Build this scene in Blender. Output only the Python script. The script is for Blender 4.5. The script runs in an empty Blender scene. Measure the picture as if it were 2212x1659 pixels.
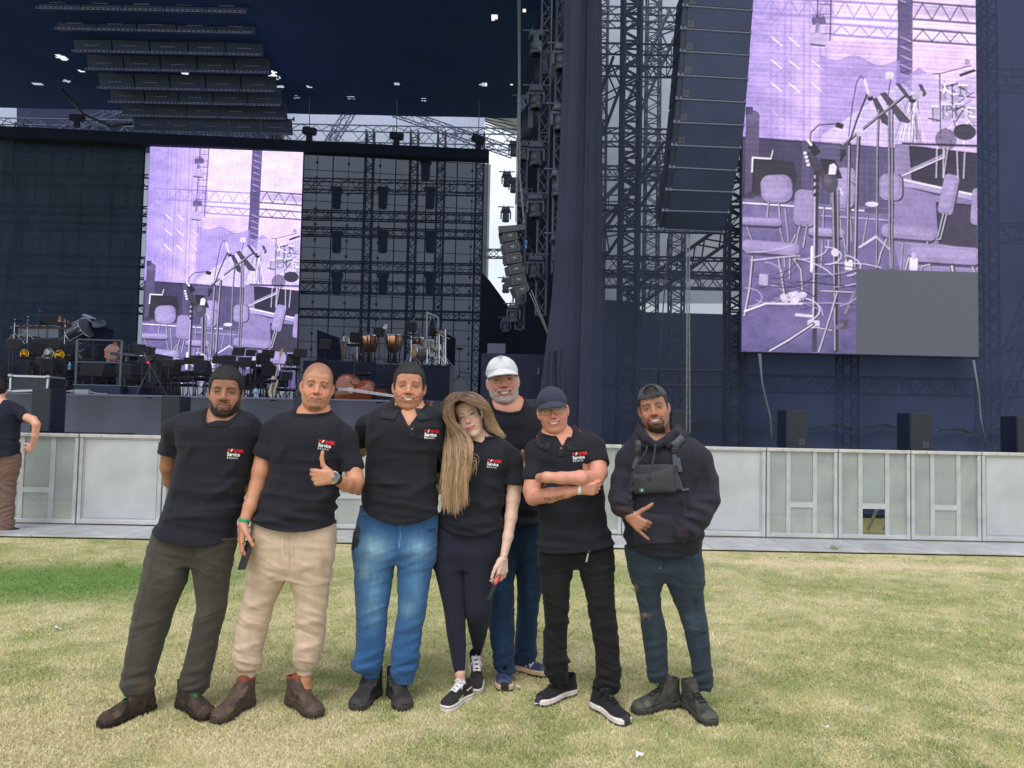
import bpy,bmesh,math,random
import numpy as np
from mathutils import Vector,Matrix
from mathutils.bvhtree import BVHTree
rng=np.random.default_rng(7);random.seed(7)
scene=bpy.context.scene
COL=scene.collection
FPX=1670.0;CAMH=1.47
PITCH=math.atan(79.5/FPX);ROLL=math.radians(1.16)
cF=np.array([0,math.cos(PITCH),math.sin(PITCH)])
cU0=np.array([0,-math.sin(PITCH),math.cos(PITCH)]);cR0=np.array([1.0,0,0])
cR=math.cos(ROLL)*cR0+math.sin(ROLL)*cU0
cU=math.cos(ROLL)*cU0-math.sin(ROLL)*cR0
CAM=np.array([0,0,CAMH])
cam_data=bpy.data.cameras.new('camera');cam=bpy.data.objects.new('camera',cam_data)
COL.objects.link(cam);scene.camera=cam
cam_data.sensor_width=36;cam_data.lens=36*FPX/2212;cam_data.clip_start=.05;cam_data.clip_end=600
cam.matrix_world=Matrix(((cR[0],cU[0],-cF[0],0),(cR[1],cU[1],-cF[1],0),(cR[2],cU[2],-cF[2],CAMH),(0,0,0,1)))
SUN_EL,SUN_ROT=math.radians(58),math.radians(200)
world=bpy.data.worlds.new("World");scene.world=world;world.use_nodes=True
wn=world.node_tree.nodes;wl=world.node_tree.links;wn.clear()
wo=wn.new('ShaderNodeOutputWorld');bg=wn.new('ShaderNodeBackground')
sky=wn.new('ShaderNodeTexSky');sky.sky_type='NISHITA';sky.sun_disc=False
sky.sun_elevation=SUN_EL;sky.sun_rotation=SUN_ROT;sky.dust_density=4.0;sky.air_density=1.0
wtc=wn.new('ShaderNodeTexCoord');wno=wn.new('ShaderNodeTexNoise');wno.inputs['Scale'].default_value=2.2;wno.inputs['Detail'].default_value=6
wr=wn.new('ShaderNodeValToRGB');wr.color_ramp.elements[0].position=.3;wr.color_ramp.elements[0].color=(6.6,7.2,8.2,1)
wr.color_ramp.elements[1].position=.7;wr.color_ramp.elements[1].color=(11.2,11.4,11.8,1)
wm=wn.new('ShaderNodeMixRGB');wm.inputs[0].default_value=.84
wl.new(wtc.outputs['Generated'],wno.inputs['Vector']);wl.new(wno.outputs['Fac'],wr.inputs[0])
wl.new(sky.outputs[0],wm.inputs[1]);wl.new(wr.outputs[0],wm.inputs[2]);wl.new(wm.outputs[0],bg.inputs['Color'])
bg.inputs['Strength'].default_value=0.10;wl.new(bg.outputs[0],wo.inputs['Surface'])
sd=bpy.data.lights.new('sun','SUN');sd.energy=1.15;sd.angle=math.radians(26);sd.color=(1,.96,.9)
sun=bpy.data.objects.new('sun',sd);COL.objects.link(sun)
sdir=Vector((math.sin(SUN_ROT)*math.cos(SUN_EL),math.cos(SUN_ROT)*math.cos(SUN_EL),math.sin(SUN_EL)))
sun.rotation_euler=sdir.to_track_quat('Z','Y').to_euler()
vs=scene.view_settings;scene.display_settings.display_device='sRGB'
vs.view_transform='Standard';vs.look='None';vs.exposure=0.38;vs.gamma=1.0;vs.use_curve_mapping=False
scene.cycles.max_bounces=8;scene.cycles.transparent_max_bounces=12;scene.cycles.diffuse_bounces=3
scene.cycles.use_denoising=True
def ray(u,v):
 return cF+((u-1106)/FPX)*cR-((v-829.5)/FPX)*cU
def pt(u,v,Y):
 d=ray(u,v);return CAM+d*(Y/d[1])
def ptz(u,v,z):
 d=ray(u,v);return CAM+d*((z-CAMH)/d[2])
def gnd(u,v):return ptz(u,v,0.0)
def proj(P):
 q=np.asarray(P)-CAM;w=q@cF
 return 1106+FPX*(q@cR)/w,829.5-FPX*(q@cU)/w
zP=lambda x,y:(192+.5025*x,757+.5025*y)
zQ=lambda x,y:(713.2+.5028*x,757+.5028*y)
zR=lambda x,y:(1042.3+.5027*x,757+.5027*y)
z8=lambda x,y:(.2381*x,811.9+.2381*y)
zA=lambda x,y:(.1488*x,647.3+.1488*y)
zB=lambda x,y:(301.7+.1984*x,702.2+.1984*y)
zC=lambda x,y:(674.8+.16617*x,658.3+.16617*y)
zI=lambda x,y:(.3333*x,.3333*y)
zJ=lambda x,y:(548.6+.3333*x,.3333*y)
zK=lambda x,y:(1042.3+.2051*x,43.9+.2051*y)
zL=lambda x,y:(1042.3+.2481*x,356.6+.2481*y)
zM=lambda x,y:(1399+.3173*x,.3173*y)
def lin(c):
 c=np.asarray(c,float)/255.0
 return np.where(c<=.04045,c/12.92,((c+.055)/1.055)**2.4)
def tag(o,label,cat,group=None,kind=None):
 if label:o['label']=label
 if cat:o['category']=cat
 if group:o['group']=group
 if kind:o['kind']=kind
 return o
def empty(name,loc,label=None,cat=None,group=None,rz=0):
 o=bpy.data.objects.new(name,None);COL.objects.link(o);o.location=tuple(float(c)for c in loc);o.rotation_euler=(0,0,rz)
 o.empty_display_size=.1
 tag(o,label,cat,group);return o
def link(name,me,mats,parent=None):
 o=bpy.data.objects.new(name,me);COL.objects.link(o)
 for m in(mats if isinstance(mats,(list,tuple))else[mats]):
  if m is not None and len(me.materials)<(len(mats)if isinstance(mats,(list,tuple))else 1):me.materials.append(m)
 if parent is not None:
  o.parent=parent
  M=Matrix.LocRotScale(parent.location,parent.rotation_euler,parent.scale)
  pp=parent.parent
  while pp is not None:
   M=Matrix.LocRotScale(pp.location,pp.rotation_euler,pp.scale)@M;pp=pp.parent
  if any(abs(a)>1e-9 for a in(*M.translation,))or any(abs(a)>1e-9 for a in parent.rotation_euler):
   me.transform(M.inverted())
 return o
def np_mesh(name,V,Fq,col=None,smooth=True,mi=None):
 me=bpy.data.meshes.new(name);V=np.asarray(V,np.float32);Fq=np.asarray(Fq,np.int32)
 n,k=Fq.shape
 me.vertices.add(len(V));me.vertices.foreach_set('co',V.ravel())
 me.loops.add(n*k);me.loops.foreach_set('vertex_index',Fq.ravel())
 me.polygons.add(n);me.polygons.foreach_set('loop_start',np.arange(n,dtype=np.int32)*k)
 try:me.polygons.foreach_set('loop_total',np.full(n,k,np.int32))
 except Exception:pass
 me.polygons.foreach_set('use_smooth',np.full(n,smooth))
 if mi is not None:me.polygons.foreach_set('material_index',np.asarray(mi,np.int32))
 me.update(calc_edges=True)
 if col is not None:
  a=me.color_attributes.new('Col','FLOAT_COLOR','POINT')
  c=np.ones((len(V),4),np.float32);c[:,:3]=col;a.data.foreach_set('color',c.ravel())
 return me
class MB:
 """collects shapes, builds ONE mesh object"""
 def __init__(s):s.v=[];s.f=[];s.c=[];s.sm=[];s.cur=None
 def _add(s,V,F,smooth=False):
  n=len(s.v);s.v.extend([tuple(map(float,p))for p in V]);s.f.extend([tuple(n+i for i in f)for f in F]);s.sm.extend([smooth]*len(F))
  s.c.extend([s.cur or(1,1,1)]*len(V));return s
 def quad(s,a,b,c,d):return s._add([a,b,c,d],[(0,1,2,3)])
 def poly(s,P):return s._add(P,[tuple(range(len(P)))])
 def box(s,c,size,R=None,bev=0):
  c=np.array(c,float);h=np.array(size,float)/2;R=np.eye(3)if R is None else np.array(R)
  if bev<=0:
   P=[c+R@(np.array(k)*h)for k in((-1,-1,-1),(1,-1,-1),(1,1,-1),(-1,1,-1),(-1,-1,1),(1,-1,1),(1,1,1),(-1,1,1))]
   return s._add(P,[(0,3,2,1),(4,5,6,7),(0,1,5,4),(1,2,6,5),(2,3,7,6),(3,0,4,7)])
  b=min(bev,*(h*.9));P=[];idx={}
  for sx in(-1,1):
   for sy in(-1,1):
    for sz in(-1,1):
     for ax in range(3):
      k=np.array([sx,sy,sz])*(h-b);k[ax]=(sx,sy,sz)[ax]*h[ax]
      idx[(sx,sy,sz,ax)]=len(P);P.append(c+R@k)
  F=[]
  for ax in range(3):
   o1,o2=(ax+1)%3,(ax+2)%3
   for sg in(-1,1):
    q=[]
    for a,b2 in((-1,-1),(1,-1),(1,1),(-1,1)):
     k=[0,0,0];k[ax]=sg;k[o1]=a;k[o2]=b2;q.append(idx[(k[0],k[1],k[2],ax)])
    F.append(tuple(q if sg>0 else q[::-1]))
   for a in(-1,1):
    for b2 in(-1,1):
     k0=[0,0,0];k0[o1]=a;k0[o2]=b2;k0[ax]=-1;k1=list(k0);k1[ax]=1
     q=[idx[(*k0,o1)],idx[(*k1,o1)],idx[(*k1,o2)],idx[(*k0,o2)]]
     F.append(tuple(q if a*b2>0 else q[::-1]))
  for k in((-1,-1,-1),(1,-1,-1),(1,1,-1),(-1,1,-1),(-1,-1,1),(1,-1,1),(1,1,1),(-1,1,1)):
   q=[idx[(*k,a)]for a in range(3)];F.append(tuple(q if k[0]*k[1]*k[2]>0 else q[::-1]))
  return s._add(P,F)
 def bar(s,a,b,r,n=6,r2=None,caps=True,smooth=True):
  a=np.array(a,float);b=np.array(b,float);d=b-a;L=np.linalg.norm(d)
  if L<1e-6:return s
  d /= L;t=np.array([0,0,1.0])if abs(d[2])<.9 else np.array([1.0,0,0])
  x=np.cross(d,t);x /= np.linalg.norm(x);y=np.cross(d,x);r2=r if r2 is None else r2
  P=[]
  for c,rr in((a,r),(b,r2)):
   for i in range(n):
    th=2*math.pi*(i+.5)/n;P.append(c+rr*(math.cos(th)*x+math.sin(th)*y))
  F=[(i,n+i,n+(i+1)%n,(i+1)%n)for i in range(n)]
  s._add(P,F,smooth and n>4)
  if caps:
   s._add(P,[tuple(range(n)),tuple(range(2*n-1,n-1,-1))])
  return s
 def tube(s,path,r,n=6,closed=False):
  path=[np.array(p,float)for p in path];m=len(path);rr=r if hasattr(r,'__len__')else[r]*m
  P=[];prev=None
  for i,p in enumerate(path):
   q0=path[(i-1)%m]if(i or closed)else p;q1=path[(i+1)%m]if(i<m-1 or closed)else p
   d=q1-q0;d=d/(np.linalg.norm(d)+1e-9)
   if prev is None:t=np.array([0,0,1.0])if abs(d[2])<.9 else np.array([1.0,0,0]);x=np.cross(d,t)
   else:x=prev-d*np.dot(prev,d)
   x=x/(np.linalg.norm(x)+1e-9);prev=x;y=np.cross(d,x)
   for k in range(n):
    th=2*math.pi*k/n;P.append(p+rr[i]*(math.cos(th)*x+math.sin(th)*y))
  F=[]
  for i in range(m if closed else m-1):
   j=(i+1)%m
   F +=[(i*n+k,i*n+(k+1)%n,j*n+(k+1)%n,j*n+k)for k in range(n)]
  if not closed:F +=[tuple(range(n-1,-1,-1)),tuple((m-1)*n+k for k in range(n))]
  return s._add(P,F,True)
 def lathe(s,base,prof,n=16,axis=(0,0,1),smooth=True):
  """prof: list of (r, h) along axis"""
  d=np.array(axis,float);d /= np.linalg.norm(d);t=np.array([0,0,1.0])if abs(d[2])<.9 else np.array([1.0,0,0])
  x=np.cross(t,d);x /= np.linalg.norm(x);y=np.cross(d,x);b=np.array(base,float)
  P=[b+d*h+r*(math.cos(2*math.pi*k/n)*x+math.sin(2*math.pi*k/n)*y)for r,h in prof for k in range(n)]
  F=[(i*n+k,i*n+(k+1)%n,(i+1)*n+(k+1)%n,(i+1)*n+k)for i in range(len(prof)-1)for k in range(n)]
  return s._add(P,F,smooth)
 def prism(s,P,vec):
  P=[np.array(p,float)for p in P];n=len(P);Q=[p+np.array(vec,float)for p in P]
  return s._add(P+Q,[tuple(range(n-1,-1,-1)),tuple(range(n,2*n))]+[(i,(i+1)%n,n+(i+1)%n,n+i)for i in range(n)])
 def build(s,name,mat,parent=None,col=False,smooth=None):
  me=bpy.data.meshes.new(name);me.from_pydata(s.v,[],s.f);me.update()
  me.polygons.foreach_set('use_smooth',s.sm if smooth is None else[smooth]*len(s.f))
  if col:
   a=me.color_attributes.new('Col','FLOAT_COLOR','POINT');c=np.ones((len(s.v),4),np.float32);c[:,:3]=s.c;a.data.foreach_set('color',c.ravel())
  return link(name,me,mat,parent)
MATS={}
def mat(name,col=(.5,.5,.5),rough=.6,metal=0,attr=False,var=0,vscale=8,bump=0,bscale=60,spec=.5,emit=None,estr=1,sheen=0,stretch=None,var2=None,coat=0):
 if name in MATS:return MATS[name]
 m=bpy.data.materials.new(name);m.use_nodes=True;MATS[name]=m
 nt=m.node_tree;N=nt.nodes;L=nt.links;b=N['Principled BSDF']
 b.inputs['Base Color'].default_value=(*col,1);b.inputs['Roughness'].default_value=rough;b.inputs['Metallic'].default_value=metal
 b.inputs['Specular IOR Level'].default_value=spec
 if sheen:b.inputs['Sheen Weight'].default_value=sheen;b.inputs['Sheen Roughness'].default_value=.6
 if coat:b.inputs['Coat Weight'].default_value=coat;b.inputs['Coat Roughness'].default_value=.15
 src=None
 if attr:
  a=N.new('ShaderNodeVertexColor');a.layer_name='Col';src=a.outputs['Color']
 tc=N.new('ShaderNodeTexCoord');vec=tc.outputs['Object']
 if stretch:
  mp=N.new('ShaderNodeMapping');mp.inputs['Scale'].default_value=stretch;L.new(vec,mp.inputs['Vector']);vec=mp.outputs[0]
 if var:
  n=N.new('ShaderNodeTexNoise');n.inputs['Scale'].default_value=vscale;n.inputs['Detail'].default_value=5;L.new(vec,n.inputs['Vector'])
  mr=N.new('ShaderNodeMapRange');mr.inputs[1].default_value=.25;mr.inputs[2].default_value=.75;mr.inputs[3].default_value=1-var;mr.inputs[4].default_value=1+var
  L.new(n.outputs['Fac'],mr.inputs[0])
  mx=N.new('ShaderNodeMixRGB');mx.blend_type='MULTIPLY';mx.inputs[0].default_value=1
  if src is not None:L.new(src,mx.inputs[1])
  else:mx.inputs[1].default_value=(*col,1)
  L.new(mr.outputs[0],mx.inputs[2]);src=mx.outputs[0]
  if var2:
   m2=N.new('ShaderNodeMixRGB');m2.inputs[2].default_value=(*var2,1);L.new(src,m2.inputs[1])
   n2=N.new('ShaderNodeTexNoise');n2.inputs['Scale'].default_value=vscale*.6;n2.inputs['Detail'].default_value=8;n2.inputs['Roughness'].default_value=.7;L.new(vec,n2.inputs['Vector'])
   r2=N.new('ShaderNodeMapRange');r2.inputs[1].default_value=.55;r2.inputs[2].default_value=.72;L.new(n2.outputs['Fac'],r2.inputs[0]);L.new(r2.outputs[0],m2.inputs[0]);src=m2.outputs[0]
 if src is not None:L.new(src,b.inputs['Base Color'])
 if bump:
  n=N.new('ShaderNodeTexNoise');n.inputs['Scale'].default_value=bscale;n.inputs['Detail'].default_value=3;L.new(vec,n.inputs['Vector'])
  bp=N.new('ShaderNodeBump');bp.inputs['Strength'].default_value=bump;bp.inputs['Distance'].default_value=.004;L.new(n.outputs['Fac'],bp.inputs['Height']);L.new(bp.outputs[0],b.inputs['Normal'])
 if emit is not None:
  b.inputs['Emission Color'].default_value=(*emit,1);b.inputs['Emission Strength'].default_value=estr
 return m
def sheer(name,col,alpha,rough=.9,var=.15,vscale=1.0,trans=0,stretch=None):
 """woven mesh cloth one can partly see through: alpha = cloth cover"""
 if name in MATS:return MATS[name]
 m=mat(name,col,rough,var=var,vscale=vscale,spec=.2,stretch=stretch);N=m.node_tree.nodes;L=m.node_tree.links
 b=N['Principled BSDF'];out=N['Material Output'];t=N.new('ShaderNodeBsdfTransparent');mx=N.new('ShaderNodeMixShader')
 mx.inputs[0].default_value=alpha
 srf=b.outputs[0]
 if trans:
  tr=N.new('ShaderNodeBsdfTranslucent');tr.inputs[0].default_value=(*col,1);m2=N.new('ShaderNodeMixShader');m2.inputs[0].default_value=trans
  L.new(srf,m2.inputs[1]);L.new(tr.outputs[0],m2.inputs[2]);srf=m2.outputs[0]
 L.new(t.outputs[0],mx.inputs[1]);L.new(srf,mx.inputs[2]);L.new(mx.outputs[0],out.inputs['Surface'])
 return m
def _h(ix,iy,iz,seed):
 n=(ix.astype(np.int64)*73856093)^(iy.astype(np.int64)*19349663)^(iz.astype(np.int64)*83492791)^(seed*2654435761)
 n=(n ^(n >> 13))*1274126177;n=n&0x7fffffff
 return((n ^(n >> 16))&0xffff)/65535.0
def vn(P,seed=0):
 P=np.asarray(P,float);i=np.floor(P);f=P-i;f=f*f*(3-2*f);i=i.astype(np.int64);r=0
 for dx in(0,1):
  wx=f[...,0]if dx else 1-f[...,0]
  for dy in(0,1):
   wy=f[...,1]if dy else 1-f[...,1]
   for dz in(0,1):
    wz=f[...,2]if dz else 1-f[...,2]
    r=r+wx*wy*wz*_h(i[...,0]+dx,i[...,1]+dy,i[...,2]+dz,seed)
 return r
def fbm(P,seed=0,o=3):
 s=0;a=.5
 for k in range(o):s=s+a*vn(np.asarray(P)*2**k,seed+k*7);a *= .5
 return s/(1-.5**o)
def ridge(P,seed=0):return 1-np.abs(2*vn(P,seed)-1)
sst=lambda a,b,x:(lambda t:t*t*(3-2*t))(np.clip((x-a)/(b-a),0,1))
class Field:
 def __init__(s,lo,hi,h):
  s.lo=np.array(lo,float);s.h=h;n=np.ceil((np.array(hi)-s.lo)/h).astype(int)+1
  s.ax=[(s.lo[k]+h*np.arange(n[k])).astype(np.float32)for k in range(3)]
  s.D=np.full(n,.2,np.float32)
 def sub(s,lo,hi):
  sl=[];
  for k in range(3):
   a=int(np.clip(np.floor((lo[k]-s.lo[k])/s.h),0,len(s.ax[k])));b=int(np.clip(np.ceil((hi[k]-s.lo[k])/s.h)+1,0,len(s.ax[k])))
   if b<=a:return None,None
   sl.append(slice(a,b))
  return tuple(sl),(s.ax[0][sl[0]][:,None,None],s.ax[1][sl[1]][None,:,None],s.ax[2][sl[2]][None,None,:])
 def op(s,prim,k=0,mode='u',m=None):
  fn,lo,hi=prim;m=(k+3*s.h)if m is None else m
  sl,g=s.sub(np.array(lo)-m,np.array(hi)+m)
  if sl is None:return s
  d=fn(*g);D=s.D[sl];d=np.broadcast_to(d,D.shape)
  if mode=='s':d=-d
  if mode=='u':
   if k<=0:R=np.minimum(D,d)
   else:h=np.clip(.5+.5*(d-D)/k,0,1);R=d*(1-h)+D*h-k*h*(1-h)
  else:
   if k<=0:R=np.maximum(D,d)
   else:h=np.clip(.5-.5*(d-D)/k,0,1);R=d*(1-h)+D*h+k*h*(1-h)
  s.D[sl]=R;return s
 def cut(s,fn):
  s.D=np.maximum(s.D,fn(s.ax[0][:,None,None],s.ax[1][None,:,None],s.ax[2][None,None,:])).astype(np.float32);return s
 def disp(s,fn,band=.03):
  M=np.abs(s.D)<band;I=np.argwhere(M)
  if len(I)==0:return s
  P=np.stack([s.ax[k][I[:,k]]for k in range(3)],1).astype(float);s.D[M]+= fn(P).astype(np.float32);return s
 def mesh(s):
  D=s.D;D[0]=D[-1]=.05;D[:,0]=D[:,-1]=.05;D[:,:,0]=D[:,:,-1]=.05
  S=D<0;c=np.zeros(np.array(D.shape)-1,np.int8)
  for dx in(0,1):
   for dy in(0,1):
    for dz in(0,1):c += S[dx:D.shape[0]-1+dx,dy:D.shape[1]-1+dy,dz:D.shape[2]-1+dz]
  M=(c>0)&(c<8);I=np.argwhere(M);idx=np.full(c.shape,-1,np.int32);idx[M]=np.arange(len(I),dtype=np.int32)
  acc=np.zeros((len(I),3));cnt=np.zeros(len(I))
  for ax in range(3):
   o1,o2=(ax+1)%3,(ax+2)%3
   for a in(0,1):
    for b in(0,1):
     off=np.zeros(3,int);off[o1]=a;off[o2]=b;A=I+off;B=A.copy();B[:,ax]+= 1
     da=D[A[:,0],A[:,1],A[:,2]];db=D[B[:,0],B[:,1],B[:,2]];x=(da<0)!=(db<0)
     t=np.where(x,da/np.where(np.abs(da-db)<1e-9,1,da-db),0)
     p=A.astype(float);p[:,ax]+= t;acc += p*x[:,None];cnt += x
  V=s.lo+s.h*acc/np.maximum(cnt,1)[:,None];Q=[]
  for ax in range(3):
   o1,o2=(ax+1)%3,(ax+2)%3
   sa=[slice(None)]*3;sb=[slice(None)]*3;sa[ax]=slice(0,-1);sb[ax]=slice(1,None)
   a=S[tuple(sa)];x=a!=S[tuple(sb)];E=np.argwhere(x)
   E=E[(E[:,o1]>0)&(E[:,o2]>0)&(E[:,o1]<D.shape[o1]-1)&(E[:,o2]<D.shape[o2]-1)]
   if len(E)==0:continue
   ins=a[E[:,0],E[:,1],E[:,2]]
   def cell(d1,d2):
    C=E.copy();C[:,o1]-= d1;C[:,o2]-= d2;return idx[C[:,0],C[:,1],C[:,2]]
   q=np.stack([cell(1,1),cell(0,1),cell(0,0),cell(1,0)],1);q[~ins]=q[~ins][:,::-1];Q.append(q)
  return V,(np.concatenate(Q)if Q else np.zeros((0,4),np.int32))
def cap(a,b,ra,rb=None,flat=None):
 a=np.array(a,float);b=np.array(b,float);rb=ra if rb is None else rb;d=b-a;L2=max(float(d@d),1e-12)
 if flat is not None:fn_,fs=np.array(flat[0],float),flat[1];fn_=fn_/np.linalg.norm(fn_)
 def f(X,Y,Z):
  x,y,z=X-a[0],Y-a[1],Z-a[2];t=np.clip((x*d[0]+y*d[1]+z*d[2])/L2,0,1);x=x-t*d[0];y=y-t*d[1];z=z-t*d[2]
  if flat is not None:
   c=(x*fn_[0]+y*fn_[1]+z*fn_[2])*(1/fs-1);x=x+c*fn_[0];y=y+c*fn_[1];z=z+c*fn_[2]
   return(np.sqrt(x*x+y*y+z*z)-(ra+(rb-ra)*t))*(fs**.5)
  return np.sqrt(x*x+y*y+z*z)-(ra+(rb-ra)*t)
 r=max(ra,rb);return f,np.minimum(a,b)-r,np.maximum(a,b)+r
def ell(c,r,R=None):
 c=np.array(c,float);r=np.array(r,float);m=float(r.max())
 def f(X,Y,Z):
  x,y,z=X-c[0],Y-c[1],Z-c[2]
  if R is not None:x,y,z=x*R[0][0]+y*R[0][1]+z*R[0][2],x*R[1][0]+y*R[1][1]+z*R[1][2],x*R[2][0]+y*R[2][1]+z*R[2][2]
  k0=np.sqrt((x/r[0])**2+(y/r[1])**2+(z/r[2])**2);k1=np.sqrt((x/r[0]**2)**2+(y/r[1]**2)**2+(z/r[2]**2)**2)
  return k0*(k0-1)/np.maximum(k1,1e-6)
 return f,c-(r if R is None else m),c+(r if R is None else m)
def rbox(c,h,rr=.005,R=None):
 c=np.array(c,float);h=np.array(h,float);m=float(np.linalg.norm(h))
 def f(X,Y,Z):
  x,y,z=X-c[0],Y-c[1],Z-c[2]
  if R is not None:x,y,z=x*R[0][0]+y*R[0][1]+z*R[0][2],x*R[1][0]+y*R[1][1]+z*R[1][2],x*R[2][0]+y*R[2][1]+z*R[2][2]
  qx,qy,qz=np.abs(x)-h[0]+rr,np.abs(y)-h[1]+rr,np.abs(z)-h[2]+rr
  return np.sqrt(np.maximum(qx,0)**2+np.maximum(qy,0)**2+np.maximum(qz,0)**2)+np.minimum(np.maximum(qx,np.maximum(qy,qz)),0)-rr
 return f,c-(h if R is None else m),c+(h if R is None else m)
def smoothed(z,vals,zg,w):
 o=np.argsort(z);y=np.interp(zg,np.array(z)[o],np.array(vals)[o]);k=max(1,int(w/(zg[1]-zg[0])))
 if k>1:
  K=np.hanning(k+2)[1:-1];K /= K.sum();y=np.convolve(np.pad(y,(k//2,k-1-k//2),mode='edge'),K,mode='valid')
 return y
class Loft:
 """horizontal elliptical sections from outline rows [(y,xl,xr)] in zoom coordinates z at distance Y"""
 def __init__(s,rows,z,Y,ratio=.62,bmin=.0,bmax=9,n=2.4,infl=0,w=.03,dy=None,btop=None,bw=0):
  C=[];A=[]
  for i,r in enumerate(rows):
   y,xl,xr=r[:3];Yr=Y if dy is None else Y+np.interp(y,[d[0]for d in dy],[d[1]for d in dy])
   p=pt(*z(xl,y),Yr);q=pt(*z(xr,y),Yr);C.append((p+q)/2);A.append(np.linalg.norm(q-p)/2)
  C=np.array(C);A=np.array(A);zz=C[:,2];s.z0,s.z1=zz.min(),zz.max();g=np.arange(s.z0-.06,s.z1+.06,.004)
  s.g=g;s.cx=smoothed(zz,C[:,0],g,w);s.cy=smoothed(zz,C[:,1],g,w);s.a=smoothed(zz,A,g,w)+infl
  B=np.clip(A*ratio,bmin,bmax)
  if btop:B=np.minimum(B,btop[0]+(zz.max()-zz)*btop[1])
  s.b=smoothed(zz,B,g,max(w,bw))+infl;s.n=n
 def prim(s,off=0,z0=None,z1=None,slope=(0,0),rnd=.0):
  z0=s.z0 if z0 is None else z0;z1=s.z1 if z1 is None else z1
  def f(X,Y,Z):
   zf=Z.ravel();sh=Z.shape
   cx,cy,a,b=[np.interp(zf,s.g,q).reshape(sh)for q in(s.cx,s.cy,s.a,s.b)];a=a+off;b=b+off
   x=np.abs(X-cx)/a;y=np.abs(Y-cy)/b;q=(x**s.n+y**s.n)**(1/s.n);d=(q-1)*np.minimum(a,b)
   cx0=float(np.interp(z0,s.g,s.cx))
   dz=np.maximum(Z-z1-slope[1]*(X-cx0),z0+slope[0]*(X-cx0)-Z)
   return np.maximum(d,dz)
  A=(s.a+off).max();B=(s.b+off).max()
  return f,(s.cx.min()-A,s.cy.min()-B,z0-.05),(s.cx.max()+A,s.cy.max()+B,z1+.05)
def lc(*c):return lin(c)
M_SKIN=mat('skin',attr=True,rough=.40,spec=.50,var=.08,vscale=45,bump=.25,bscale=420)
M_SKIN.node_tree.nodes['Principled BSDF'].inputs['Subsurface Weight'].default_value=.12
M_SKIN.node_tree.nodes['Principled BSDF'].inputs['Subsurface Radius'].default_value=(.02,.008,.004)
M_CLOTH=mat('cloth',attr=True,rough=.85,spec=.25,var=.12,vscale=22,bump=.3,bscale=420,sheen=.04)
M_DENIM=mat('denim',attr=True,rough=.92,spec=.2,var=.12,vscale=60,bump=.5,bscale=650,stretch=(1,1,.35),sheen=.08)
M_HAIR=mat('hair',attr=True,rough=.62,spec=.35,var=.25,vscale=150,bump=.6,bscale=260)
M_LEATHER=mat('worn_leather',attr=True,rough=.68,spec=.35,var=.3,vscale=26,bump=.7,bscale=170)
M_STRAND=mat('hair_strand',attr=True,rough=.45,spec=.45)
M_STEEL=mat('steel',(.6,.61,.62),.25,1,var=.1);M_GOLD=mat('gold',(.85,.62,.25),.25,1)
M_PLAST=mat('black_plastic',(.018,.019,.021),.4,var=.2,vscale=40)
M_RED=mat('red_print',tuple(lc(222,28,52)),.6);M_WHITE=mat('white_print',(.82,.83,.84),.6)
def hframe(roll,yaw,pitch):
 """columns: local x (to image right), f (face forward), z (up) in world"""
 R=Matrix.Rotation(math.radians(roll),3,'Y')@Matrix.Rotation(math.radians(yaw),3,'Z')@Matrix.Rotation(math.radians(pitch),3,'X')
 R=np.array(R);return np.stack([R[:,0],-R[:,1],R[:,2]],1)
def bell(x,c,w):return np.exp(-((x-c)/w)**2)
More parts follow.
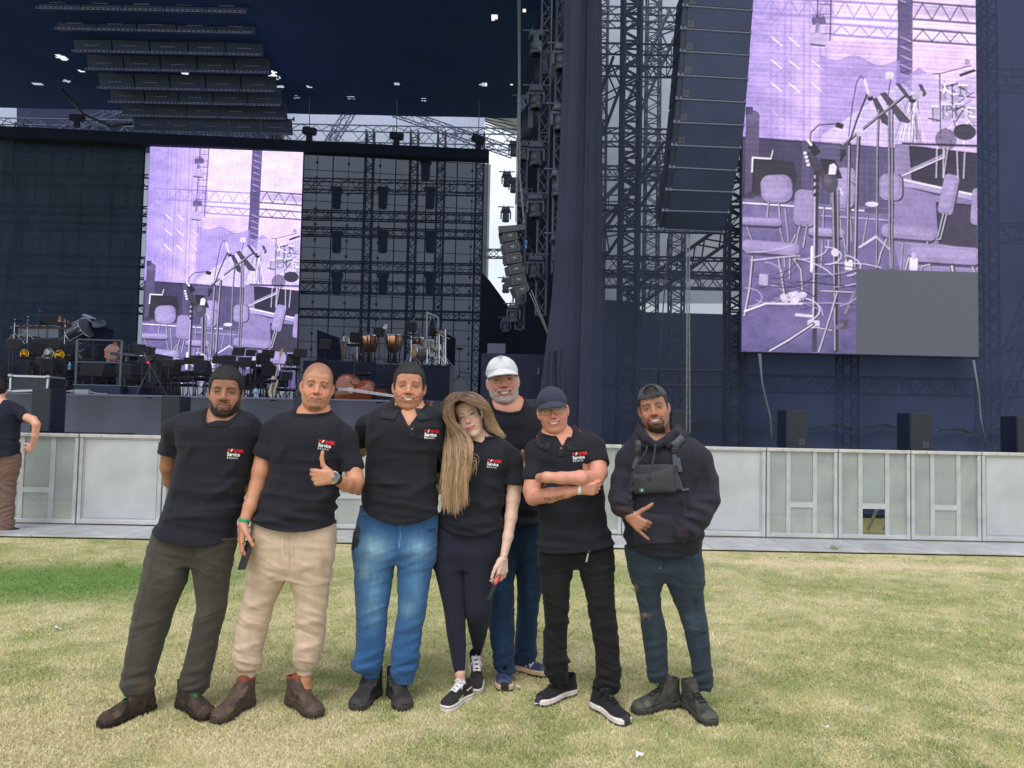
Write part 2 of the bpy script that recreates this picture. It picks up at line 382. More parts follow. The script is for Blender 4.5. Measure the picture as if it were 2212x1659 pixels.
class Head:
 def __init__(s,name,parent,eye,Y,hpx,roll=0,yaw=0,pitch=0,wid=1,jaw=1,**k):
  s.s=hpx*Y/FPX/.232;s.R=hframe(roll,yaw,pitch);s.k=k;s.name=name;s.par=parent;s.wid=wid;s.jaw=jaw
  ex_=pt(*eye,Y);s.R=hframe(roll,yaw+math.degrees(math.atan2(-ex_[0],ex_[1]))*.85,pitch);s.O=ex_-s.s*(s.R@np.array([0,.082,0.0]))
 def W(s,L):return s.O+s.s*(np.asarray(L)@s.R.T)
 def L(s,Wp):return((np.asarray(Wp)-s.O)/s.s)@s.R
 def mk(s,F,colfn,name,m,parent=None):
  V,Q=F.mesh();C=colfn(V);me=np_mesh(name,s.W(V),Q[:,::-1],C);return link(name,me,m,parent or s.par)
 def build(s):
  k=s.k;w=s.wid;j=s.jaw;sm=k.get('smile',.5);op=k.get('open',0);fat=k.get('fat',0);fem=k.get('fem',0)
  F=Field((-.104,-.118,-.155),(.104,.128,.128),.0021)
  F.op(ell((0,-.012,.028),(.0735*w,.094,.087)))
  F.op(ell((0,.026,-.028),(.0625*w,.058,.082)),.02)
  F.op(ell((0,.030,-.070),(.0525*j*w,.050,.042)),.022)
  for sg in(-1,1):
   F.op(cap((sg*.053*j*w,-.004,-.050),(sg*.026*j*w,.052,-.098),.013),.03)
   F.op(ell((sg*.040*w,.055,-.036+.004*sm),(.022,.022,.022+.002*fat)),.016)
   F.op(ell((sg*.030,.066,-.056),(.016,.016,.018)),.016)
  F.op(ell((0,.064,-.101),(.021*j,.019,.017)),.018)
  F.op(ell((0,.052,.045),(.052*w,.032,.035)),.03)
  F.op(cap((-.036,.0755,.0175),(.036,.0755,.0175),.0085-.002*fem),.012)
  F.op(ell((0,.070,-.062),(.031,.023,.022)),.014)
  for sg in(-1,1):F.op(ell((sg*.0315,.0965,-.001),(.0185,.0170,.0120)),.010,'s')
  for sg in(-1,1):F.op(ell((sg*.0315,.0695,-.001),(.0165,.0125,.0125)),.004)
  nw=k.get('nose',1)
  F.op(cap((0,.080,.012),(0,.098,-.024),.0068,.0090*nw),.009)
  F.op(ell((0,.1005,-.031),(.0105*nw,.0105,.0092)),.006)
  for sg in(-1,1):
   F.op(ell((sg*.0135*nw,.088,-.034),(.0085*nw,.0115,.0078)),.005)
   F.op(ell((sg*.0065*nw,.100,-.0425),(.0038,.006,.0036)),.002,'s')
  mw=.0225+.0115*sm;mz=-.0665+.001*sm;cu=.0085*sm
  s.mw,s.mz,s.cu,s.op=mw,mz,cu,op
  fy=lambda x:.0915-(x/.055)**2*.034*1.1-.006*sm*(np.abs(x)/mw)**1.5
  oh=op*.0060
  xs=np.linspace(-mw*.97,mw*.97,9);lt=k.get('lip',1)
  for i in range(8):
   x0,x1=xs[i],xs[i+1]
   for side in(1,-1):
    th=lambda x:(.0050 if side<0 else .0040)*lt*max(.25,(1-(x/mw)**2))**.5
    zz=lambda x:mz+cu*(x/mw)**2+side*(oh*max(0,1-(x/mw)**2)**.5+.0034*lt)
    F.op(cap((x0,fy(x0)-.0035,zz(x0)),(x1,fy(x1)-.0035,zz(x1)),th(x0),th(x1)),.0035)
  if op:
   for i in range(8):
    x0,x1=xs[i]*.9,xs[i+1]*.9;c0=lambda x:oh*max(0.02,1-(x/mw)**2)**.5
    F.op(cap((x0,fy(x0)+.002,mz+cu*(x0/mw)**2),(x1,fy(x1)+.002,mz+cu*(x1/mw)**2),max(.001,c0(x0)*.85),max(.001,c0(x1)*.85)),.0015,'s')
  else:
   for i in range(8):F.op(cap((xs[i],fy(xs[i])+.0025,mz+cu*(xs[i]/mw)**2),(xs[i+1],fy(xs[i+1])+.0025,mz+cu*(xs[i+1]/mw)**2),.0013),.003,'s')
  for sg in(-1,1):
   F.op(cap((sg*.0185,.0905,-.036),(sg*(mw+.011),.0775-.004*sm,-.062+.003*sm),.0012+.0006*sm),.007,'s')
   F.op(cap((sg*.019,.088,-.0155),(sg*.040,.078,-.0165),.0010+k.get('bags',.3)*.0012),.005,'s')
  for sg in(-1,1):
   ew=k.get('ear',1)*.75
   a=math.radians(28)*ew;E=[(math.cos(a),sg*math.sin(a),0),(-sg*math.sin(a),math.cos(a),0),(0,0,1)]
   F.op(ell((sg*(.0735*w+.003*ew),-.006,-.012),(.0066,.0145,.0262),E),.010);F.op(ell((sg*.069*w,-.004,-.012),(.008,.012,.022)),.006)
   F.op(cap((sg*(.0835*w+.006*ew),.004,-.022),(sg*(.0835*w+.006*ew),.002,.004),.0028,.0034),.003,'s')
   F.op(ell((sg*(.0715*w),-.001,-.034),(.007,.009,.009)),.006)
  nk=k.get('neck',.057)
  F.op(cap((0,-.012,-.045),(0,-.022,-.20),nk,nk*1.06),.022,m=.05)
  if k.get('adam'):F.op(ell((0,.040,-.150),(.008,.01,.012)),.012)
  bd=k.get('beard');bm=(lambda P:P[:,0]*0)if bd is None else(lambda P:s.beard(P,bd))
  if bd is not None and k.get('bthick',0):
   F.disp(lambda P:-k['bthick']*bm(P)*(.6+.8*vn(P*300,3)),.012)
  wr=k.get('wrinkle',.3)
  F.disp(lambda P:(.0007*wr*np.sin(P[:,2]*520)*bell(P[:,2],.048,.016)*bell(P[:,0],0,.035)*(P[:,1]>.05)+.0006*wr*ridge(P*np.array([160,60,260]),4)*(P[:,1]>.02)*bell(np.abs(P[:,0]),.052,.012)*bell(P[:,2],-.004,.014)),.006)
  o=s.mk(F,lambda P:s.paint(P,bm),'body',M_SKIN)
  s.bodyobj=o
  return o
 def beard(s,P,kind):
  x,f,z=np.abs(P[:,0]),P[:,1],P[:,2];mz=s.mz;fr=sst(.0,.02,f)
  n=(vn(P*240,1)-.5)
  mus=bell(z,mz+.0135+.05*0,.0050)*sst(s.mw+.006,s.mw-.006,x)*(f>.05)*sst(.000,.004,x+.0015)
  mus=mus+bell(x,s.mw+.0035,.0042)*sst(mz-.03,mz-.015,z)*sst(mz+.014,mz+.006,z)*(f>.04)
  jawl=-.083+.045*sst(.03,.066,x)
  lowb=sst(-.150,-.126,z)
  under=sst(jawl+.006,jawl-.006,z+n*.008)*lowb*sst(-.022,.004,f-(x<.05)*.0)
  side=sst(.050,.060,x+n*.006)*sst(.0,-.01,z-.012)*sst(-.018,-.006,f)*sst(.044,.030,f)*(z>-.10)
  soul=bell(x,0,.008)*sst(mz-.012,mz-.018,z)*(f>.05)*.6
  mouth=1-bell(x,0,s.mw)*bell(z,mz,.009)*(f>.05)*1.0
  if kind=='full':b=np.clip(mus+under+side+soul,0,1)
  elif kind=='goatee':
   b=np.clip(mus*1.2+under*sst(.046,.034,x)+.25*(under+side)+soul,0,1)
  elif kind=='chin':b=np.clip(.25*mus+.9*bell(z,-.105,.011)*sst(.034,.02,x)*(f>.03)+.12*under,0,1)
  elif kind=='stubble':b=np.clip(.3*mus+.28*under+.2*side,0,1)
  else:b=x*0
  return np.clip(b*mouth*sst(.074,.069,x/s.wid),0,1)
 def paint(s,P,bm):
  k=s.k;x,f,z=P[:,0],P[:,1],P[:,2];ax=np.abs(x);skin=lin(k['skin'])*np.array([.97,1.03,1.08]);C=np.tile(skin,(len(P),1));front=(f>.035)
  def mixc(m,c):
   nonlocal C
   m=np.clip(m,0,1)[:,None];C=C*(1-m)+lin(c)*m
  n=fbm(P*45,11);C=C*(.92+.16*n)[:,None]
  red=np.array(k.get('flush',(1.12,.90,.86)))
  m=(.8*bell(ax,.040,.020)*bell(z,-.030,.022)+.8*bell(ax,0,.014)*bell(z,-.030,.014))*front+.7*(ax>.078*s.wid)
  C=C*(1+(red-1)*np.clip(m,0,1)[:,None])
  hc=k.get('haircol',(28,26,27));mw,mz,cu,op=s.mw,s.mz,s.cu,s.op
  if k.get('beard'):mixc(bm(P)*k.get('bdens',.92),k.get('beardcol',hc))
  st=k.get('scalp')
  if st:mixc(s.hairline(P,.006)*st,hc)
  bz=.0165+.0055*sst(.01,.030,ax)-.006*sst(.032,.050,ax)+k.get('browz',0);bt=.0042*k.get('brow',1)*(1-.45*sst(.02,.05,ax))
  mixc(sst(1.5,.6,np.abs(z-bz)/bt)*sst(.009,.014,ax)*sst(.052,.044,ax)*front*(.55+.5*vn(P*400,5)),k.get('browcol',hc))
  ex=ax-.0315;eo=k.get('eopen',.0028)+.0006;tl=k.get('etilt',.06);zc=-.0010+tl*ex;sp=1-(ex/.0163)**2;hh=eo*np.sqrt(np.maximum(sp,0))
  up=zc+hh;lo=zc-hh*.75;ins=(ax<.0480)&(ax>.0150)&front&(sp>0)
  mixc(ins*bell(z,up+.0048,.0013)*.35,tuple(np.array(k['skin'])*.55))  # shade of the eyelid crease painted into the skin colour
  mixc(ins*sst(lo-.0004,lo+.0006,z)*sst(up+.0004,up-.0006,z),tuple(np.array(k.get('sclera',(205,196,190)))*.86))
  gx=k.get('gaze',0);ir=np.hypot(x-np.sign(x)*.0315-gx,z+.0006)
  mixc(ins*sst(.0070,.0056,ir)*sst(lo-.0004,lo+.0006,z)*sst(up+.0004,up-.0006,z),k.get('iris',(60,38,28)))
  mixc(ins*sst(.0030,.0022,ir)*sst(lo,lo+.0006,z)*sst(up,up-.0006,z),(12,10,10))
  mixc(ins*bell(z,up,.0019+.0003*k.get('fem',0))*.95,(22,14,12));mixc(ins*bell(z,lo-.0006,.0011)*.6,tuple(np.array(k['skin'])*.38))
  mixc(front*sst(.0052,.0036,np.hypot(ax-.0068*k.get('nose',1),(z+.0415)*1.5))*.85,tuple(np.array(k['skin'])*.22))
  fr=(f>.052)&(ax<mw+.004);sq=np.sqrt(np.maximum(1-(x/mw)**2,0));zm=mz+cu*(x/mw)**2;oh=op*.0060*sq;lt=k.get('lip',1)
  u=z-zm;lipc=k.get('lipcol',tuple(np.array(k['skin'])*np.array([.86,.66,.66])))
  upt=oh+.0072*lt*(sq**.7)*(1-.16*bell(x,0,.004));lot=oh+.0086*lt*(sq**.9)
  mixc(fr*sst(upt+.0009,upt-.0006,u)*sst(-lot-.0009,-lot+.0006,u)*(ax<mw)*.95,lipc)
  if op:
   t=fr*(ax<mw*.97)*sst(oh+.0005,oh-.0004,u)*sst(-oh-.0005,-oh+.0004,u);mixc(t,(60,22,24))
   tw=mw*.74;gap=.80+.2*np.abs(np.sin(x*math.pi/.0072))**.35
   mixc(t*sst(tw+.001,tw-.003,ax)*sst(-oh*.72-.0003,-oh*.55,u),(236,230,222));C=np.where((t>.5)[:,None]&(ax<tw)[:,None],C*gap[:,None],C)
  else:mixc(fr*(ax<mw)*bell(u,0,.0010)*.85,tuple(np.array(k['skin'])*.30))
  return C
 def hairline(s,P,soft=.003):
  x,f,z=np.abs(P[:,0]),P[:,1],P[:,2];th=np.degrees(np.arctan2(x,f+.012));hl=s.k.get('hline',.068)
  zl=np.interp(th,[0,28,38,46,56,64,72,84,96,104,112,125,180],[hl,hl-.003,hl-.014,.030,.012,-.016,-.022,.012,.024,.004,-.040,-.070,-.080])
  return sst(-soft,soft,z-zl+(vn(P*180,2)-.5)*.004)
 def hair(s,thick=.010,name='hair',amp=.0022,freq=190,side=.55):
  w=s.wid;F=Field((-.098,-.125,-.095),(.098,.108,.142),.0022)
  F.op(ell((0,-.012,.028),(.0735*w+thick*side,.094+thick*.7,.087+thick)))
  F.op(ell((0,.050,.050),(.050*w+thick*.3,.034+thick*.2,.036+thick*.3)),.03)
  F.op(ell((0,.0,.0),(.0655*w+thick*side,.075,.08)),.01)
  F.disp(lambda P:amp*(.5-vn(P*freq,9))*1.6+amp*.8*(.5-vn(P*freq*2.1,4)),.012)
  D0=F.D
  G=[F.ax[0][:,None,None],F.ax[1][None,:,None],F.ax[2][None,None,:]]
  I=np.argwhere(np.abs(F.D)<.03);P=np.stack([F.ax[k][I[:,k]]for k in range(3)],1).astype(float)
  h=s.hairline(P,.0045);v=(.5-h)*.016;F.D[np.abs(F.D)<.03]=np.maximum(F.D[np.abs(F.D)<.03],v)
  F.op(ell((0,-.012,.028),(.060*w,.080,.075)),0,'s')
  hc=s.k.get('haircol',(28,26,27))
  return s.mk(F,lambda P:lin(hc)*(.7+.7*vn(P*150,6))[:,None],name,M_HAIR)
 def cap_hat(s,col,back=False,name='cap',band=.044):
  w=s.wid;F=Field((-.105,-.135,-.03),(.105,.20 if not back else .125,.150),.0024);t=.0062
  F.op(ell((0,-.012,.030),(.0750*w+t,.095+t,.087+t)))
  F.op(ell((0,.035,.052),(.060*w,.056,.055)),.03)
  sl=-.16 if not back else .10
  F.cut(lambda X,Y,Z:(band-.0045+(Y-.08)*(-sl)*1.0-(0 if back else 6.2)*X*X*sst(.0,.06,Y)-Z))
  F.disp(lambda P:.0012*ridge(P*np.array([60,40,40]),8)+.0048*(vn(P*30,3)-.5)+.0018*(ridge(P*np.array([30,30,55]),5)-.5)+.0013*bell(np.abs(P[:,0]),.0,.0016)+.0012*bell(np.abs(np.abs(P[:,0])-.045*np.clip((.14-P[:,2])/.07,.1,1)),0,.0016),.008)
  F.op(ell((0,-.012,.028),(.0750*w,.0955,.088)),0,'s')
  F.op(ell((0,.030,.045),(.054*w,.044,.042)),0,'s')
  def brim(X,Y,Z):
   r=np.sqrt((X/.076)**2+((Y-.055)/.098)**2)-1
   zb=band+.002-6.4*X*X-.28*np.maximum(Y-.075,0)-.9*np.maximum(Y-.10,0)**2*4
   return np.maximum(np.maximum(r*.07,np.abs(Z-zb)-.0038),.070-Y-3.5*X*X*3)
  if not back:
   F.op((brim,(-.085,.03,-.03),(.085,.16,.07)),.002)
   F.op(ell((0,-.012,.1215),(.006,.006,.003)),.002)
  else:
   def hole(X,Y,Z):return np.sqrt(X*X+(Z-band-.026)**2)-.037+0*Y+(Y<.03)*.2+np.maximum(band+.019-Z,0)*3
   F.op((hole,(-.045,.03,band+.01),(.045,.13,band+.08)),0,'s')
   F.op(rbox((0.020,.0985,band+.010),(.040,.004,.0095),.003,[(.97,.2,.1),(-.2,.98,0),(-.1,0,.99)]),.002)
   F.op(rbox((0.012,.1015,band+.010),(.008,.004,.0125),.002),.0)
   F.op(ell((0,-.150,.02),(.062,.02,.006)),.01)
  c=lin(col)
  return s.mk(F,lambda P:c*(.9+.2*vn(P*60,2))[:,None]*(1-.35*bell(P[:,2],band+.002,.0016)*(P[:,1]>.03)*(np.abs(P[:,0])<.075))[:,None],name,M_CLOTH)
def chain(F,pts,k=.012,flat=None):
 """pts: [(P, r), ...]"""
 for(a,ra),(b,rb)in zip(pts[:-1],pts[1:]):F.op(cap(a,b,ra,rb,flat),k)
def unit(v):v=np.array(v,float);return v/np.linalg.norm(v)
def rotv(v,ax,deg):
 ax=unit(ax);a=math.radians(deg);return v*math.cos(a)+np.cross(ax,v)*math.sin(a)+ax*np.dot(ax,v)*(1-math.cos(a))
def hand_prims(Wp,d,ix,palm,curl,thumb,sc=1,splay=4,tl=None):
 """Wp wrist, d towards fingers, ix towards the index side, palm = palm normal; curl [(a1,a2,a3)]*4; thumb=[dir1,dir2,dir3]"""
 d=unit(d);palm=unit(np.array(palm)-np.dot(palm,d)*d);ix=unit(np.array(ix)-np.dot(ix,d)*d-np.dot(ix,palm)*palm)
 out=[];L=[(.044,.026,.021),(.049,.030,.022),(.045,.028,.022),(.035,.021,.019)];off=[.029,.010,-.010,-.029];ml=[.088,.090,.084,.077]
 rr=[(.0098,.0088,.0080,.0068),(.0100,.0090,.0082,.0070),(.0094,.0086,.0078,.0066),(.0084,.0076,.0070,.0060)]
 tips=[]
 for i in range(4):
  a=Wp+sc*(ix*off[i]*.55+d*.01);b=Wp+sc*(ix*off[i]+d*ml[i]);out.append((a,b,.0150*sc,.0120*sc,'p'))
  dv=unit(d+ix*math.tan(math.radians(splay*(1.5-i))));p=b;hinge=np.cross(dv,palm);ang=0
  for q in range(3):
   ang += curl[i][q];v=rotv(dv,hinge,ang);e=p+v*L[i][q]*sc;out.append((p,e,rr[i][q]*sc,rr[i][q+1]*sc,'f'));p=e
  tips.append(p)
 p=Wp+sc*(d*.022+ix*.024+palm*.004);out.append((Wp+sc*(d*.012+ix*.014),p,.014*sc,.0155*sc,'p'));r=(.0150,.0115,.0100,.0082)
 for q,v in enumerate(thumb):
  e=p+unit(v)*(.044,.034,.029)[q]*sc;out.append((p,e,r[q]*sc,r[q+1]*sc,'p' if q==0 else 'f'));p=e
 return out,tips,p
def arm_mesh(name,parent,pts,skin,hand=None,h=.0030,k=.014,flatfore=None,paintf=None):
 P=[np.array(p)for p,r in pts]
 if hand:P +=[a for a,b,*_ in hand]+[b for a,b,*_ in hand]
 P=np.array(P);F=Field(P.min(0)-.06,P.max(0)+.06,h);chain(F,pts,k)
 if hand:
  for a,b,ra,rb,t in hand:F.op(cap(a,b,ra,rb),.010 if t=='p' else .0028)
 F.disp(lambda Q:.0012*(vn(Q*28,5)-.5)-.0006*vn(Q*110,6),.006)
 V,Q=F.mesh();c=lin(skin)*np.array([.97,1.03,1.08])*(.93+.14*fbm(V*30,3))[:,None]
 if hand:
  for a,b,ra,rb,t in hand:
   if t=='f':c=c*(1-.13*np.exp(-(np.linalg.norm(V-a,axis=1)/(ra*1.05))**2))[:,None]
 if paintf:c=paintf(V,c)
 return np_mesh(name,V,Q,c)
def merge_meshes(name,mes,m,parent):
 Vs,Qs,Cs=[],[],[];n=0
 for me in mes:
  nv=len(me.vertices);v=np.empty(nv*3,np.float32);me.vertices.foreach_get('co',v);Vs.append(v.reshape(-1,3))
  q=np.empty(len(me.loops),np.int32);me.loops.foreach_get('vertex_index',q);Qs.append(q.reshape(-1,4)+n);n += nv
  c=np.empty(nv*4,np.float32);me.color_attributes['Col'].data.foreach_get('color',c);Cs.append(c.reshape(-1,4)[:,:3]);bpy.data.meshes.remove(me)
 return link(name,np_mesh(name,np.concatenate(Vs),np.concatenate(Qs),np.concatenate(Cs)),m,parent)
def garment(name,parent,F,col,colfn=None,m=None):
 V,Q=F.mesh();c=np.tile(lin(col),(len(V),1))
 if colfn:c=colfn(V,c)
 return link(name,np_mesh(name,V,Q,c),m or M_CLOTH,parent)
def wr_shirt(hem,sh,amp=1.0,seed=0,waist=None):
 def f(P):
  t=np.clip((sh-P[:,2])/(sh-hem),0,1);Q=P+.02*np.stack([vn(P*7,seed),vn(P*7,seed+1),vn(P*7,seed+2)],1)
  a=.0050+.0115*sst(.45,.95,t)
  r=ridge(Q*np.array([5,5,17]),seed+3);v=ridge(Q*np.array([13,9,4.0]),seed+4);g=ridge(Q*np.array([9,7,30]),seed+8)
  return amp*(a*(.66-r)*1.0+.0075*(.68-v)*(1-.4*t)+.0034*(.68-g)*t)
 return f
def wr_leg(zs,seed=0,amp=1.0):
 """zs: [(z, amount)]"""
 zz=[a for a,b in sorted(zs)];aa=[b for a,b in sorted(zs)]
 def f(P):
  Q=P+.025*np.stack([vn(P*9,seed),vn(P*9,seed+1),vn(P*6,seed+2)],1);a=np.interp(P[:,2],zz,aa)
  Q2=Q.copy();Q2[:,2]+= .35*Q[:,0]*np.sign(vn(P*np.array([.01,.01,4]),seed)-.5)
  return amp*(a*(.014*(.70-ridge(Q2*np.array([6,6,19]),seed+3))+.008*(.70-ridge(Q2*np.array([9,9,38]),seed+4)))+.0030*(.70-ridge(Q*np.array([12,9,3]),seed+5)))
 return f
def pxcol(V):return proj(V)
def shoe(name,parent,heel,toe,kind,lift=0,L=None,label=None,side=1):
 """heel, toe: ground points; kind: style dict"""
 heel=np.array(heel,float);toe=np.array(toe,float);d=toe-heel;d[2]=0;Ln=L or .295;d=unit(d);base=toe-d*Ln;base[2]=0
 w=kind.get('w',1);up=np.array([0,0,1.0]);sd=np.cross(d,up)
 if lift:
  dz=math.asin(min(.9,lift/Ln));d3=d*math.cos(dz)-up*math.sin(dz);up=up*math.cos(dz)+d*math.sin(dz);d=d3;base=toe-d*Ln;base[2]=max(base[2],lift)
 R=np.stack([d,sd,up],1);tow=lambda P:base+np.asarray(P)@R.T
 F=Field((-.03,-.075,-.012),(Ln+.02,.075,kind.get('sh',.14)+.02),.0030);e=Ln/.295;st=kind['sole']
 def outline(X,Y,g=0):
  t=np.clip(X/Ln,0,1);hw=np.interp(t.ravel(),[0,.06,.15,.35,.5,.72,.86,.95,1],[.016,.029,.034,.031,.036,.048,.046,.036,.018]).reshape(t.shape)*w+g
  cy=np.interp(t.ravel(),[0,.4,.75,1],[0,-.004*side,.003*side,.010*side]).reshape(t.shape)
  return np.maximum(np.abs(Y-cy)-hw,np.maximum(-X-g,X-Ln-g))
 def upper(X,Y,Z):
  t=np.clip(X/Ln,0,1);g=-.004-.55*np.maximum(Z-.045,0)*(t>.0)
  top=np.interp(t.ravel(),[0,.25,.36,.5,.62,.74,.85,.95,1.0],[.095,.098,.100,.092,.078,.066,.060,.048,.030]).reshape(t.shape)*kind.get('top',1)
  return np.maximum(outline(X,Y,g*.6)*.9,(Z-top)*.85+6*(Y*Y)*1.4)
 F.op((upper,(-.02,-.07,.0),(Ln+.01,.07,.15)),0)
 sh=kind.get('sh',.14);F.op(cap((.060*e,0,.07),(.058*e,0,sh-.0),.040*w,kind.get('cuff',.043),((0,1,0),.86)),.018)
 F.cut(lambda X,Y,Z:Z-sh+.25*(X-.06)+0*Y if kind.get('low')else Z-sh-.10*(X-.06)+0*Y)
 F.op(cap((.058*e,0,sh-.028),(.058*e,0,sh+.05),.033*w,.036,((0,1,0),.86)),.0,'s')
 def sole(X,Y,Z):return np.maximum(outline(X,Y,kind.get('flare',.003)),np.maximum(-Z,Z-st-.006*np.clip((.25-X/Ln)*3,0,1)))
 F.op((sole,(-.03,-.07,-.01),(Ln+.02,.07,.06)),.0022)
 F.op((lambda X,Y,Z:np.abs(Z-st-.001)-.0014+0*X+0*Y+(outline(X,Y,-.001)<-.006)*.1,(-.03,-.07,.0),(Ln+.02,.07,.06)),.001,'s')
 if kind.get('lug'):F.op((lambda X,Y,Z:np.maximum(np.abs((X*70%1)-.5)/70-.0026,Z-.013)+0*Y+(outline(X,Y,0)<-.012)*.1,(-.03,-.07,-.01),(Ln+.02,.07,.03)),.001,'s')
 if not kind.get('low'):F.op(cap((.100*e,0,.080),(.086*e,0,sh-.012),.034*w,.032*w,((0,1,0),.9)),.012)
 strap=kind.get('strap')
 if strap:
  F.op(rbox((.115*e,0,.098),(.034,.044*w,.007),.004,[(.80,0,-.6),(0,1,0),(.6,0,.80)]),.003)
  F.op(rbox((.155*e,0,.074),(.026,.036*w,.006),.004,[(.86,0,-.5),(0,1,0),(.5,0,.86)]),.004)
 if kind.get('tongue'):F.op(rbox((.098*e,0,sh-.006),(.010,.030,.026),.008,[(.9,0,-.4),(0,1,0),(.4,0,.9)]),.006)
 F.disp(lambda P:.0016*(vn(P*36,4)-.5)*2+.0022*(.5-ridge(P*np.array([46,14,20]),6))*bell(P[:,0],Ln*.60,.04),.008)
 V,Q=F.mesh();x,y,z=V.T;C=np.tile(lin(kind['col']),(len(V),1));n=fbm(V*26,8);st2=st+.003
 def mixc(m,c):
  nonlocal C
  m=np.clip(m,0,1)[:,None];C=C*(1-m)+lin(c)*m
 if kind.get('dust'):mixc(sst(.42,.72,n)*kind.get('dusta',.7)*(.35+.65*sst(.55,.85,x/Ln)),kind['dust'])
 if kind.get('tcol')is not None:mixc(sst(Ln*.86,Ln*.9,x)*(z<.055),kind['tcol'])
 for(x0,x1,z0,z1,c)in kind.get('patch',[]):mixc((x>x0*Ln)*(x<x1*Ln)*(z>z0)*(z<z1),c)
 if kind.get('band'):
  for sg in(-1,1):
   zz=.050+.016*np.sin(x/Ln*7.2+.6);mixc(sst(.0045,.0030,np.abs(z-zz))*sst(.10,.12,x/Ln)*sst(.66,.62,x/Ln)*(np.abs(y)>.024),kind['band'])
 if kind.get('gored'):mixc((x>.015)*(x<.07)*(z>.06)*(np.abs(y)>.02)*(.5+.5*np.sign(np.sin(x*900)))*.6,kind['gored'])
 mixc((z<st2)*1.0,kind['scol'])
 if kind.get('line'):mixc(bell(z,st-.006,.0022)*(z<st2)*.9,kind['line'])
 if kind.get('under'):mixc((z<.008)*1.0,kind['under'])
 if kind.get('trim'):mixc((z>sh-.009+.1*(x-.06)),kind['trim'])
 if kind.get('toecap'):mixc((x>Ln*.93)*(np.abs(y-.008*side)<.022)*(z<.052),kind['toecap'])
 o=link(name,np_mesh(name,tow(V),Q if np.linalg.det(R)>0 else Q[:,::-1],C),M_LEATHER if kind.get('leather',1)else M_CLOTH,parent)
 if label:o['label']=label
 if kind.get('lace'):
  mb=MB();rows=kind.get('rows',6)
  for i in range(rows):
   t=i/(rows-1);X=(.190-.085*t)*e;Zt=.074+.030*t*kind.get('lz',1)+.003;a=(X,-.021,Zt-.004);c=(X+.004*(-1)**i,0,Zt+.005);b=(X-.010,.021,Zt-.001)
   mb.tube([tow(np.array(p))for p in(a,c,b)],.0030*kind.get('lr',1),5);a=(X,.021,Zt-.004);b=(X-.010,-.021,Zt-.001);mb.tube([tow(np.array(p))for p in(a,c,b)],.0030*kind.get('lr',1),5)
  for sg in(-1,1):
   q=[tow(np.array((.105*e,0,.108)))];q +=[tow(np.array((.118*e,sg*.018,.116))),tow(np.array((.130*e,sg*.030,.108))),tow(np.array((.122*e,sg*.012,.108)))];mb.tube(q,.0026,5)
   mb.tube([tow(np.array((.108*e,0,.110))),tow(np.array((.135*e,sg*.024,.092))),tow(np.array((.150*e,sg*.030,.078)))],.0024,5)
  mb.build('laces',mat('lace_'+'_'.join(map(str,kind['lace'])),tuple(lin(kind['lace'])),.8),o)
 return o,base+d*.06,tow
def text_mesh(name,body,size,place,m,parent,shear=0,bold=.0,align='LEFT',sp=1.0):
 cu=bpy.data.curves.new(name,'FONT');cu.body=body;cu.size=size;cu.shear=shear;cu.offset=bold;cu.align_x=align;cu.space_character=sp;cu.resolution_u=3
 ob=bpy.data.objects.new(name,cu);COL.objects.link(ob);dg=bpy.context.evaluated_depsgraph_get();me0=ob.evaluated_get(dg).to_mesh()
 bm=bmesh.new();bm.from_mesh(me0);bmesh.ops.triangulate(bm,faces=bm.faces);bmesh.ops.subdivide_edges(bm,edges=[e for e in bm.edges if e.calc_length()>size*.25],cuts=2)
 me=bpy.data.meshes.new(name);bm.to_mesh(me);bm.free();ob.evaluated_get(dg).to_mesh_clear();bpy.data.objects.remove(ob);bpy.data.curves.remove(cu)
 for v in me.vertices:v.co=place(v.co.x,v.co.y)
 return link(name,me,m,parent)
def bvh_of(o):
 M=o.matrix_basis if o.parent is None else Matrix.LocRotScale(o.parent.location,o.parent.rotation_euler,o.parent.scale)
 me=o.data;n=len(me.vertices);v=np.empty(n*3,np.float32);me.vertices.foreach_get('co',v);v=v.reshape(-1,3)
 if o.parent is not None:v=v+np.array(o.parent.location)
 return BVHTree.FromPolygons(v.tolist(),[tuple(p.vertices)for p in me.polygons])
def sticker(bvh,c,Y,ux,uz,off=.0025):
 """place(x,y): local text coordinates -> on the surface seen from the front at pixel c"""
 o=pt(*c,Y)
 def f(x,y):
  p=Vector(o+ux*x+uz*y);d=(p-Vector(CAM)).normalized();hit=bvh.ray_cast(Vector(CAM),d)
  q=p-d*.12 if hit[0]is None else hit[0]-d*off
  return(q.x,q.y,q.z)
 return f
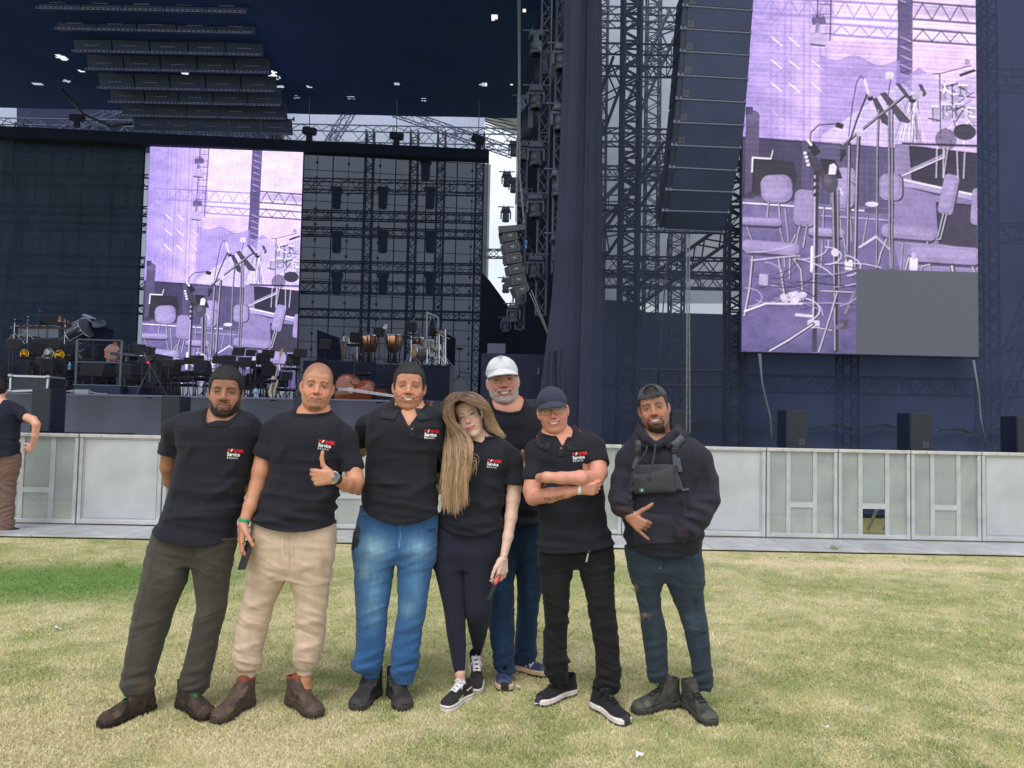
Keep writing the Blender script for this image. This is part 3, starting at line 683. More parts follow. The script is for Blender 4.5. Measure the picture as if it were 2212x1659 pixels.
def logo(shirt,bvh,tl,Y,wpx,rot=0,cutr=None):
 """red POWER / white Service / BRASIL block, top-left pixel tl, width in px"""
 s=wpx*Y/FPX;a=math.radians(rot);ux=np.array([math.cos(a),0,-math.sin(a)]);uz=np.array([math.sin(a),0,math.cos(a)])
 f=sticker(bvh,tl,Y,ux,uz)
 text_mesh('chest_print','P',s*.30,lambda x,y:f(x,y-s*.25),M_RED,shirt,bold=s*.012)
 text_mesh('chest_print','WER',s*.30,lambda x,y:f(x*1.0+s*.40,y-s*.25),M_RED,shirt,bold=s*.012)
 mb=MB();n=20;
 for i in range(n):
  a0,a1=2*math.pi*i/n,2*math.pi*(i+1)/n;r0,r1=s*.108,s*.068;cx,cy=s*.285,-s*.14
  mb.quad(f(cx+r0*math.cos(a0),cy+r0*math.sin(a0)),f(cx+r0*math.cos(a1),cy+r0*math.sin(a1)),f(cx+r1*math.cos(a1),cy+r1*math.sin(a1)),f(cx+r1*math.cos(a0),cy+r1*math.sin(a0)))
 mb.build('chest_print',M_RED,shirt)
 g=lambda x,y:(lambda q:(q[0],q[1]-.001,q[2]))(f(s*.285+x*s,-s*.14+y*s))
 mb=MB();mb.poly([g(.09,.12),g(.02,.0),g(.06,.0),g(-.10,-.14),g(-.03,-.01),g(-.07,-.01),g(-.01,.09)]).build('chest_print',M_WHITE,shirt)
 text_mesh('chest_print','Service',s*.335,lambda x,y:f(x*.86,y-s*.50),M_WHITE,shirt,bold=s*.012)
 text_mesh('chest_print','BRASIL',s*.165,lambda x,y:f(x*1.0+s*.0,y-s*.67),M_WHITE,shirt,sp=1.55,bold=s*.003)
def neckcut(c,r,tilt=.35,ry=.85):
 """removes the neck opening: tilted elliptical tube upwards from point c (front edge centre height)"""
 def f(X,Y,Z):
  x=(X-c[0])/r;y=(Y-c[1])/(r*ry);q=(np.sqrt(x*x+y*y)-1)*r;return np.maximum(q,(c[2]-Z)+tilt*(Y-c[1]))
 return f,(c[0]-r-.03,c[1]-r*ry-.05,c[2]-.24),(c[0]+r+.03,c[1]+r*ry+.05,c[2]+.35)
def person_root(p,label,Y):
 g=np.array(p);return empty('person',(g[0],g[1],0),label,'person',None)
BLK=(31,32,41)
def polo_collar(parent,C,r,bvh,col,redin=True,tiltx=0,open_=24):
 """folded collar round the neck, its fall lying on the shirt. C: neck base centre (world)"""
 mb=MB();n=52;rows=[];reds=[]
 def surf(th,rad,zt,front):
  d=Vector((math.sin(th),math.cos(th),0));o=Vector(C)+d*rad
  h=bvh.ray_cast(Vector((o.x,o.y,C[2]+.25)),Vector((0,0,-1)));zd=h[0].z if h[0]is not None else zt
  P1=np.array((o.x,o.y,zd))
  h=bvh.ray_cast(Vector((C[0]+d.x*.4,C[1]+d.y*.4,zt)),-d);P2=np.array(h[0])if h[0]is not None else P1
  w=float(sst(.62,.90,np.array(front)));return P1*(1-w)+P2*w
 for i in range(n+1):
  th=math.radians(-180+open_+(360-2*open_)*i/n);c,s_=math.cos(th),math.sin(th);front=float(sst(.1,1,np.array((-c+1)/2)));d=np.array([s_,c,0])
  out=surf(th,r+.026,C[2]-.010-.062*front-.012*front**3,front)+d*.004+np.array([0,0,.006]);o2=surf(th,r+.038,C[2]-.022-.064*front-.012*front**3,front)+d*.003+np.array([0,0,.004])
  top=C+d*np.array([r-.004,(r-.004)*.95,0])+np.array([0,0,.030-.052*front]);fold=C+d*np.array([r+.007,r*.95+.007,0])+np.array([0,0,.036-.054*front]);base=top+np.array([0,0,-.03])
  fold[2]=max(fold[2],out[2]+.012)if front<.7 else fold[2];rows.append((base,top,fold,(fold+out)/2+d*.007+np.array([0,0,.004]),out));reds.append((out,o2,front,s_))
 for a,b in zip(rows[:-1],rows[1:]):
  for j in range(4):mb.quad(a[j],b[j],b[j+1],a[j+1])
 o=mb.build('collar',mat('polo_rib',tuple(lin(col)),.9,bump=.4,bscale=300),parent,smooth=True)
 md=o.modifiers.new('thick','SOLIDIFY');md.thickness=.0035;md.offset=0
 if redin:
  for sg in(-1,1):
   rr=MB()
   for a,b in zip(reds[:-1],reds[1:]):
    if a[3]*sg>.35 and a[2]<.72 and a[2]>.30:rr.quad(a[0]-[0,0,.003],b[0]-[0,0,.003],b[1],a[1])
   q=rr.build('collar_piping',mat('collar_red',tuple(lin((226,34,66))),.8),o);m2=q.modifiers.new('thick','SOLIDIFY');m2.thickness=.003
 return o
SK=lambda*c:tuple(lin(c))
def grass_col(x,y,jit=None):
 P=np.stack([x,y,0*x],-1);n1=fbm(P*1.1,3,4);n2=fbm(P*4.5,9,3);n3=vn(P*14,5);n4=fbm(P*9,21,3)
 dry=lin((227,216,172));mid=lin((201,198,142));grn=lin((146,162,98));lush=lin((92,142,60));tan=lin((244,222,186))
 m=np.clip(.42+(n1-.5)*1.0+(n4-.5)*2.2,0,1)[...,None];C=dry*(1-m)+mid*m
 m=np.clip((n1-.5)*1.5+(n3-.5)*.9+(n2-.5)*1.6+.30,0,1)[...,None]*.62;C=C*(1-m)+grn*m
 far=np.clip((y-5.8)/2.2,0,1)*np.clip((8.1-y)/.9,0,1);m=np.clip(far*(.25+n2*.7)*(x>-4),0,1)[...,None]*.45;C=C*(1-m)+grn*m
 c0=gnd(40,1258);q=np.hypot((x-c0[0])/2.25,(y-c0[1]-.30*(x-c0[0]))/.95)+(n2-.5)*.5;m=np.clip(1.35-q,0,1)[...,None];m=m*m*(3-2*m)*.78;C=C*(1-m)+lush*m
 c1=gnd(1900,1222);q=np.hypot((x-c1[0])/2.6,(y-c1[1]+.05*(x-c1[0]))/.22)+(n2-.5)*.9;m=np.clip(1.3-q,0,1)[...,None]*.9;C=C*(1-m)+tan*m
 c2=gnd(300,1600);q=np.hypot((x-c2[0])/1.8,(y-c2[1])/.5)+(n2-.5)*.8;m=np.clip(1.2-q,0,1)[...,None]*.4;C=C*(1-m)+tan*m
 m=np.clip((y-9.9)/.5,0,1)[...,None]*.9;C=C*(1-m)+lin((124,126,82))*m
 return C
xs=np.concatenate([[-120,-40,-16],np.arange(-9,9.01,.06),[16,40,120]]);ys=np.concatenate([[-30,0,1.5],np.arange(2.6,9.3,.06),[10,12,20,40,90,250]])
GX,GY=np.meshgrid(xs,ys,indexing='ij');GZ=.006*(vn(np.stack([GX*3,GY*3,0*GX],-1),2)-.5)*(GY<8.6)*(GY>2.6)
V=np.stack([GX,GY,GZ-.004],-1).reshape(-1,3);nx,ny=len(xs),len(ys);I=(np.arange(nx-1)[:,None]*ny+np.arange(ny-1)[None]).ravel()
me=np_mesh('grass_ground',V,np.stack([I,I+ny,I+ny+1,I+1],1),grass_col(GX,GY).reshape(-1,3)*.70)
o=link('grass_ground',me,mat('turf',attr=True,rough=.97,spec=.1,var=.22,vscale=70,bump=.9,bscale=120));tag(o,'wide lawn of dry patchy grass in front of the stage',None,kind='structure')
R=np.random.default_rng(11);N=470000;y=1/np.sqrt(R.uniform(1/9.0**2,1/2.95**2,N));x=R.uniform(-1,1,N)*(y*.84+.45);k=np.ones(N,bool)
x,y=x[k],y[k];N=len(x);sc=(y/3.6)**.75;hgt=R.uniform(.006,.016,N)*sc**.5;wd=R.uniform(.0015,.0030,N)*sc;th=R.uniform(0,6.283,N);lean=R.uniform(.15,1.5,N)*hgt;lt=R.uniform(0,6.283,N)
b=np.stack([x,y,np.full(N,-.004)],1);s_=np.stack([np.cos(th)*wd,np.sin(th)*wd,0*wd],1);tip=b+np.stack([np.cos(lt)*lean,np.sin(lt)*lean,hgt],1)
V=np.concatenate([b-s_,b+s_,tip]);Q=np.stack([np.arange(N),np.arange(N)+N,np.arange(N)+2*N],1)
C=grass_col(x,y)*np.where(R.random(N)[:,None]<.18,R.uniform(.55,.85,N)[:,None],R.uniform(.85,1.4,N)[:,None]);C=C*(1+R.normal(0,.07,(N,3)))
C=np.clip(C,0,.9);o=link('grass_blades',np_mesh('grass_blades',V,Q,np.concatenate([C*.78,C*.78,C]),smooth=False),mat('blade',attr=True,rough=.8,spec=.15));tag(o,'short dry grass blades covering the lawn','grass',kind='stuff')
mb=MB()
def tuft(u,v,n,h,lab):
 g=gnd(u,v);m=MB()
 for i in range(n):
  a=random.uniform(0,6.28);r=random.uniform(0,.07);p=g+np.array([r*math.cos(a),r*math.sin(a),0]);q=p+np.array([random.gauss(0,.04),random.gauss(0,.03),h*random.uniform(.5,1)]);m.bar(p,q,.0025,3,.0005,caps=False)
 tag(m.build('grass_tuft',mat('tuft_green',SK(120,140,70),.8),None),lab,'grass tuft','grass tufts')
tuft(1800,1192,60,.10,'taller green grass tuft against the metal plates on the right');tuft(490,1185+12,26,.06,'small grass tuft by the plates behind the second man');tuft(256,1224,34,.07,'tall green tuft at the edge of the lush patch on the left')
def scrap(u,v,s,lab,col=(225,228,230)):
 g=gnd(u,v);m=MB();pr=[g+np.array([random.gauss(0,s),random.gauss(0,s*.8),.012+random.random()*.012])for _ in range(7)]
 for i in range(5):m.poly([pr[i],pr[i+1],pr[i+2]])
 tag(m.build('paper_scrap',mat('scrap_%d'%col[0],SK(*col),.6),None),lab,'litter','bits of litter on the grass')
for u,v,s,l in((116,1360,.035,'flat white paper strip on dry grass at far left'),(1152,1527,.018,'white scrap on grass left of the black running shoe'),(1650,1416,.014,'small white scrap on grass right of the hoodie man'),(1790,1577,.014,'small pale scrap on grass at lower right'),(1286,1500,.012,'whitish scrap on grass between the two black running shoes'),(1383,1600+38,.02,'pale scrap on the grass below the hoodie man'),(1122,1490,.013,'white scrap on grass right of the blue sneaker pointing at the camera'),(108,1213,.025,'white scrap in the lush green patch'),(1650+435,1190,.03,'white scrap at the plates on the far right')):scrap(u,v,s,l)
scrap(1667,1187,.02,'small red scrap beside the tall tuft by the plates',(200,60,70))
M_GALV=mat('galvanised_steel',(.50,.52,.53),.42,.35,var=.16,vscale=5,bump=.15,bscale=30,var2=(.60,.62,.64))
M_ALU=mat('worn_aluminium',(.52,.54,.57),.38,.35,var=.16,vscale=2.2,bump=.3,bscale=9,var2=(.44,.45,.47))
M_RAIL=mat('stained_rail',(.54,.53,.50),.5,.3,var=.2,vscale=9,var2=(.40,.27,.17))
def perf():
 m=mat('perforated_sheet',(.42,.46,.44),.45,.3,var=.2,vscale=3);N=m.node_tree.nodes;L=m.node_tree.links;b=N['Principled BSDF'];out=N['Material Output']
 tc=N.new('ShaderNodeTexCoord');mp=N.new('ShaderNodeMapping');mp.inputs['Scale'].default_value=(76,76,76);L.new(tc.outputs['Object'],mp.inputs['Vector'])
 sp=N.new('ShaderNodeSeparateXYZ');L.new(mp.outputs[0],sp.inputs[0]);pr=[]
 for ax in('X','Z'):
  f=N.new('ShaderNodeMath');f.operation='FRACT';L.new(sp.outputs[ax],f.inputs[0]);g=N.new('ShaderNodeMath');g.operation='GREATER_THAN';g.inputs[1].default_value=.56;L.new(f.outputs[0],g.inputs[0]);pr.append(g)
 mu=N.new('ShaderNodeMath');mu.operation='MULTIPLY';L.new(pr[0].outputs[0],mu.inputs[0]);L.new(pr[1].outputs[0],mu.inputs[1])
 t=N.new('ShaderNodeBsdfTransparent');mx=N.new('ShaderNodeMixShader');L.new(mu.outputs[0],mx.inputs[0]);L.new(b.outputs[0],mx.inputs[1]);L.new(t.outputs[0],mx.inputs[2]);L.new(mx.outputs[0],out.inputs['Surface']);return m
M_PERF=perf();M_DARK=mat('dark_hole',(.01,.01,.01),.9)
HB=1.19
def barrier(x0,x1,kind,label,y0=10.0,y1=10.0):
 root=empty('crowd_barrier',((x0+x1)/2,(y0+y1)/2,0),label,'barrier','metal crowd barriers in a row');y=(y0+y1)/2;g=.008;a,b=x0+g,x1-g;zb=.045
 m=MB();m.box(((a+b)/2,y,HB-.022),(b-a,.07,.044),None,.006);m.build('top_rail',M_RAIL,root)
 m=MB();m.box((a+.022,y,(HB-.046+zb)/2),(.044,.05,HB-.046-zb),None,.004);m.box((b-.022,y,(HB-.046+zb)/2),(.044,.05,HB-.046-zb),None,.004);m.box(((a+b)/2,y,zb+.028),(b-a-.09,.046,.05),None,.004)
 for sx in(a+.022,b-.022):
  for zz in(.35,.62,.84,1.0):m.lathe((sx,y-.0255,zz+random.uniform(-.03,.03)),[(.008,0),(.008,.004),(.0001,.005)],6,(0,-1,0))
 m.build('frame',M_GALV,root);W=b-a-.088
 if kind=='solid':
  MB().box(((a+b)/2,y+.004,(HB-.044+zb+.053)/2),(W,.004,HB-.044-zb-.053)).build('sheet',M_ALU,root)
  m=MB();
  for k in range(9):m.lathe((a+.1+(b-a-.2)*random.random(),y+.0015,.2+.85*random.random()),[(.009*random.random()+.003,0),(.003,.0012),(.0001,.0014)],8,(0,-1,0))
  m.build('dents',M_DARK if random.random()<.3 else M_GALV,root)
  m=MB();i=.022
  for(p,q)in(((a+.044+i,zb+.053+i),(b-.044-i,zb+.053+i)),((a+.044+i,HB-.044-i),(b-.044-i,HB-.044-i)),((a+.044+i,zb+.053+i),(a+.044+i,HB-.044-i)),((b-.044-i,zb+.053+i),(b-.044-i,HB-.044-i))):m.bar((p[0],y+.0005,p[1]),(q[0],y+.0005,q[1]),.0025,4)
  m.build('panel_edge',mat('panel_edge',(.22,.22,.23),.6),root)
 else:
  z0,z1=zb+.053,HB-.044;w3=W/3;op=kind=='open'
  cols=[(a+.044,a+.044+w3*.78),(a+.044+w3*.98,a+.044+w3*2.02),(a+.044+w3*2.22,b-.044)]
  for ci,(c0,c1)in enumerate(cols):
   zz=[(z0,z1)]if ci!=1 else[(z0+.40,z1)]+([]if op else[(z0,z0+.33)])
   for q0,q1 in zz:MB().quad((c0,y+.006,q0),(c1,y+.006,q0),(c1,y+.006,q1),(c0,y+.006,q1)).build('mesh_sheet',M_PERF,root)
  m=MB()
  for c0,c1 in((cols[0][1],cols[1][0]),(cols[1][1],cols[2][0])):m.box(((c0+c1)/2,y-.002,(z0+z1)/2),(c1-c0,.008,z1-z0))
  m.box(((cols[1][0]+cols[1][1])/2,y-.002,z0+.365),(cols[1][1]-cols[1][0],.008,.07))
  for cx_ in((cols[0][1]+cols[1][0])/2,(cols[1][1]+cols[2][0])/2):
   for k in range(10):m.lathe((cx_,y-.006,z0+.06+k*.1),[(.006,0),(.006,.003),(.0001,.004)],6,(0,-1,0))
  m.build('flat_bars',M_GALV,root)
 for xx in(a+.1,b-.1):MB().bar((xx,y+.03,HB-.1),(xx,y+.95,.04),.02,6).build('brace',M_GALV,root)
 MB().box(((a+b)/2,y-.47+.01,.022),(b-a+.010,.93,.018),None,.002).build('foot_plate',mat('chequer_plate',(.50,.51,.53),.42,.35,var=.25,vscale=3,bump=.8,bscale=55,stretch=(1,1,1),var2=(.36,.34,.34)),root)
us=[-330,-170,-10,170,352,512,672,836,1004,1174,1344,1500,1656,1812,1970,2124,2280,2440]
kn=['mesh','mesh','mesh','solid','mesh','mesh','mesh','mesh','mesh','mesh','solid','solid','mesh','open','mesh','solid','mesh']
lb=['barrier beyond the left edge of the picture','perforated barrier partly outside the left edge','perforated barrier behind the man walking off at far left','solid sheet barrier left of the olive-trousered man','perforated barrier behind the olive-trousered man','perforated barrier between the two leftmost men of the group','perforated barrier between the thumbs-up man and the blue jeans man','perforated barrier behind the blue jeans man','perforated barrier behind the blonde woman','perforated barrier behind the folded-arms man','solid sheet barrier behind the hoodie man\'s left side','solid sheet barrier just right of the hoodie man','perforated barrier right of the solid one by the hoodie man','perforated barrier with a square opening at its foot','perforated barrier right of the one with the opening','solid sheet barrier at the right edge','barrier beyond the right edge of the picture']
for i in range(len(us)-1):
 if i==0 or i==len(us)-2:continue
 barrier(pt(us[i],1050,10)[0],pt(us[i+1],1050,10)[0],kn[i],lb[i],9.97+.006*i,9.97+.006*i)
M_SKIRT=mat('stage_skirt',(.150,.160,.245),.9,var=.14,vscale=1.3,stretch=(1,1,.3),sheen=.2)
M_NAVY=mat('black_drape',(.016,.022,.055),.92,var=.25,vscale=.8,sheen=.2)
M_BLACK=mat('black_cloth',(.005,.011,.034),.95,var=.2,vscale=1)
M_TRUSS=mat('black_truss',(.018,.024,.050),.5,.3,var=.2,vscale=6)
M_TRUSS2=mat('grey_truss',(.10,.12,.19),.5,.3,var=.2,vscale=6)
M_CAB=mat('cabinet_paint',(.009,.017,.046),.55,var=.2,vscale=4,bump=.1,bscale=200)
M_GRILLE=mat('speaker_grille',(.015,.027,.078),.6,var=.3,vscale=2.5,bump=.8,bscale=190)
M_FIX=mat('fixture_grey',(.115,.135,.205),.45,.2,var=.15,vscale=12);M_LENS=mat('fixture_lens',(.006,.007,.010),.15)
M_CHR=mat('chrome',(.72,.74,.78),.18,1,var=.1);M_CHAIN=mat('chain_steel',(.20,.205,.21),.4,.7,var=.3,vscale=20)
M_CEIL=mat('roof_underside',(.003,.036,.150),.9,var=.18,vscale=.25)  # black roof; the blue in its colour stands in for a haze veil
ZS_=1.857;YS_=17.0
X_=lambda u,v,Y:pt(u,v,Y)[0]
Zv=lambda u,v,Y:pt(u,v,Y)[2]
def thing1(mb,name,m,label,cat,group=None,**k):return tag(mb.build(name,m,None,**k),label,cat,group)
def truss_mb(a,b,w,r=.022,step=None,side=(0,1,0),n4=True):
 """box truss between a and b"""
 a=np.array(a,float);b=np.array(b,float);d=b-a;L=np.linalg.norm(d);d /= L;s1=np.array(side,float);s1=unit(s1-np.dot(s1,d)*d);s2=np.cross(d,s1);m=MB();step=step or w
 cs=[(-1,-1),(1,-1),(1,1),(-1,1)];off=[(s1*c0+s2*c1)*w/2 for c0,c1 in cs]
 for o in off:m.bar(a+o,b+o,r,5)
 n=max(1,int(round(L/step)))
 for k in range(4):
  o0,o1=off[k],off[(k+1)%4]
  for i in range(n):
   p,q=a+d*L*i/n,a+d*L*(i+1)/n;m.bar(p+(o0 if i%2 else o1),q+(o1 if i%2 else o0),r*.6,4,caps=False)
   if i%4==0:m.bar(p+o0,p+o1,r*.6,4,caps=False)
 return m
def tr(a,b,w,label,group=None,m=None,r=.022,step=None,side=(0,1,0),name='truss'):return thing1(truss_mb(a,b,w,r,step,side),name,m or M_TRUSS,label,'truss',group)
mb=MB();x0,x1=X_(-260,860,YS_),X_(1240,872,YS_);mb.box(((x0+x1)/2,25.5,ZS_-.03),(x1-x0,17,.06));tag(mb.build('stage_deck',M_BLACK),'black stage floor',None,kind='structure')
n=160;xs_=np.linspace(x0,x1,n);V=[];
for i,xx in enumerate(xs_):
 yy=YS_-.01-.008*math.sin(xx*5)-.006*math.sin(xx*13.7+1);V +=[(xx,yy-.01,0),(xx,yy,ZS_-.035),(xx,YS_-.03,ZS_-.03),(xx,YS_-.03,ZS_+.015),(xx,YS_+.1,ZS_+.016)]
Q=[(i*5+k,i*5+5+k,i*5+6+k,i*5+k+1)for i in range(n-1)for k in range(4)]
tag(link('stage_skirt',np_mesh('stage_skirt',V,Q),M_SKIRT),'grey-purple cloth skirt along the front of the stage','stage skirt')
mb=MB();xa,xb=X_(-250,300,37),X_(1046,300,37);n=900;V=[];Q=[]
for i in range(n+1):
 xx=xa+(xb-xa)*i/n;yy=37+(.05 if i%2 else 0)
 for zz in(1.9,8,18.0):V.append((xx,yy+.1*math.sin(xx*1.3+zz),zz))
Q=[(i*3+k,i*3+3+k,i*3+4+k,i*3+1+k)for i in range(n)for k in(0,1)]
tarp=mat('rear_tarp',(.66,.70,.84),.8,var=.14,vscale=.5);N_=tarp.node_tree.nodes;tr_=N_.new('ShaderNodeBsdfTranslucent');tr_.inputs[0].default_value=(.80,.85,.98,1);mx_=N_.new('ShaderNodeMixShader');mx_.inputs[0].default_value=.6;tarp.node_tree.links.new(N_['Principled BSDF'].outputs[0],mx_.inputs[1]);tarp.node_tree.links.new(tr_.outputs[0],mx_.inputs[2]);tarp.node_tree.links.new(mx_.outputs[0],N_['Material Output'].inputs['Surface'])
tag(link('rear_tarp',np_mesh('rear_tarp',V,Q,smooth=False),tarp),'pale corrugated translucent wall closing the back of the stage','wall')
cz=14.4;holes=[(zJ(1555,115),.34,.40),(zJ(1490,549),.42,.32),(zJ(630,636),.5,.3),(zJ(1100,645),.25,.3),(zJ(360,568),.22,.22),(zJ(930,549),.25,.22),(zJ(1750,72),.2,.2),(zJ(160,562),.3,.2),(zJ(260,632),.2,.2),(zI(400,370),.5,.5),(zI(1200,475),.5,.4),(zI(1780,500),.5,.5),(zI(1775,470),.25,.25),(zI(1820,562),.3,.2),(zI(435,525),.3,.3),(zI(525,466),.3,.2),(zI(240,543),.6,.2),(zI(1925,630),.3,.3),(zJ(1665,552),.2,.15)]
HL=[(ptz(*p,cz),a*.36,b*.5)for p,a,b in holes];g=.10;xs_=np.arange(-27,2.4,g);ys_=np.arange(8,32.6,g);V=[];idx={};Q=[]
def vi(i,j):
 if(i,j)not in idx:idx[i,j]=len(V);V.append((xs_[0]+g*i,ys_[0]+g*j,cz+.03*math.sin(i*.16)*math.sin(j*.14)))
 return idx[i,j]
for i in range(len(xs_)-1):
 for j in range(len(ys_)-1):
  cx_,cy_=xs_[i]+g/2,ys_[j]+g/2;lim=.15+(32-cy_)*.135
  if cx_>lim:continue
  if any(((cx_-h[0])/a)**2+((cy_-h[1])/b)**2<1 for h,a,b in HL)and cy_<32:continue
  Q.append((vi(i,j),vi(i,j+1),vi(i+1,j+1),vi(i+1,j)))
ce=link('roof',np_mesh('roof',V,Q),M_CEIL);tag(ce,'black underside of the stage roof, haze blue put into its colour, pierced by small cable holes','stage roof')
zb0=Zv(300,300,31);a,b=pt(-120,279,29.5),pt(1056,338,31.2);zz=pt(1056,338,31.2)[2];mb=MB();ang=math.atan2(b[1]-a[1],b[0]-a[0]);mb.box(((a[0]+b[0])/2,(a[1]+b[1])/2,zz),(np.hypot(b[0]-a[0],b[1]-a[1]),.5,.44),np.array(Matrix.Rotation(ang,3,'Z')),.04);thing1(mb,'header_beam',M_BLACK,'long black covered beam above the video wall','beam')
for i,(x,y)in enumerate(((360,850),(925,882),(1455,905))):
 u,v=zJ(x,y);p=pt(u,v,30.9);e=empty('effect_light',p,['dark strip light on the black beam, above the right edge of the left screen','dark strip light in the middle of the black beam','tilted dark strip light at the right end of the black beam'][i],'stage light','strip lights on the beam');MB().box(p,(.58,.22,.30),np.array(Matrix.Rotation(.1 if i<2 else .4,3,'Y')),.05).build('lamp_housing',M_FIX if 0 else M_CAB,e);MB().box(p+[0,0,-.28],(.24,.12,.30)).build('bracket',M_TRUSS,e)
 q=ptz(*zJ(*((370,568),(935,549),(1461,560))[i]),cz);thing1(MB().bar(p+[0,0,.1],(p[0],p[1]-.2,cz),.018,5),'hoist_chain',M_CHAIN,['thin chain from the roof to the left strip light','thin chain from the roof to the middle strip light','thin chain from the roof to the right strip light'][i],'chain','chains down to the strip lights')
for v0,v1,Y,w,nm,mm in((218,240,33.5,.50,'black truss along the back edge of the roof',M_TRUSS),(276,316,35.5,.8,'grey truss seen in front of the pale rear wall',M_TRUSS2)):
 zc_=(Zv(800,(v0+v1)/2,Y));tr((X_(-200,230,Y),Y,zc_),(X_(1050,240,Y),Y,zc_),w,nm,None,mm,.035,w*.9)
zc_=Zv(1050,300,38);tr((X_(1040,300,38),38,zc_),(X_(1140,300,38),38,zc_),.8,'open truss against the sky right of the video wall',None,M_TRUSS2,.04)
zc_=Zv(1060,548,36);tr((X_(1036,548,36),36,zc_),(X_(1112,548,36),36,zc_),.36,'short truss crossing the bright gap beside the small speaker array',None,M_TRUSS,.03)
for k,(u0,v0,u1,v1)in enumerate(((850,240,1108,330),(640,330,560,236),(110,300,270,236),(760,236,700,330))):
 tr(pt(u0,v0,36),pt(u1,v1,36),.4,['slanting grey brace rising towards the right end of the rear wall','slanting grey brace beside the left screen top','slanting grey brace at the upper left of the rear wall','slanting grey brace in the middle of the rear wall'][k],'braces on the rear wall',M_TRUSS2,.03)
V=[pt(1040,236,39),pt(1175,236,39),pt(1175,320,42),pt(1046,262,42)];mb=MB();mb.prism(V,(0,0,.03));cn=thing1(mb,'canopy',mat('white_canopy',(.72,.75,.82),.8,var=.1,vscale=1),'pale canopy with dark seams beyond the right of the stage roof','canopy')
for k in range(5):MB().bar(pt(1048,240+k*5,39.5)-[0,0,.3],pt(1172,262+k*12,40.5)-[0,0,.3],.03,4).build('seam',M_TRUSS,cn)
for u,lab in((797,'dark lattice post behind the middle of the mesh wall'),(1036,'dark lattice post at the right end of the mesh wall'),(590,'dark lattice post behind the left screen'),(40,'dark lattice post at the far left of the rear wall'),(893,'thin lattice post in the right half of the rear wall'),(952,'thin lattice post near the right end of the rear wall')):
 w=.34;Y=34;tr((X_(u,400,Y),Y,ZS_),(X_(u,400,Y),Y,14.3),w,lab,'posts of the rear wall',M_TRUSS,.035,.34)
for k,(v,w)in enumerate(((404,.5),(468,.36),(504,.34),(578,.4),(624,.45),(680,.36))):
 Y=33.6;zz=Zv(850,v,Y);tr((X_(0,v,Y),Y,zz),(X_(1045,v,Y),Y,zz),w,['topmost','second','third','fourth','fifth','lowest'][k]+' horizontal truss behind the see-through video wall','trusses behind the video wall',M_TRUSS,.03,w)
for i,(u,v)in enumerate(((728,405),(828,405),(930,405),(728,500),(828,500),(930,500),(728,590),(828,590),(930,590),(1040-120,345))):
 p=pt(u,v,33.0);lab=('left','middle','right')[i%3]+' hanging light in the '+('top','middle','bottom')[i//3]+' row behind the mesh wall' if i<9 else 'wide light hanging just under the beam behind the mesh wall'
 m=MB();m.box(p+[0,0,-.1],(.5,.3,.22),None,.04);m.box(p+[0,0,-.45],(.40,.08,.5),None,.03);m.lathe(p+[0,0,-.95],[(.02,0),(.17,.03),(.20,.2),(.19,.5),(.05,.62)],10);thing1(m,'hanging_light',M_CAB,lab,'stage light','lights behind the mesh wall')
mb=MB();mb.prism([pt(u,v,36.4)for u,v in((36,196),(612,196),(612,330),(36,330))],(0,.05,0));thing1(mb,'darkening_sheet',sheer('sheer_blue',(.035,.045,.10),.85),'dark blue see-through sheet added to darken the upper left of the rear wall','drape')  # see-through overlay added to darken this part of the rear wall
def led_section(u0,u1,v0,v1,Y,m,label,bars=8,hb=14):
 Yl,Yr=Y;xa,xb=X_(u0,v0[0],Yl),X_(u1,v0[1],Yr);za,zt=ZS_+.1,Zv(u1,v0[1],Yr);root=empty('video_wall',((xa+xb)/2,(Yl+Yr)/2,za),label,'video wall','see-through video wall sections');yf=lambda x:Yl+(Yr-Yl)*(x-xa)/(xb-xa)
 MB().quad((xa,Yl,za),(xb,Yr,za),(xb,Yr,zt),(xa,Yl,zt)).build('led_mesh',m,root);g=MB()
 for i in range(bars+1):xx=xa+(xb-xa)*i/bars;g.bar((xx,yf(xx)+.06,za),(xx,yf(xx)+.06,zt),.030 if i%2==0 else .014,4)
 for j in range(hb+1):zz=za+(zt-za)*j/hb;g.bar((xa,Yl+.07,zz),(xb,Yr+.07,zz),.016,4)
 for i in range(1,bars,2):
  for j in range(hb):g.lathe((xa+(xb-xa)*i/bars,yf(xa+(xb-xa)*i/bars)+.05,za+(zt-za)*(j+.5)/hb),[(.001,-.09),(.07,0),(.001,.09)],5)
 g.build('support_grid',M_TRUSS,root);k=MB()
 for i in range(bars*2+1):xx=xa+(xb-xa)*i/(bars*2);k.box((xx,yf(xx),zt+.09),(.10,.08,.16),None,.02)
 k.build('hanging_brackets',M_FIX,root);return root
led_section(651,1054,(332,354),850,(31.0,31.85),sheer('led_mesh_cloth',(.032,.044,.086),.80,var=.2,vscale=14,stretch=(1,1,.05)),'see-through video wall section between the left screen and the bright gap',12,16)
led_section(-90,312,(302,316),850,(30.3,30.7),sheer('led_mesh_dark',(.030,.048,.086),.985,var=.25,vscale=3,stretch=(1,1,.2)),'dark video wall section left of the lit left screen',12,16)
Y=31.3;led=MB();xa,xb=X_(1046,400,Y),X_(1059,400,Y);led.box(((xa+xb)/2,Y,(Zv(1050,355,Y)+Zv(1050,620,Y))/2),(xb-xa,.05,Zv(1050,355,Y)-Zv(1050,620,Y)));thing1(led,'led_strip',sheer('led_strip_m',(.25,.27,.30),.6),'narrow pale perforated strip at the right end of the video wall','video wall')
mb=MB();mb.prism([pt(u,v,27)for u,v in((1040,588),(1058,606),(1103,668),(1200,690),(1200,900),(1030,900))],(0,.1,0));thing1(mb,'black_flat',M_BLACK,'black drape with a slanting top under the bright gap','drape')
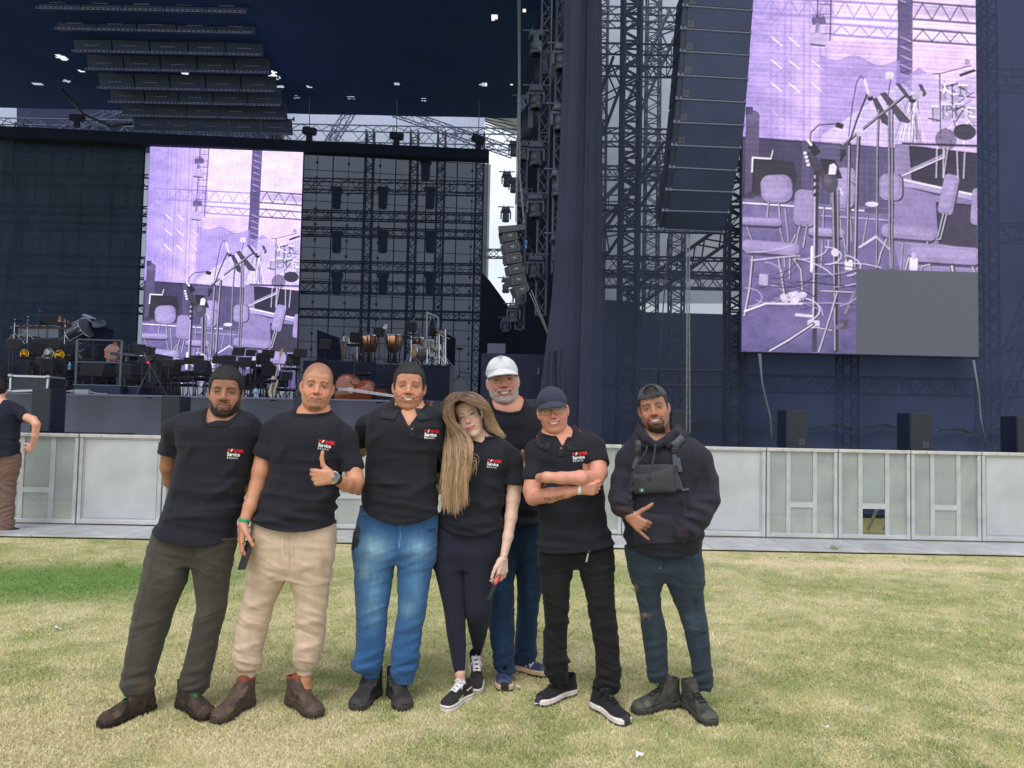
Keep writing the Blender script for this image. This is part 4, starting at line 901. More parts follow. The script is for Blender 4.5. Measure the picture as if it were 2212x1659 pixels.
def wbox(u0,v0,u1,v1,Y,dep,m,name,label,cat,zb=None,group=None,bev=.01):
 xa,xb=X_(u0,v0,Y),X_(u1,v0,Y);zt=Zv((u0+u1)/2,v0,Y);zb=Zv((u0+u1)/2,v1,Y)if zb is None else zb
 return thing1(MB().box(((xa+xb)/2,Y+dep/2,(zt+zb)/2),(xb-xa,dep,zt-zb),None,bev),name,m,label,cat,group)
wbox(1040,765,1182,900,17.6,1.6,M_NAVY,'wing_box','big black cloth-covered box behind the white-capped man','box',0.2)
wbox(1053,742,1092,764,18.4,.5,M_SKIRT,'speaker_box','small dark box on top of the big black box','box')
def cloth(edge_l,edge_r,vs_,Y,m,name,label,cat,amp=.05,nf=7,seed=0,nu=90,nv=40,thin=0):
 """hanging cloth between two outline curves (lists of u at rows vs_)"""
 V=[];rr=np.random.default_rng(seed);ph=rr.uniform(0,6,6)
 for j in range(nv+1):
  v=np.interp(j/nv,np.linspace(0,1,len(vs_)),vs_);ul,ur=np.interp(j/nv,np.linspace(0,1,len(vs_)),edge_l),np.interp(j/nv,np.linspace(0,1,len(vs_)),edge_r)
  for i in range(nu+1):
   t=i/nu;p=pt(ul+(ur-ul)*t,v,Y);s_=math.sin(t*nf*6.28+ph[0]+.8*math.sin(j/nv*3+ph[1]))+.5*math.sin(t*nf*13+ph[2]+j/nv*2)+.35*math.sin(t*nf*27+ph[3]-j/nv*3);V.append((p[0],p[1]+amp*s_,p[2]))
 I=np.array([(j*(nu+1)+i)for j in range(nv)for i in range(nu)]);Q=np.stack([I,I+1,I+nu+2,I+nu+1],1)[:,::-1];o=link(name,np_mesh(name,V,Q),m)
 return tag(o,label,cat)
cloth([1222,1214,1205,1192,1150],[1294,1292,1290,1288,1290],[-60,200,430,640,985],16.9,mat('drape_grey',(.040,.046,.094),.9,var=.15,vscale=1.2,sheen=.2),'side_drape','tall folded dark drape right of the light towers','drape',.035,1.1,1)
cloth([1186,1184,1184],[1214,1216,1222],[757,800,985],16.4,M_NAVY,'side_drape','short gathered black drape right of the big black box','drape',.04,2,2)
cloth([1272,1262,1248],[1300,1302,1300],[-60,430,985],16.75,mat('drape_grey'),'side_drape','narrow dark drape edge left of the see-through scrim','drape',.03,1,3)
mb=MB();mb.prism([pt(u,v,24)for u,v in((1117,236),(1192,-80),(1260,-80),(1260,800),(1130,800),(1117,690))],(0,.06,0));thing1(mb,'tower_backcloth',M_BLACK,'black backcloth behind the light towers','drape')
M_SCR=sheer('scrim',(.048,.060,.108),.50,var=.22,vscale=.55)
cloth([1288,1288,1288],[1600,1604,1610],[-90,450,985],16.6,M_SCR,'scrim','see-through dark scrim in front of the right lattice tower','scrim',.012,3,4,60,30)
cloth([1601,1604,1609],[2420,2420,2420],[-90,450,985],16.62,sheer('scrim_dense',(.036,.046,.098),.82,var=.25,vscale=.5),'scrim','denser dark scrim behind and beside the right screen','scrim',.02,5,5,90,30)
zT=lambda x,y:(1042.3+.5952*x,.5952*y)
mb=MB();mb.prism([pt(u,v,25)for u,v in((1270,-120),(1610,-120),(1610,655),(1270,655))],(0,.05,0));thing1(mb,'backing_tarp',mat('blue_tarp',(.78,.84,.98),.8,var=.12,vscale=1.0),'pale blue tarp glowing behind the right lattice tower','tarp')
mb=MB();mb.prism([pt(u,v,24)for u,v in((1200,640),(1372,652),(1388,674),(1616,680),(1616,1000),(1200,1000))],(0,.05,0));thing1(mb,'backing_cloth',mat('backing_dark',(.040,.048,.100),.9,var=.3,vscale=.8),'dark backing cloth behind the foot of the right scrim','drape')
mb=MB();mb.prism([pt(u,v,25)for u,v in((1610,-120),(2420,-120),(2420,1000),(1610,1000))],(0,.05,0));thing1(mb,'backing_cloth',mat('backing_blue',(.07,.10,.20),.9,var=.3,vscale=.6),'blue-grey backing cloth behind the right screen','drape')
def vtr(u,v0,v1,Y,w,lab,m=None,r=.03,grp='lattice towers behind the right scrim'):tr((X_(u,v1,Y),Y,Zv(u,v1,Y)),(X_(u,v1,Y),Y,Zv(u,v0,Y)),w,lab,grp,m or M_TRUSS,r,w*.55)
def htr(u0,u1,v,Y,w,lab,m=None,r=.028,grp='cross trusses behind the right scrim'):zz=Zv((u0+u1)/2,v,Y);tr((X_(u0,v,Y),Y,zz),(X_(u1,v,Y),Y,zz),w,lab,grp,m or M_TRUSS,r,w*.8)
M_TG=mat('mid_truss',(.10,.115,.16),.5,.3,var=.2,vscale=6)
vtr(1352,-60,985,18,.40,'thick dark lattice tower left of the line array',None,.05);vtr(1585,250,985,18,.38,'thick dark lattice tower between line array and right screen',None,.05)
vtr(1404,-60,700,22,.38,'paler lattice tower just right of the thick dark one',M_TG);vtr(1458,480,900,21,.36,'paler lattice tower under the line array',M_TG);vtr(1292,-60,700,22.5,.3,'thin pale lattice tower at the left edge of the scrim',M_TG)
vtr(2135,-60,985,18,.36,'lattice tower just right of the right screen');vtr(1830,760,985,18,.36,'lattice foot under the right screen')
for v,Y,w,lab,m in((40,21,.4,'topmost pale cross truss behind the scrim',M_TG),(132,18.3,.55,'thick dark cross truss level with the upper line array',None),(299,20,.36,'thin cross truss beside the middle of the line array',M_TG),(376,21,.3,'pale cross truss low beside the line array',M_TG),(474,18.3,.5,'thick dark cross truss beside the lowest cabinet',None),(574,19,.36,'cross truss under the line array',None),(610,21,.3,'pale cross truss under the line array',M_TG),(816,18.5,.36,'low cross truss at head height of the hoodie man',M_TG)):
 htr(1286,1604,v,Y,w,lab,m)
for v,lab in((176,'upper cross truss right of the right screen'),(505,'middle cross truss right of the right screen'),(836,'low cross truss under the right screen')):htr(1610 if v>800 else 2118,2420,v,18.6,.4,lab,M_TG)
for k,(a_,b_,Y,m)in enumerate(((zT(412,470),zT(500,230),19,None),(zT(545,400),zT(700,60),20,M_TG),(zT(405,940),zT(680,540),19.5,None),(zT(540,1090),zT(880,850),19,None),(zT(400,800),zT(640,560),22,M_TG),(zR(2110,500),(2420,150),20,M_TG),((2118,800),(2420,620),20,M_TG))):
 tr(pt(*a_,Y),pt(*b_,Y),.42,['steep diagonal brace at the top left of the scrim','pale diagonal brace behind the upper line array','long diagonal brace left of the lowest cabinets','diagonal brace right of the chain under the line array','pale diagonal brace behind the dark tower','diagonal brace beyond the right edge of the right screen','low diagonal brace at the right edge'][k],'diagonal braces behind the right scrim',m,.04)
for k,(u0,u1,v)in enumerate(((1420,1560,917),(1606,1700,922),(1745,1960,926),(2015,2190,932))):
 m=MB();P=[pt(u,v+math.sin((u-u0)/(u1-u0)*3.1)*-14*(.5+.5*math.sin(u*.05))+random.uniform(-2,2),16.45)for u in np.linspace(u0,u1,14)]
 for a_,b_ in zip(P[:-1],P[1:]):m.quad(a_,b_,b_+[0,.1,-.01-.05*random.random()],a_+[0,.1,-.05])
 thing1(m,'cloth_fold',mat('fold_grey',(.16,.17,.23),.7,var=.3,vscale=3),['pale crumpled hem behind the hoodie man','pale crumpled hem left of the first low speaker','pale crumpled hem between the two low speakers','pale crumpled hem right of the second low speaker'][k],'cloth hem','crumpled hems at the foot of the scrim')
Y0=12.0;LN=[(254,-115,726,-85),(240,42,714,75),(226,198,703,228),(222,352,693,380),(208,515,682,540),(195,675,668,700),(181,835,656,855),(165,990,633,1010),(150,1140,607,1163),(126,1292,582,1310),(103,1435,553,1448),(78,1560,520,1580)]
YD=[12,12,12,12.01,12.02,12.05,12.09,12.18,12.30,12.44,12.60,12.80]
root=empty('line_array',pt(*zM(300,1570),12.8),'tall curved line array of dark loudspeakers hanging before the right scrim','loudspeaker array')
for k in range(11):
 a=LN[k];b=LN[k+1];g=5;tl,t_r,br,bl=pt(*zM(a[0],a[1]+g),YD[k]),pt(*zM(a[2],a[3]+g),YD[k]),pt(*zM(b[2],b[3]-g),YD[k+1]),pt(*zM(b[0],b[1]-g),YD[k+1])
 dn=unit(np.cross(t_r-tl,tl-bl));dn=dn if dn[1]>0 else-dn;bk=dn*.62;sh=.05*(tl-bl)
 m=MB();F_=[tl,t_r,br,bl];B_=[tl+bk-sh,t_r+bk-sh,br+bk+sh,bl+bk+sh];m._add(F_+B_,[(0,1,2,3),(7,6,5,4),(0,4,5,1),(1,5,6,2),(2,6,7,3),(3,7,4,0)]);cab=m.build('cabinet',M_CAB,root)
 i_=lambda s_,t_:(tl*(1-s_)+t_r*s_)*(1-t_)+(bl*(1-s_)+br*s_)*t_-dn*.012
 m=MB();m._add([i_(.075,.03),i_(.985,.03),i_(.985,.97),i_(.075,.97)]+[i_(.075,.03)+dn*.012,i_(.985,.03)+dn*.012,i_(.985,.97)+dn*.012,i_(.075,.97)+dn*.012],[(0,1,2,3),(0,4,5,1),(1,5,6,2),(2,6,7,3),(3,7,4,0)]);m.build('grille',M_GRILLE,cab)
 m=MB()
 if k<7:
  for ex in(0,1):
   for ey in(0,1):m.poly([i_(.085+ex*.05+dx,.62+ey*.17+dy)-dn*.002 for dx,dy in((0,0),(.042,0),(.042,.14),(0,.14))])
  m.build('emblem',mat('emblem_grey',(.055,.062,.085),.6),cab)
 m=MB();q=lambda s_,t_:(tl*(1-t_)+bl*t_)+bk*s_+np.array([-.006,0,0]);m.poly([q(.25,.35),q(.40,.35),q(.40,.75),q(.25,.75)]);m.poly([q(.30,.2),q(.45,.2),q(.42,.45),q(.33,.5)]);m.build('handle_recess',M_DARK,cab)
 m=MB();m.bar(i_(-.0,1.03)+dn*.01,i_(1.0,1.03)+dn*.01,.018,6)
 for s_ in(.0,.06,.99):m.box(i_(s_,1.0),(.03,.03,.05))
 m.build('rigging_link',M_FIX,cab)
def chain_thing(pts,r,lab,w=.03,name='chain',grp=None):
 m=MB();P=[np.array(p,float)for p in pts];L=0
 for a_,b_ in zip(P[:-1],P[1:]):
  n=max(2,int(np.linalg.norm(b_-a_)/w));d=(b_-a_)/n
  for i in range(n):o=np.array([(1 if i%2 else-1)*r*.6,(i%2)*r,0]);m.bar(a_+d*i+o,a_+d*(i+1.1)+o,r*.62,4,caps=False);m.bar(a_+d*i-o,a_+d*(i+1.1)-o,r*.62,4,caps=False)
 return thing1(m,name,M_CHAIN,lab,'chain',grp)
chain_thing([pt(1483,504,12.9),pt(1484,700,12.9),pt(1483,935,12.9)],.012,'steel chain hanging below the line array, left strand',.06);chain_thing([pt(1489,504,12.95),pt(1489,700,12.95),pt(1490,935,12.95)],.012,'steel chain hanging below the line array, right strand',.06)
thing1(MB().tube([pt(1443,515,13),pt(1436,620,13),pt(1425,760,13),pt(1421,850,13)],.012,5),'cable',M_PLAST,'thin black cable hanging left of the chain under the line array','cable')
def fill(u0,us,u1,v0,v1,Y,lab,side,sub=None,w=None):
 xa,xb=X_(u0,v0,Y),X_(u1,v0,Y);zt,zb=Zv((u0+u1)/2,v0,Y),Zv((u0+u1)/2,v1,Y);root=empty('fill_speaker',((xa+xb)/2,Y,zb),lab,'loudspeaker','low speakers along the stage front')
 MB().box(((xa+xb)/2,Y+.22,(zt+zb)/2),(xb-xa,.44,zt-zb),None,.008).build('cabinet',M_CAB,root);MB().box(((xa+xb)/2,Y-.008,(zt+zb)/2),((xb-xa)*.95,.014,(zt-zb)*.96)).build('grille',mat('fill_grille',(.016,.022,.032),.6,bump=1,bscale=160,var=.2,vscale=3),root)
 if side>0:
  m=MB()
  for ex in(0,1):
   for ey in(0,1):m.box((xa+(xb-xa)*.62+ex*.055,Y-.017,zb+.10+ey*.055),(.048,.004,.048))
  m.build('emblem',mat('emblem_grey'),root)
 if sub:
  a,b,vt=sub;xa,xb=X_(a,vt,Y-.25),X_(b,vt,Y-.25);zt=zb-.006;r2=empty('subwoofer',((xa+xb)/2,Y,0),lab.replace('speaker','subwoofer base').replace('standing','under it'),'subwoofer','subwoofers behind the barrier')
  MB().box(((xa+xb)/2,Y+.25,zt/2+.0),(xb-xa,1.0,zt),None,.01).build('cabinet',M_CAB,r2);MB().box(((xa+xb)/2,Y-.262,zt/2),((xb-xa)*.96,.02,zt*.9)).build('grille',M_GRILLE,r2)
fill(70,0,111.6,839,933,13,'dark low speaker right of the man walking off at far left',-1,(38,228,936))
fill(350,0,390,855.6,942,13.2,'dark low speaker in front of the stage behind the olive-trousered man',-1,(300,470,940))
fill(634,0,680,860,946,13.2,'dark low speaker in front of the stage behind the thumbs-up man',-1,(600,740,944));fill(935,0,985,866,952,13.2,'dark low speaker in front of the stage behind the blonde woman',1,(900,1040,950))
fill(1452,0,1483,885,960,13.2,'dark low speaker showing over the hoodie man\'s shoulder',1,(1400,1560,962));fill(1698,0,1746,886,971,13,'dark low speaker nearer to the hoodie man, on the right',1,(1610,1806,969));fill(1965,0,2013.5,892,977,13,'dark low speaker under the right edge of the right screen',1,(1861,2070,975));fill(2196,0,2245,899,982,13,'dark low speaker cut by the right edge',1,(2100,2330,980))
for k,pts in enumerate(([(1640,764),(1648,830),(1662,900),(1668,960)],[(2103,778),(2112,850),(2118,900),(2128,960)])):
 m=MB()
 for j in range(3):m.tube([pt(u+random.uniform(-3,3),v,15.8)for u,v in pts],.014,5)
 thing1(m,'cable_bundle',mat('cable_grey',(.14,.15,.18),.6),['grey cables hanging from the lower left corner of the right screen','grey cables hanging from the lower right corner of the right screen'][k],'cable','cables under the right screen')
def tower(u,v0,v1,Y,w,lab):tr((X_(u,v1,Y),Y,Zv(u,v1,Y)),(X_(u,v1,Y),Y,Zv(u,v0,Y)),w,lab,'light towers',mat('tower_truss',(.11,.125,.18),.4,.5,var=.2,vscale=6),.028,.38)
tower(1204,-60,591,17.4,.24,'nearest light tower, on the right');tower(1168,-60,681,19.2,.24,'middle light tower of the three');tower(1122,225,712,22.5,.24,'farthest light tower, on the left');
def proto_head(front):
 parts={};m=MB();m.bar((-.30,0,0),(.30,0,0),.020,8)
 for s_ in(-.09,.09):m.box((s_,0,.0),(.035,.06,.07),None,.006);m.bar((s_,0,.03),(s_+.02,-.02,.09),.008,5)
 parts['clamp_bar']=(m,M_CHR if 0 else M_FIX);m=MB();m.box((0,0,-.09),(.30,.22,.10),None,.02);m.box((0,0,-.14),(.34,.24,.05),None,.02);m.box((0,-.118,-.09),(.045,.006,.035));parts['base']=(m,M_FIX)
 m=MB()
 if front:m.box((0,0,-.20),(.40,.12,.07),None,.02);m.box((-.175,0,-.33),(.05,.12,.25),None,.015);m.box((.175,0,-.33),(.05,.12,.25),None,.015)
 else:m.box((0,-.14,-.32),(.11,.05,.34),None,.02);m.box((0,.14,-.32),(.11,.05,.34),None,.02);m.box((0,0,-.17),(.11,.30,.05),None,.02)
 parts['yoke']=(m,M_FIX);m=MB();m.lathe((0,0,-.56),[(.118,0),(.135,.01),(.135,.10),(.122,.11),(.122,.17),(.128,.18),(.128,.26),(.10,.32),(.03,.35),(.001,.352)],18);parts['head']=(m,mat('head_dark',(.085,.098,.140),.4,.2));m=MB();m.lathe((0,0,-.562),[(.001,.004),(.116,.004),(.118,.012)],18);parts['lens']=(m,M_LENS);return parts
HP={}
def moving_head(u,v,Y,front,lab,sc=1,rz=0):
 p=pt(u,v,Y);root=empty('moving_head',p,lab,'stage light','moving lights on the towers',rz);root.scale=(sc,sc,sc)
 key=front
 if key not in HP:
  HP[key]={}
  for nm,(m,mt)in proto_head(front).items():me=bpy.data.meshes.new(nm);me.from_pydata(m.v,[],m.f);me.polygons.foreach_set('use_smooth',m.sm);me.materials.append(mt);HP[key][nm]=me
 for nm,me in HP[key].items():o=bpy.data.objects.new(nm,me);COL.objects.link(o);o.parent=root
o_=['topmost','second','third','fourth','fifth','sixth','seventh']
for k,(u,v,f)in enumerate(((1214,93,1),(1211,224,1),(1207,366,0),(1207,505,0))):moving_head(u,v,17.1,f,o_[k]+' moving light on the nearest light tower',1.12,.05*k)
for k,(u,v,f)in enumerate(((1158,66,0),(1158,184,1),(1158,306,1),(1157,418,1),(1157,549,1))):moving_head(u,v,18.9,f,o_[k]+' moving light from the top on the middle light tower',1.1)
for k,(u,v,f)in enumerate(((1129,206,0),(1129,306,1),(1128,408,1),(1122,620,1),(1110,656,1))):moving_head(u,v,22,f,o_[k]+' moving light in the column just left of the middle tower',1)
for k,(u,v,f)in enumerate(((1110,305,1),(1095,371,1),(1110,384,1),(1093,447,1),(1094,538,0),(1093,600,0),(1093,686,1))):moving_head(u,v,27,f,o_[k]+' small moving light in the far left column beside the bright gap',.95)
for k,(x,y)in enumerate(((650,520),(505,1100))):
 p=pt(*zK(x,y),19.6);root=empty('follow_spot',p,['big dark rounded light behind the two towers, upper','dark rounded light behind the middle tower, lower'][k],'stage light','rounded lights behind the towers');MB().lathe(p+[0,0,-.45],[(.02,0),(.20,.08),(.26,.35),(.24,.75),(.12,.95),(.02,1.0)],14).build('lamp_housing',M_CAB,root);MB().box(p+[0,-.27,.1],(.14,.05,.6),None,.03).build('side_cover',M_FIX,root)
zN=zL;root=empty('small_line_array',pt(*zN(300,1110),17.4),'short curved hang of six small grey speakers beside the light towers','loudspeaker array');M_G2=mat('array_grey',(.085,.092,.115),.5,var=.15,vscale=8)
BX=[((172,575),(300,560),(308,645),(190,668)),((190,680),(318,655),(330,745),(207,762)),((205,770),(335,755),(350,840),(222,860)),((225,875),(345,850),(368,930),(240,955)),((243,965),(370,940),(388,1020),(262,1050)),((268,1065),(395,1020),(413,1085),(305,1150))]
for q in BX:
 P=[pt(*zN(*c),17.3)for c in q];m=MB();m.prism([p for p in P],(-.10,.45,.03));cab=m.build('cabinet',M_G2,root);c=sum(P)/4;I=[c+(p-c)*.66+np.array([0,-.008,0])for p in P];J=[c+(p-c)*.60+np.array([0,-.010,0])for p in P]
 m=MB();
 for i in range(4):m.quad(I[i],I[(i+1)%4],J[(i+1)%4],J[i])
 m.build('handle_frame',M_DARK,cab);MB().box(c+np.array([0,-.014,0]),(.07,.006,.03)).build('badge',mat('badge_light',(.4,.42,.45),.5),cab)
 m=MB();[m.lathe(c+(p-c)*.88+np.array([0,-.004,0]),[(.014,0),(.014,.012),(.0001,.014)],8,(0,-1,0))for p in P];m.build('pins',M_FIX,cab);m=MB();m.tube([P[1]+[0,-.01,-.05],P[1]+[.12,-.05,-.06],P[1]+[.30,.05,-.2],P[2]+[.32,.05,-.15]],.010,5);m.build('speaker_lead',M_PLAST,cab)
P=[pt(*zN(*c),17.25)for c in((136,532),(370,515),(372,560),(140,590))];MB().prism(P,(0,.3,0)).build('bumper_frame',M_G2,root);MB().box(pt(*zN(378,690),17.3),(.05,.02,.18)).build('cable_tag',mat('blue_tag',(.05,.30,.75),.5),root)
chain_thing([pt(*zK(376,-260),17.3),pt(*zK(384,660),17.3),pt(*zK(368,1240),17.3),pt(*zN(292,490),17.3)],.018,'long steel chain down to the short speaker hang, left strand',.09);chain_thing([pt(*zK(392,-260),17.35),pt(*zK(392,900),17.35),pt(*zN(322,60),17.35),pt(*zN(362,505),17.35)],.018,'long steel chain down to the short speaker hang, right strand',.09)
m=MB();m.bar(pt(*zN(425,1090),17.2),pt(*zN(640,1625),16.9),.016,5);m.bar(pt(*zN(410,1110),17.2),pt(*zN(632,1620),16.9),.013,5);thing1(m,'guy_rope',M_CHAIN,'two pale ropes slanting from the short speaker hang to the black drape','rope')
RW=[(-10,34,250,1610,24),(1,78,370,1660,25.2),(2,125,480,1712,26.4),(3,163,565,1757,27.5),(4,203,642,1795,28.6),(5,233,715,1828,29.5),(6,262,785,1862,30.3),(7,295,865,1897,30.7)]
M_PAN=mat('panel_dark',(.013,.036,.115),.5,var=.25,vscale=3);M_PE=mat('panel_edge_light',(.22,.25,.46),.5)
for k,(_,vb,xl,xr,Y)in enumerate(RW):
 vc=vb-16;ul,ur=xl*.3333,xr*.3333;z1=Zv(ur,vb,Y);xa,xb=X_(ul,vc,Y),X_(ur,vc,Y);root=empty('panel_row',((xa+xb)/2,Y,z1),o_[k]+' row from the top of hanging dark panels above the left screen' if k<7 else 'lowest row of hanging dark panels, just above the left screen','hanging panels','rows of hanging panels');w=(xb-xa)/5;h=.60*Y/28
 for i in range(5):
  a=xa+w*i+.02;b=xa+w*(i+1)-.02;m=MB();m.box(((a+b)/2,Y,z1+h*.5+.05),(b-a,.10,h*.95),np.array(Matrix.Rotation(.35,3,'X')),.01);pn=m.build('panel',M_PAN,root)
  m=MB();m.cur=(.22,.25,.46);m.box(((a+b)/2,Y-.19,z1+.03),(b-a-.02,.02,.07));m.cur=(.01,.01,.015);nn=8
  for j in range(nn):m.box((a+(b-a)*(j+.5)/nn,Y-.205,z1+.028),((b-a)/nn*.42,.012,.035))
  m.build('lower_edge',mat('panel_edge_col',attr=True,rough=.5),pn,col=True);MB().box(((a+b)/2,Y-.235+.10,z1+h*.46),((b-a)*.4,.006,.02),np.array(Matrix.Rotation(.35,3,'X'))).build('panel_stripe',M_PE,pn)
 m=MB();m.bar((xa,Y+.1,z1+h+.08),(xb,Y+.1,z1+h+.08),.025,6)
 for i in range(11):m.box((xa+(xb-xa)*i/10,Y+.1,z1+h+.10),(.05,.08,.14))
 m.bar((xa+.3,Y+.1,z1+h),(xa+.3,Y+.1,min(cz,z1+2.2)),.012,4);m.bar((xb-.3,Y+.1,z1+h),(xb-.3,Y+.1,min(cz,z1+2.2)),.012,4);m.build('hanging_bar',M_TRUSS,root)
thing1(MB().tube([pt(*zI(400,580),30),pt(*zI(540,740),30),pt(*zI(720,820),30),pt(*zI(860,800),30)],.05,6),'cable',M_PLAST,'thick black cable sagging left of the lowest panel row','cable')
p=pt(*zI(500,765),30.9);e=empty('effect_light',p,'dark strip light on the beam at the upper left','stage light','strip lights on the beam');MB().box(p,(.62,.22,.26),np.array(Matrix.Rotation(.06,3,'Y')),.05).build('lamp_housing',M_CAB,e);MB().box(p+[0,0,-.26],(.2,.12,.28)).build('bracket',M_TRUSS,e)
CX0,CX1,CY0,CY1,SC=112.0,974.0,-290.0,1300.0,.8
Wp,Hp=int((CX1-CX0)*SC),int((CY1-CY0)*SC);IM=np.zeros((Hp,Wp,3));yy_,xx_=np.mgrid[0:Hp,0:Wp];GXp=CX0+(xx_+.5)/SC;GYp=CY0+(yy_+.5)/SC
def blend(mask,c,sl=None):
 c=np.array(lin(c))if not callable(c)else c
 if sl is None:IM[:]=IM*(1-mask[...,None])+c*mask[...,None]
 else:IM[sl]=IM[sl]*(1-mask[...,None])+c*mask[...,None]
def win(x0,y0,x1,y1,m=6):
 a=max(0,int((x0-m-CX0)*SC));b=min(Wp,int((x1+m-CX0)*SC)+1);c=max(0,int((y0-m-CY0)*SC));d=min(Hp,int((y1+m-CY0)*SC)+1)
 return(slice(c,d),slice(a,b))if b>a and d>c else None
def dl(p,q,w,c,a=1.0,w2=None):
 sl=win(min(p[0],q[0]),min(p[1],q[1]),max(p[0],q[0]),max(p[1],q[1]),w+3)
 if sl is None:return
 X,Y=GXp[sl],GYp[sl];dx,dy=q[0]-p[0],q[1]-p[1];t=np.clip(((X-p[0])*dx+(Y-p[1])*dy)/max(dx*dx+dy*dy,1e-6),0,1);d=np.hypot(X-p[0]-t*dx,Y-p[1]-t*dy);ww=w/2 if w2 is None else(w+(w2-w)*t)/2
 blend(np.clip((ww-d)*SC+.5,0,1)*a,c,sl)
def pl(P,w,c,a=1.0):
 for p,q in zip(P[:-1],P[1:]):dl(p,q,w,c,a)
def dp(P,c,a=1.0,soft=1.0):
 P=np.array(P,float);sl=win(P[:,0].min(),P[:,1].min(),P[:,0].max(),P[:,1].max())
 if sl is None:return
 X,Y=GXp[sl],GYp[sl];ins=np.zeros(X.shape,bool);n=len(P)
 for i in range(n):
  x0,y0=P[i];x1,y1=P[(i+1)%n];cnd=(y0>Y)!=(y1>Y);ins ^= cnd&(X<(x1-x0)*(Y-y0)/(y1-y0+1e-9)+x0)
 blend(ins*a,c,sl)
def de(cx,cy,rx,ry,c,a=1.0,rot=0,soft=None):
 r=max(rx,ry);sl=win(cx-r,cy-r,cx+r,cy+r)
 if sl is None:return
 X,Y=GXp[sl]-cx,GYp[sl]-cy;co,si=math.cos(math.radians(rot)),math.sin(math.radians(rot));x,y=X*co+Y*si,-X*si+Y*co;d=(np.sqrt((x/rx)**2+(y/ry)**2)-1)*min(rx,ry)
 blend(np.clip((-d*SC+.5)if soft is None else-d/soft,0,1)*a,c,sl)
def rr_(cx,cy,hx,hy,rad,c,rot=0,a=1.0):
 r=math.hypot(hx,hy);sl=win(cx-r,cy-r,cx+r,cy+r)
 if sl is None:return
 X,Y=GXp[sl]-cx,GYp[sl]-cy;co,si=math.cos(math.radians(rot)),math.sin(math.radians(rot));x,y=np.abs(X*co+Y*si)-hx+rad,np.abs(-X*si+Y*co)-hy+rad;d=np.hypot(np.maximum(x,0),np.maximum(y,0))+np.minimum(np.maximum(x,y),0)-rad
 blend(np.clip(-d*SC+.5,0,1)*a,c,sl)
Ph,Pp,Pv,Pm,Pd,Pk,Pw=(238,214,246),(206,176,232),(164,140,214),(128,110,176),(92,82,122),(58,54,74),(250,240,250)
t=np.clip((GXp-112)/420,0,1)[...,None];IM[:]=lin((170,146,222))*(1-t)+lin((226,196,240))*t
f=fbm(np.stack([GXp/90,GYp/60,0*GXp],-1),3,4);IM[:]=IM*(.84+.3*f)[...,None]
for x0,x1 in((445,690),(742,972)):blend(((GXp>x0)&(GXp<x1)&(GYp<150))*.75,Ph)
for x0 in(215,265,335,395):dl((x0,-290),(x0,520),9,Pv,.55);dl((x0+22,-290),(x0+22,520),6,Pv,.45)
for k in range(8):dl((215,-290+k*100),(258,-250+k*100),5,Pp,.6);dl((258,-240+k*100),(215,-200+k*100),5,Pv,.5)
for k in range(3):
 for x0 in(215,280,368):dl((x0,145+k*84),(x0+38,176+k*84),5,Pw,.85)
for k in range(12):dl((112+30*(k%4),60+k*12),(160+30*(k%4),66+k*12),5,Pp,.4)
for y0,y1,x0,x1,cc in((0,62,112,690,Pv),(-3,60,742,974,Pd),(90,130,440,690,Pv),(96,140,742,974,Pd)):
 dl((x0,y0),(x1,y0+10),9,cc,.9);dl((x0,y1),(x1,y1+8),9,cc,.9);n=int((x1-x0)/34)
 for i in range(n):xa_=x0+i*34;dl((xa_,y0+4 if i%2 else y1),(xa_+34,y1 if i%2 else y0+4),5,cc,.85)
dp([(742,4),(974,16),(974,52),(742,44)],Pd,.35)
dp([(690,-290),(742,-290),(735,160),(730,520),(668,520),(684,60)],(112,98,150));dl((690,-290),(684,60),6,Pk,.7);dl((740,-290),(734,300),6,Pk,.6)
for k in range(18):dl((694,-280+k*34),(736,-262+k*34),4,Pp,.7);dl((736,-262+k*34),(694,-248+k*34),4,(86,76,118),.8)
dp([(684,0),(738,0),(736,110),(684,110)],(96,84,132),.9)
for x0 in(392,441):dl((x0+2,-290),(x0-10,150),6,Pd,.85)
for k in range(12):dl((392,-270+k*36),(438,-270+k*36),4,Pd,.8)
for yy0 in(-170,70):dp([(362,yy0),(412,yy0-4),(418,yy0+22),(366,yy0+26)],(110,98,140));dl((385,yy0+24),(382,yy0+60),14,(140,128,170));rr_(386,yy0+78,26,24,8,(186,172,208));dl((362,yy0+98),(410,yy0+102),7,(104,92,132));[dl((368+i*9,yy0-14),(374+i*9,yy0),4,Pk,.8)for i in range(5)]
P=[(400,205)]+[(400+i*24,205+14*math.sin(i*.9)+i*2.0)for i in range(1,13)]+[(690,262),(720,270),(760,240),(800,262),(860,300),(974,262),(974,530),(400,530)];dp(P,Pv,.75)
dp([(400,500),(500,430),(640,330),(700,300),(740,330),(740,530),(400,530)],(226,214,242),.55);dp([(735,270),(974,225),(974,520),(735,520)],(228,206,242),.5)
for i in range(5):de(760+40*i,300+10*i,60,34,(196,176,226),.5,0,20)
for i in range(60):dl((112,-285+i*13.6),(974,-272+i*13.6),2.0,(126,104,176),.30)
dp([(112,512),(974,548),(974,770),(112,750)],(98,88,130));dp([(112,515),(200,520),(330,522),(330,740),(112,735)],(78,70,104));dp([(720,525),(974,545),(974,720),(735,680)],(62,58,80));dp([(670,522),(722,520),(735,720),(668,700)],(150,136,178))
for k in range(26):x0=118+k*22;dl((x0,600),(x0,745),4,(60,56,80),.35)
t=np.clip((GYp-740)/540,0,1)[...,None];m=(GYp>738+(GXp-112)*.035);IM[m]=(lin((120,108,160))*(1-t)+lin((98,88,140))*t)[m];f2=fbm(np.stack([GXp/40,GYp/24,0*GXp],-1),9,4);IM[m]*=(.75+.5*f2)[m][...,None]
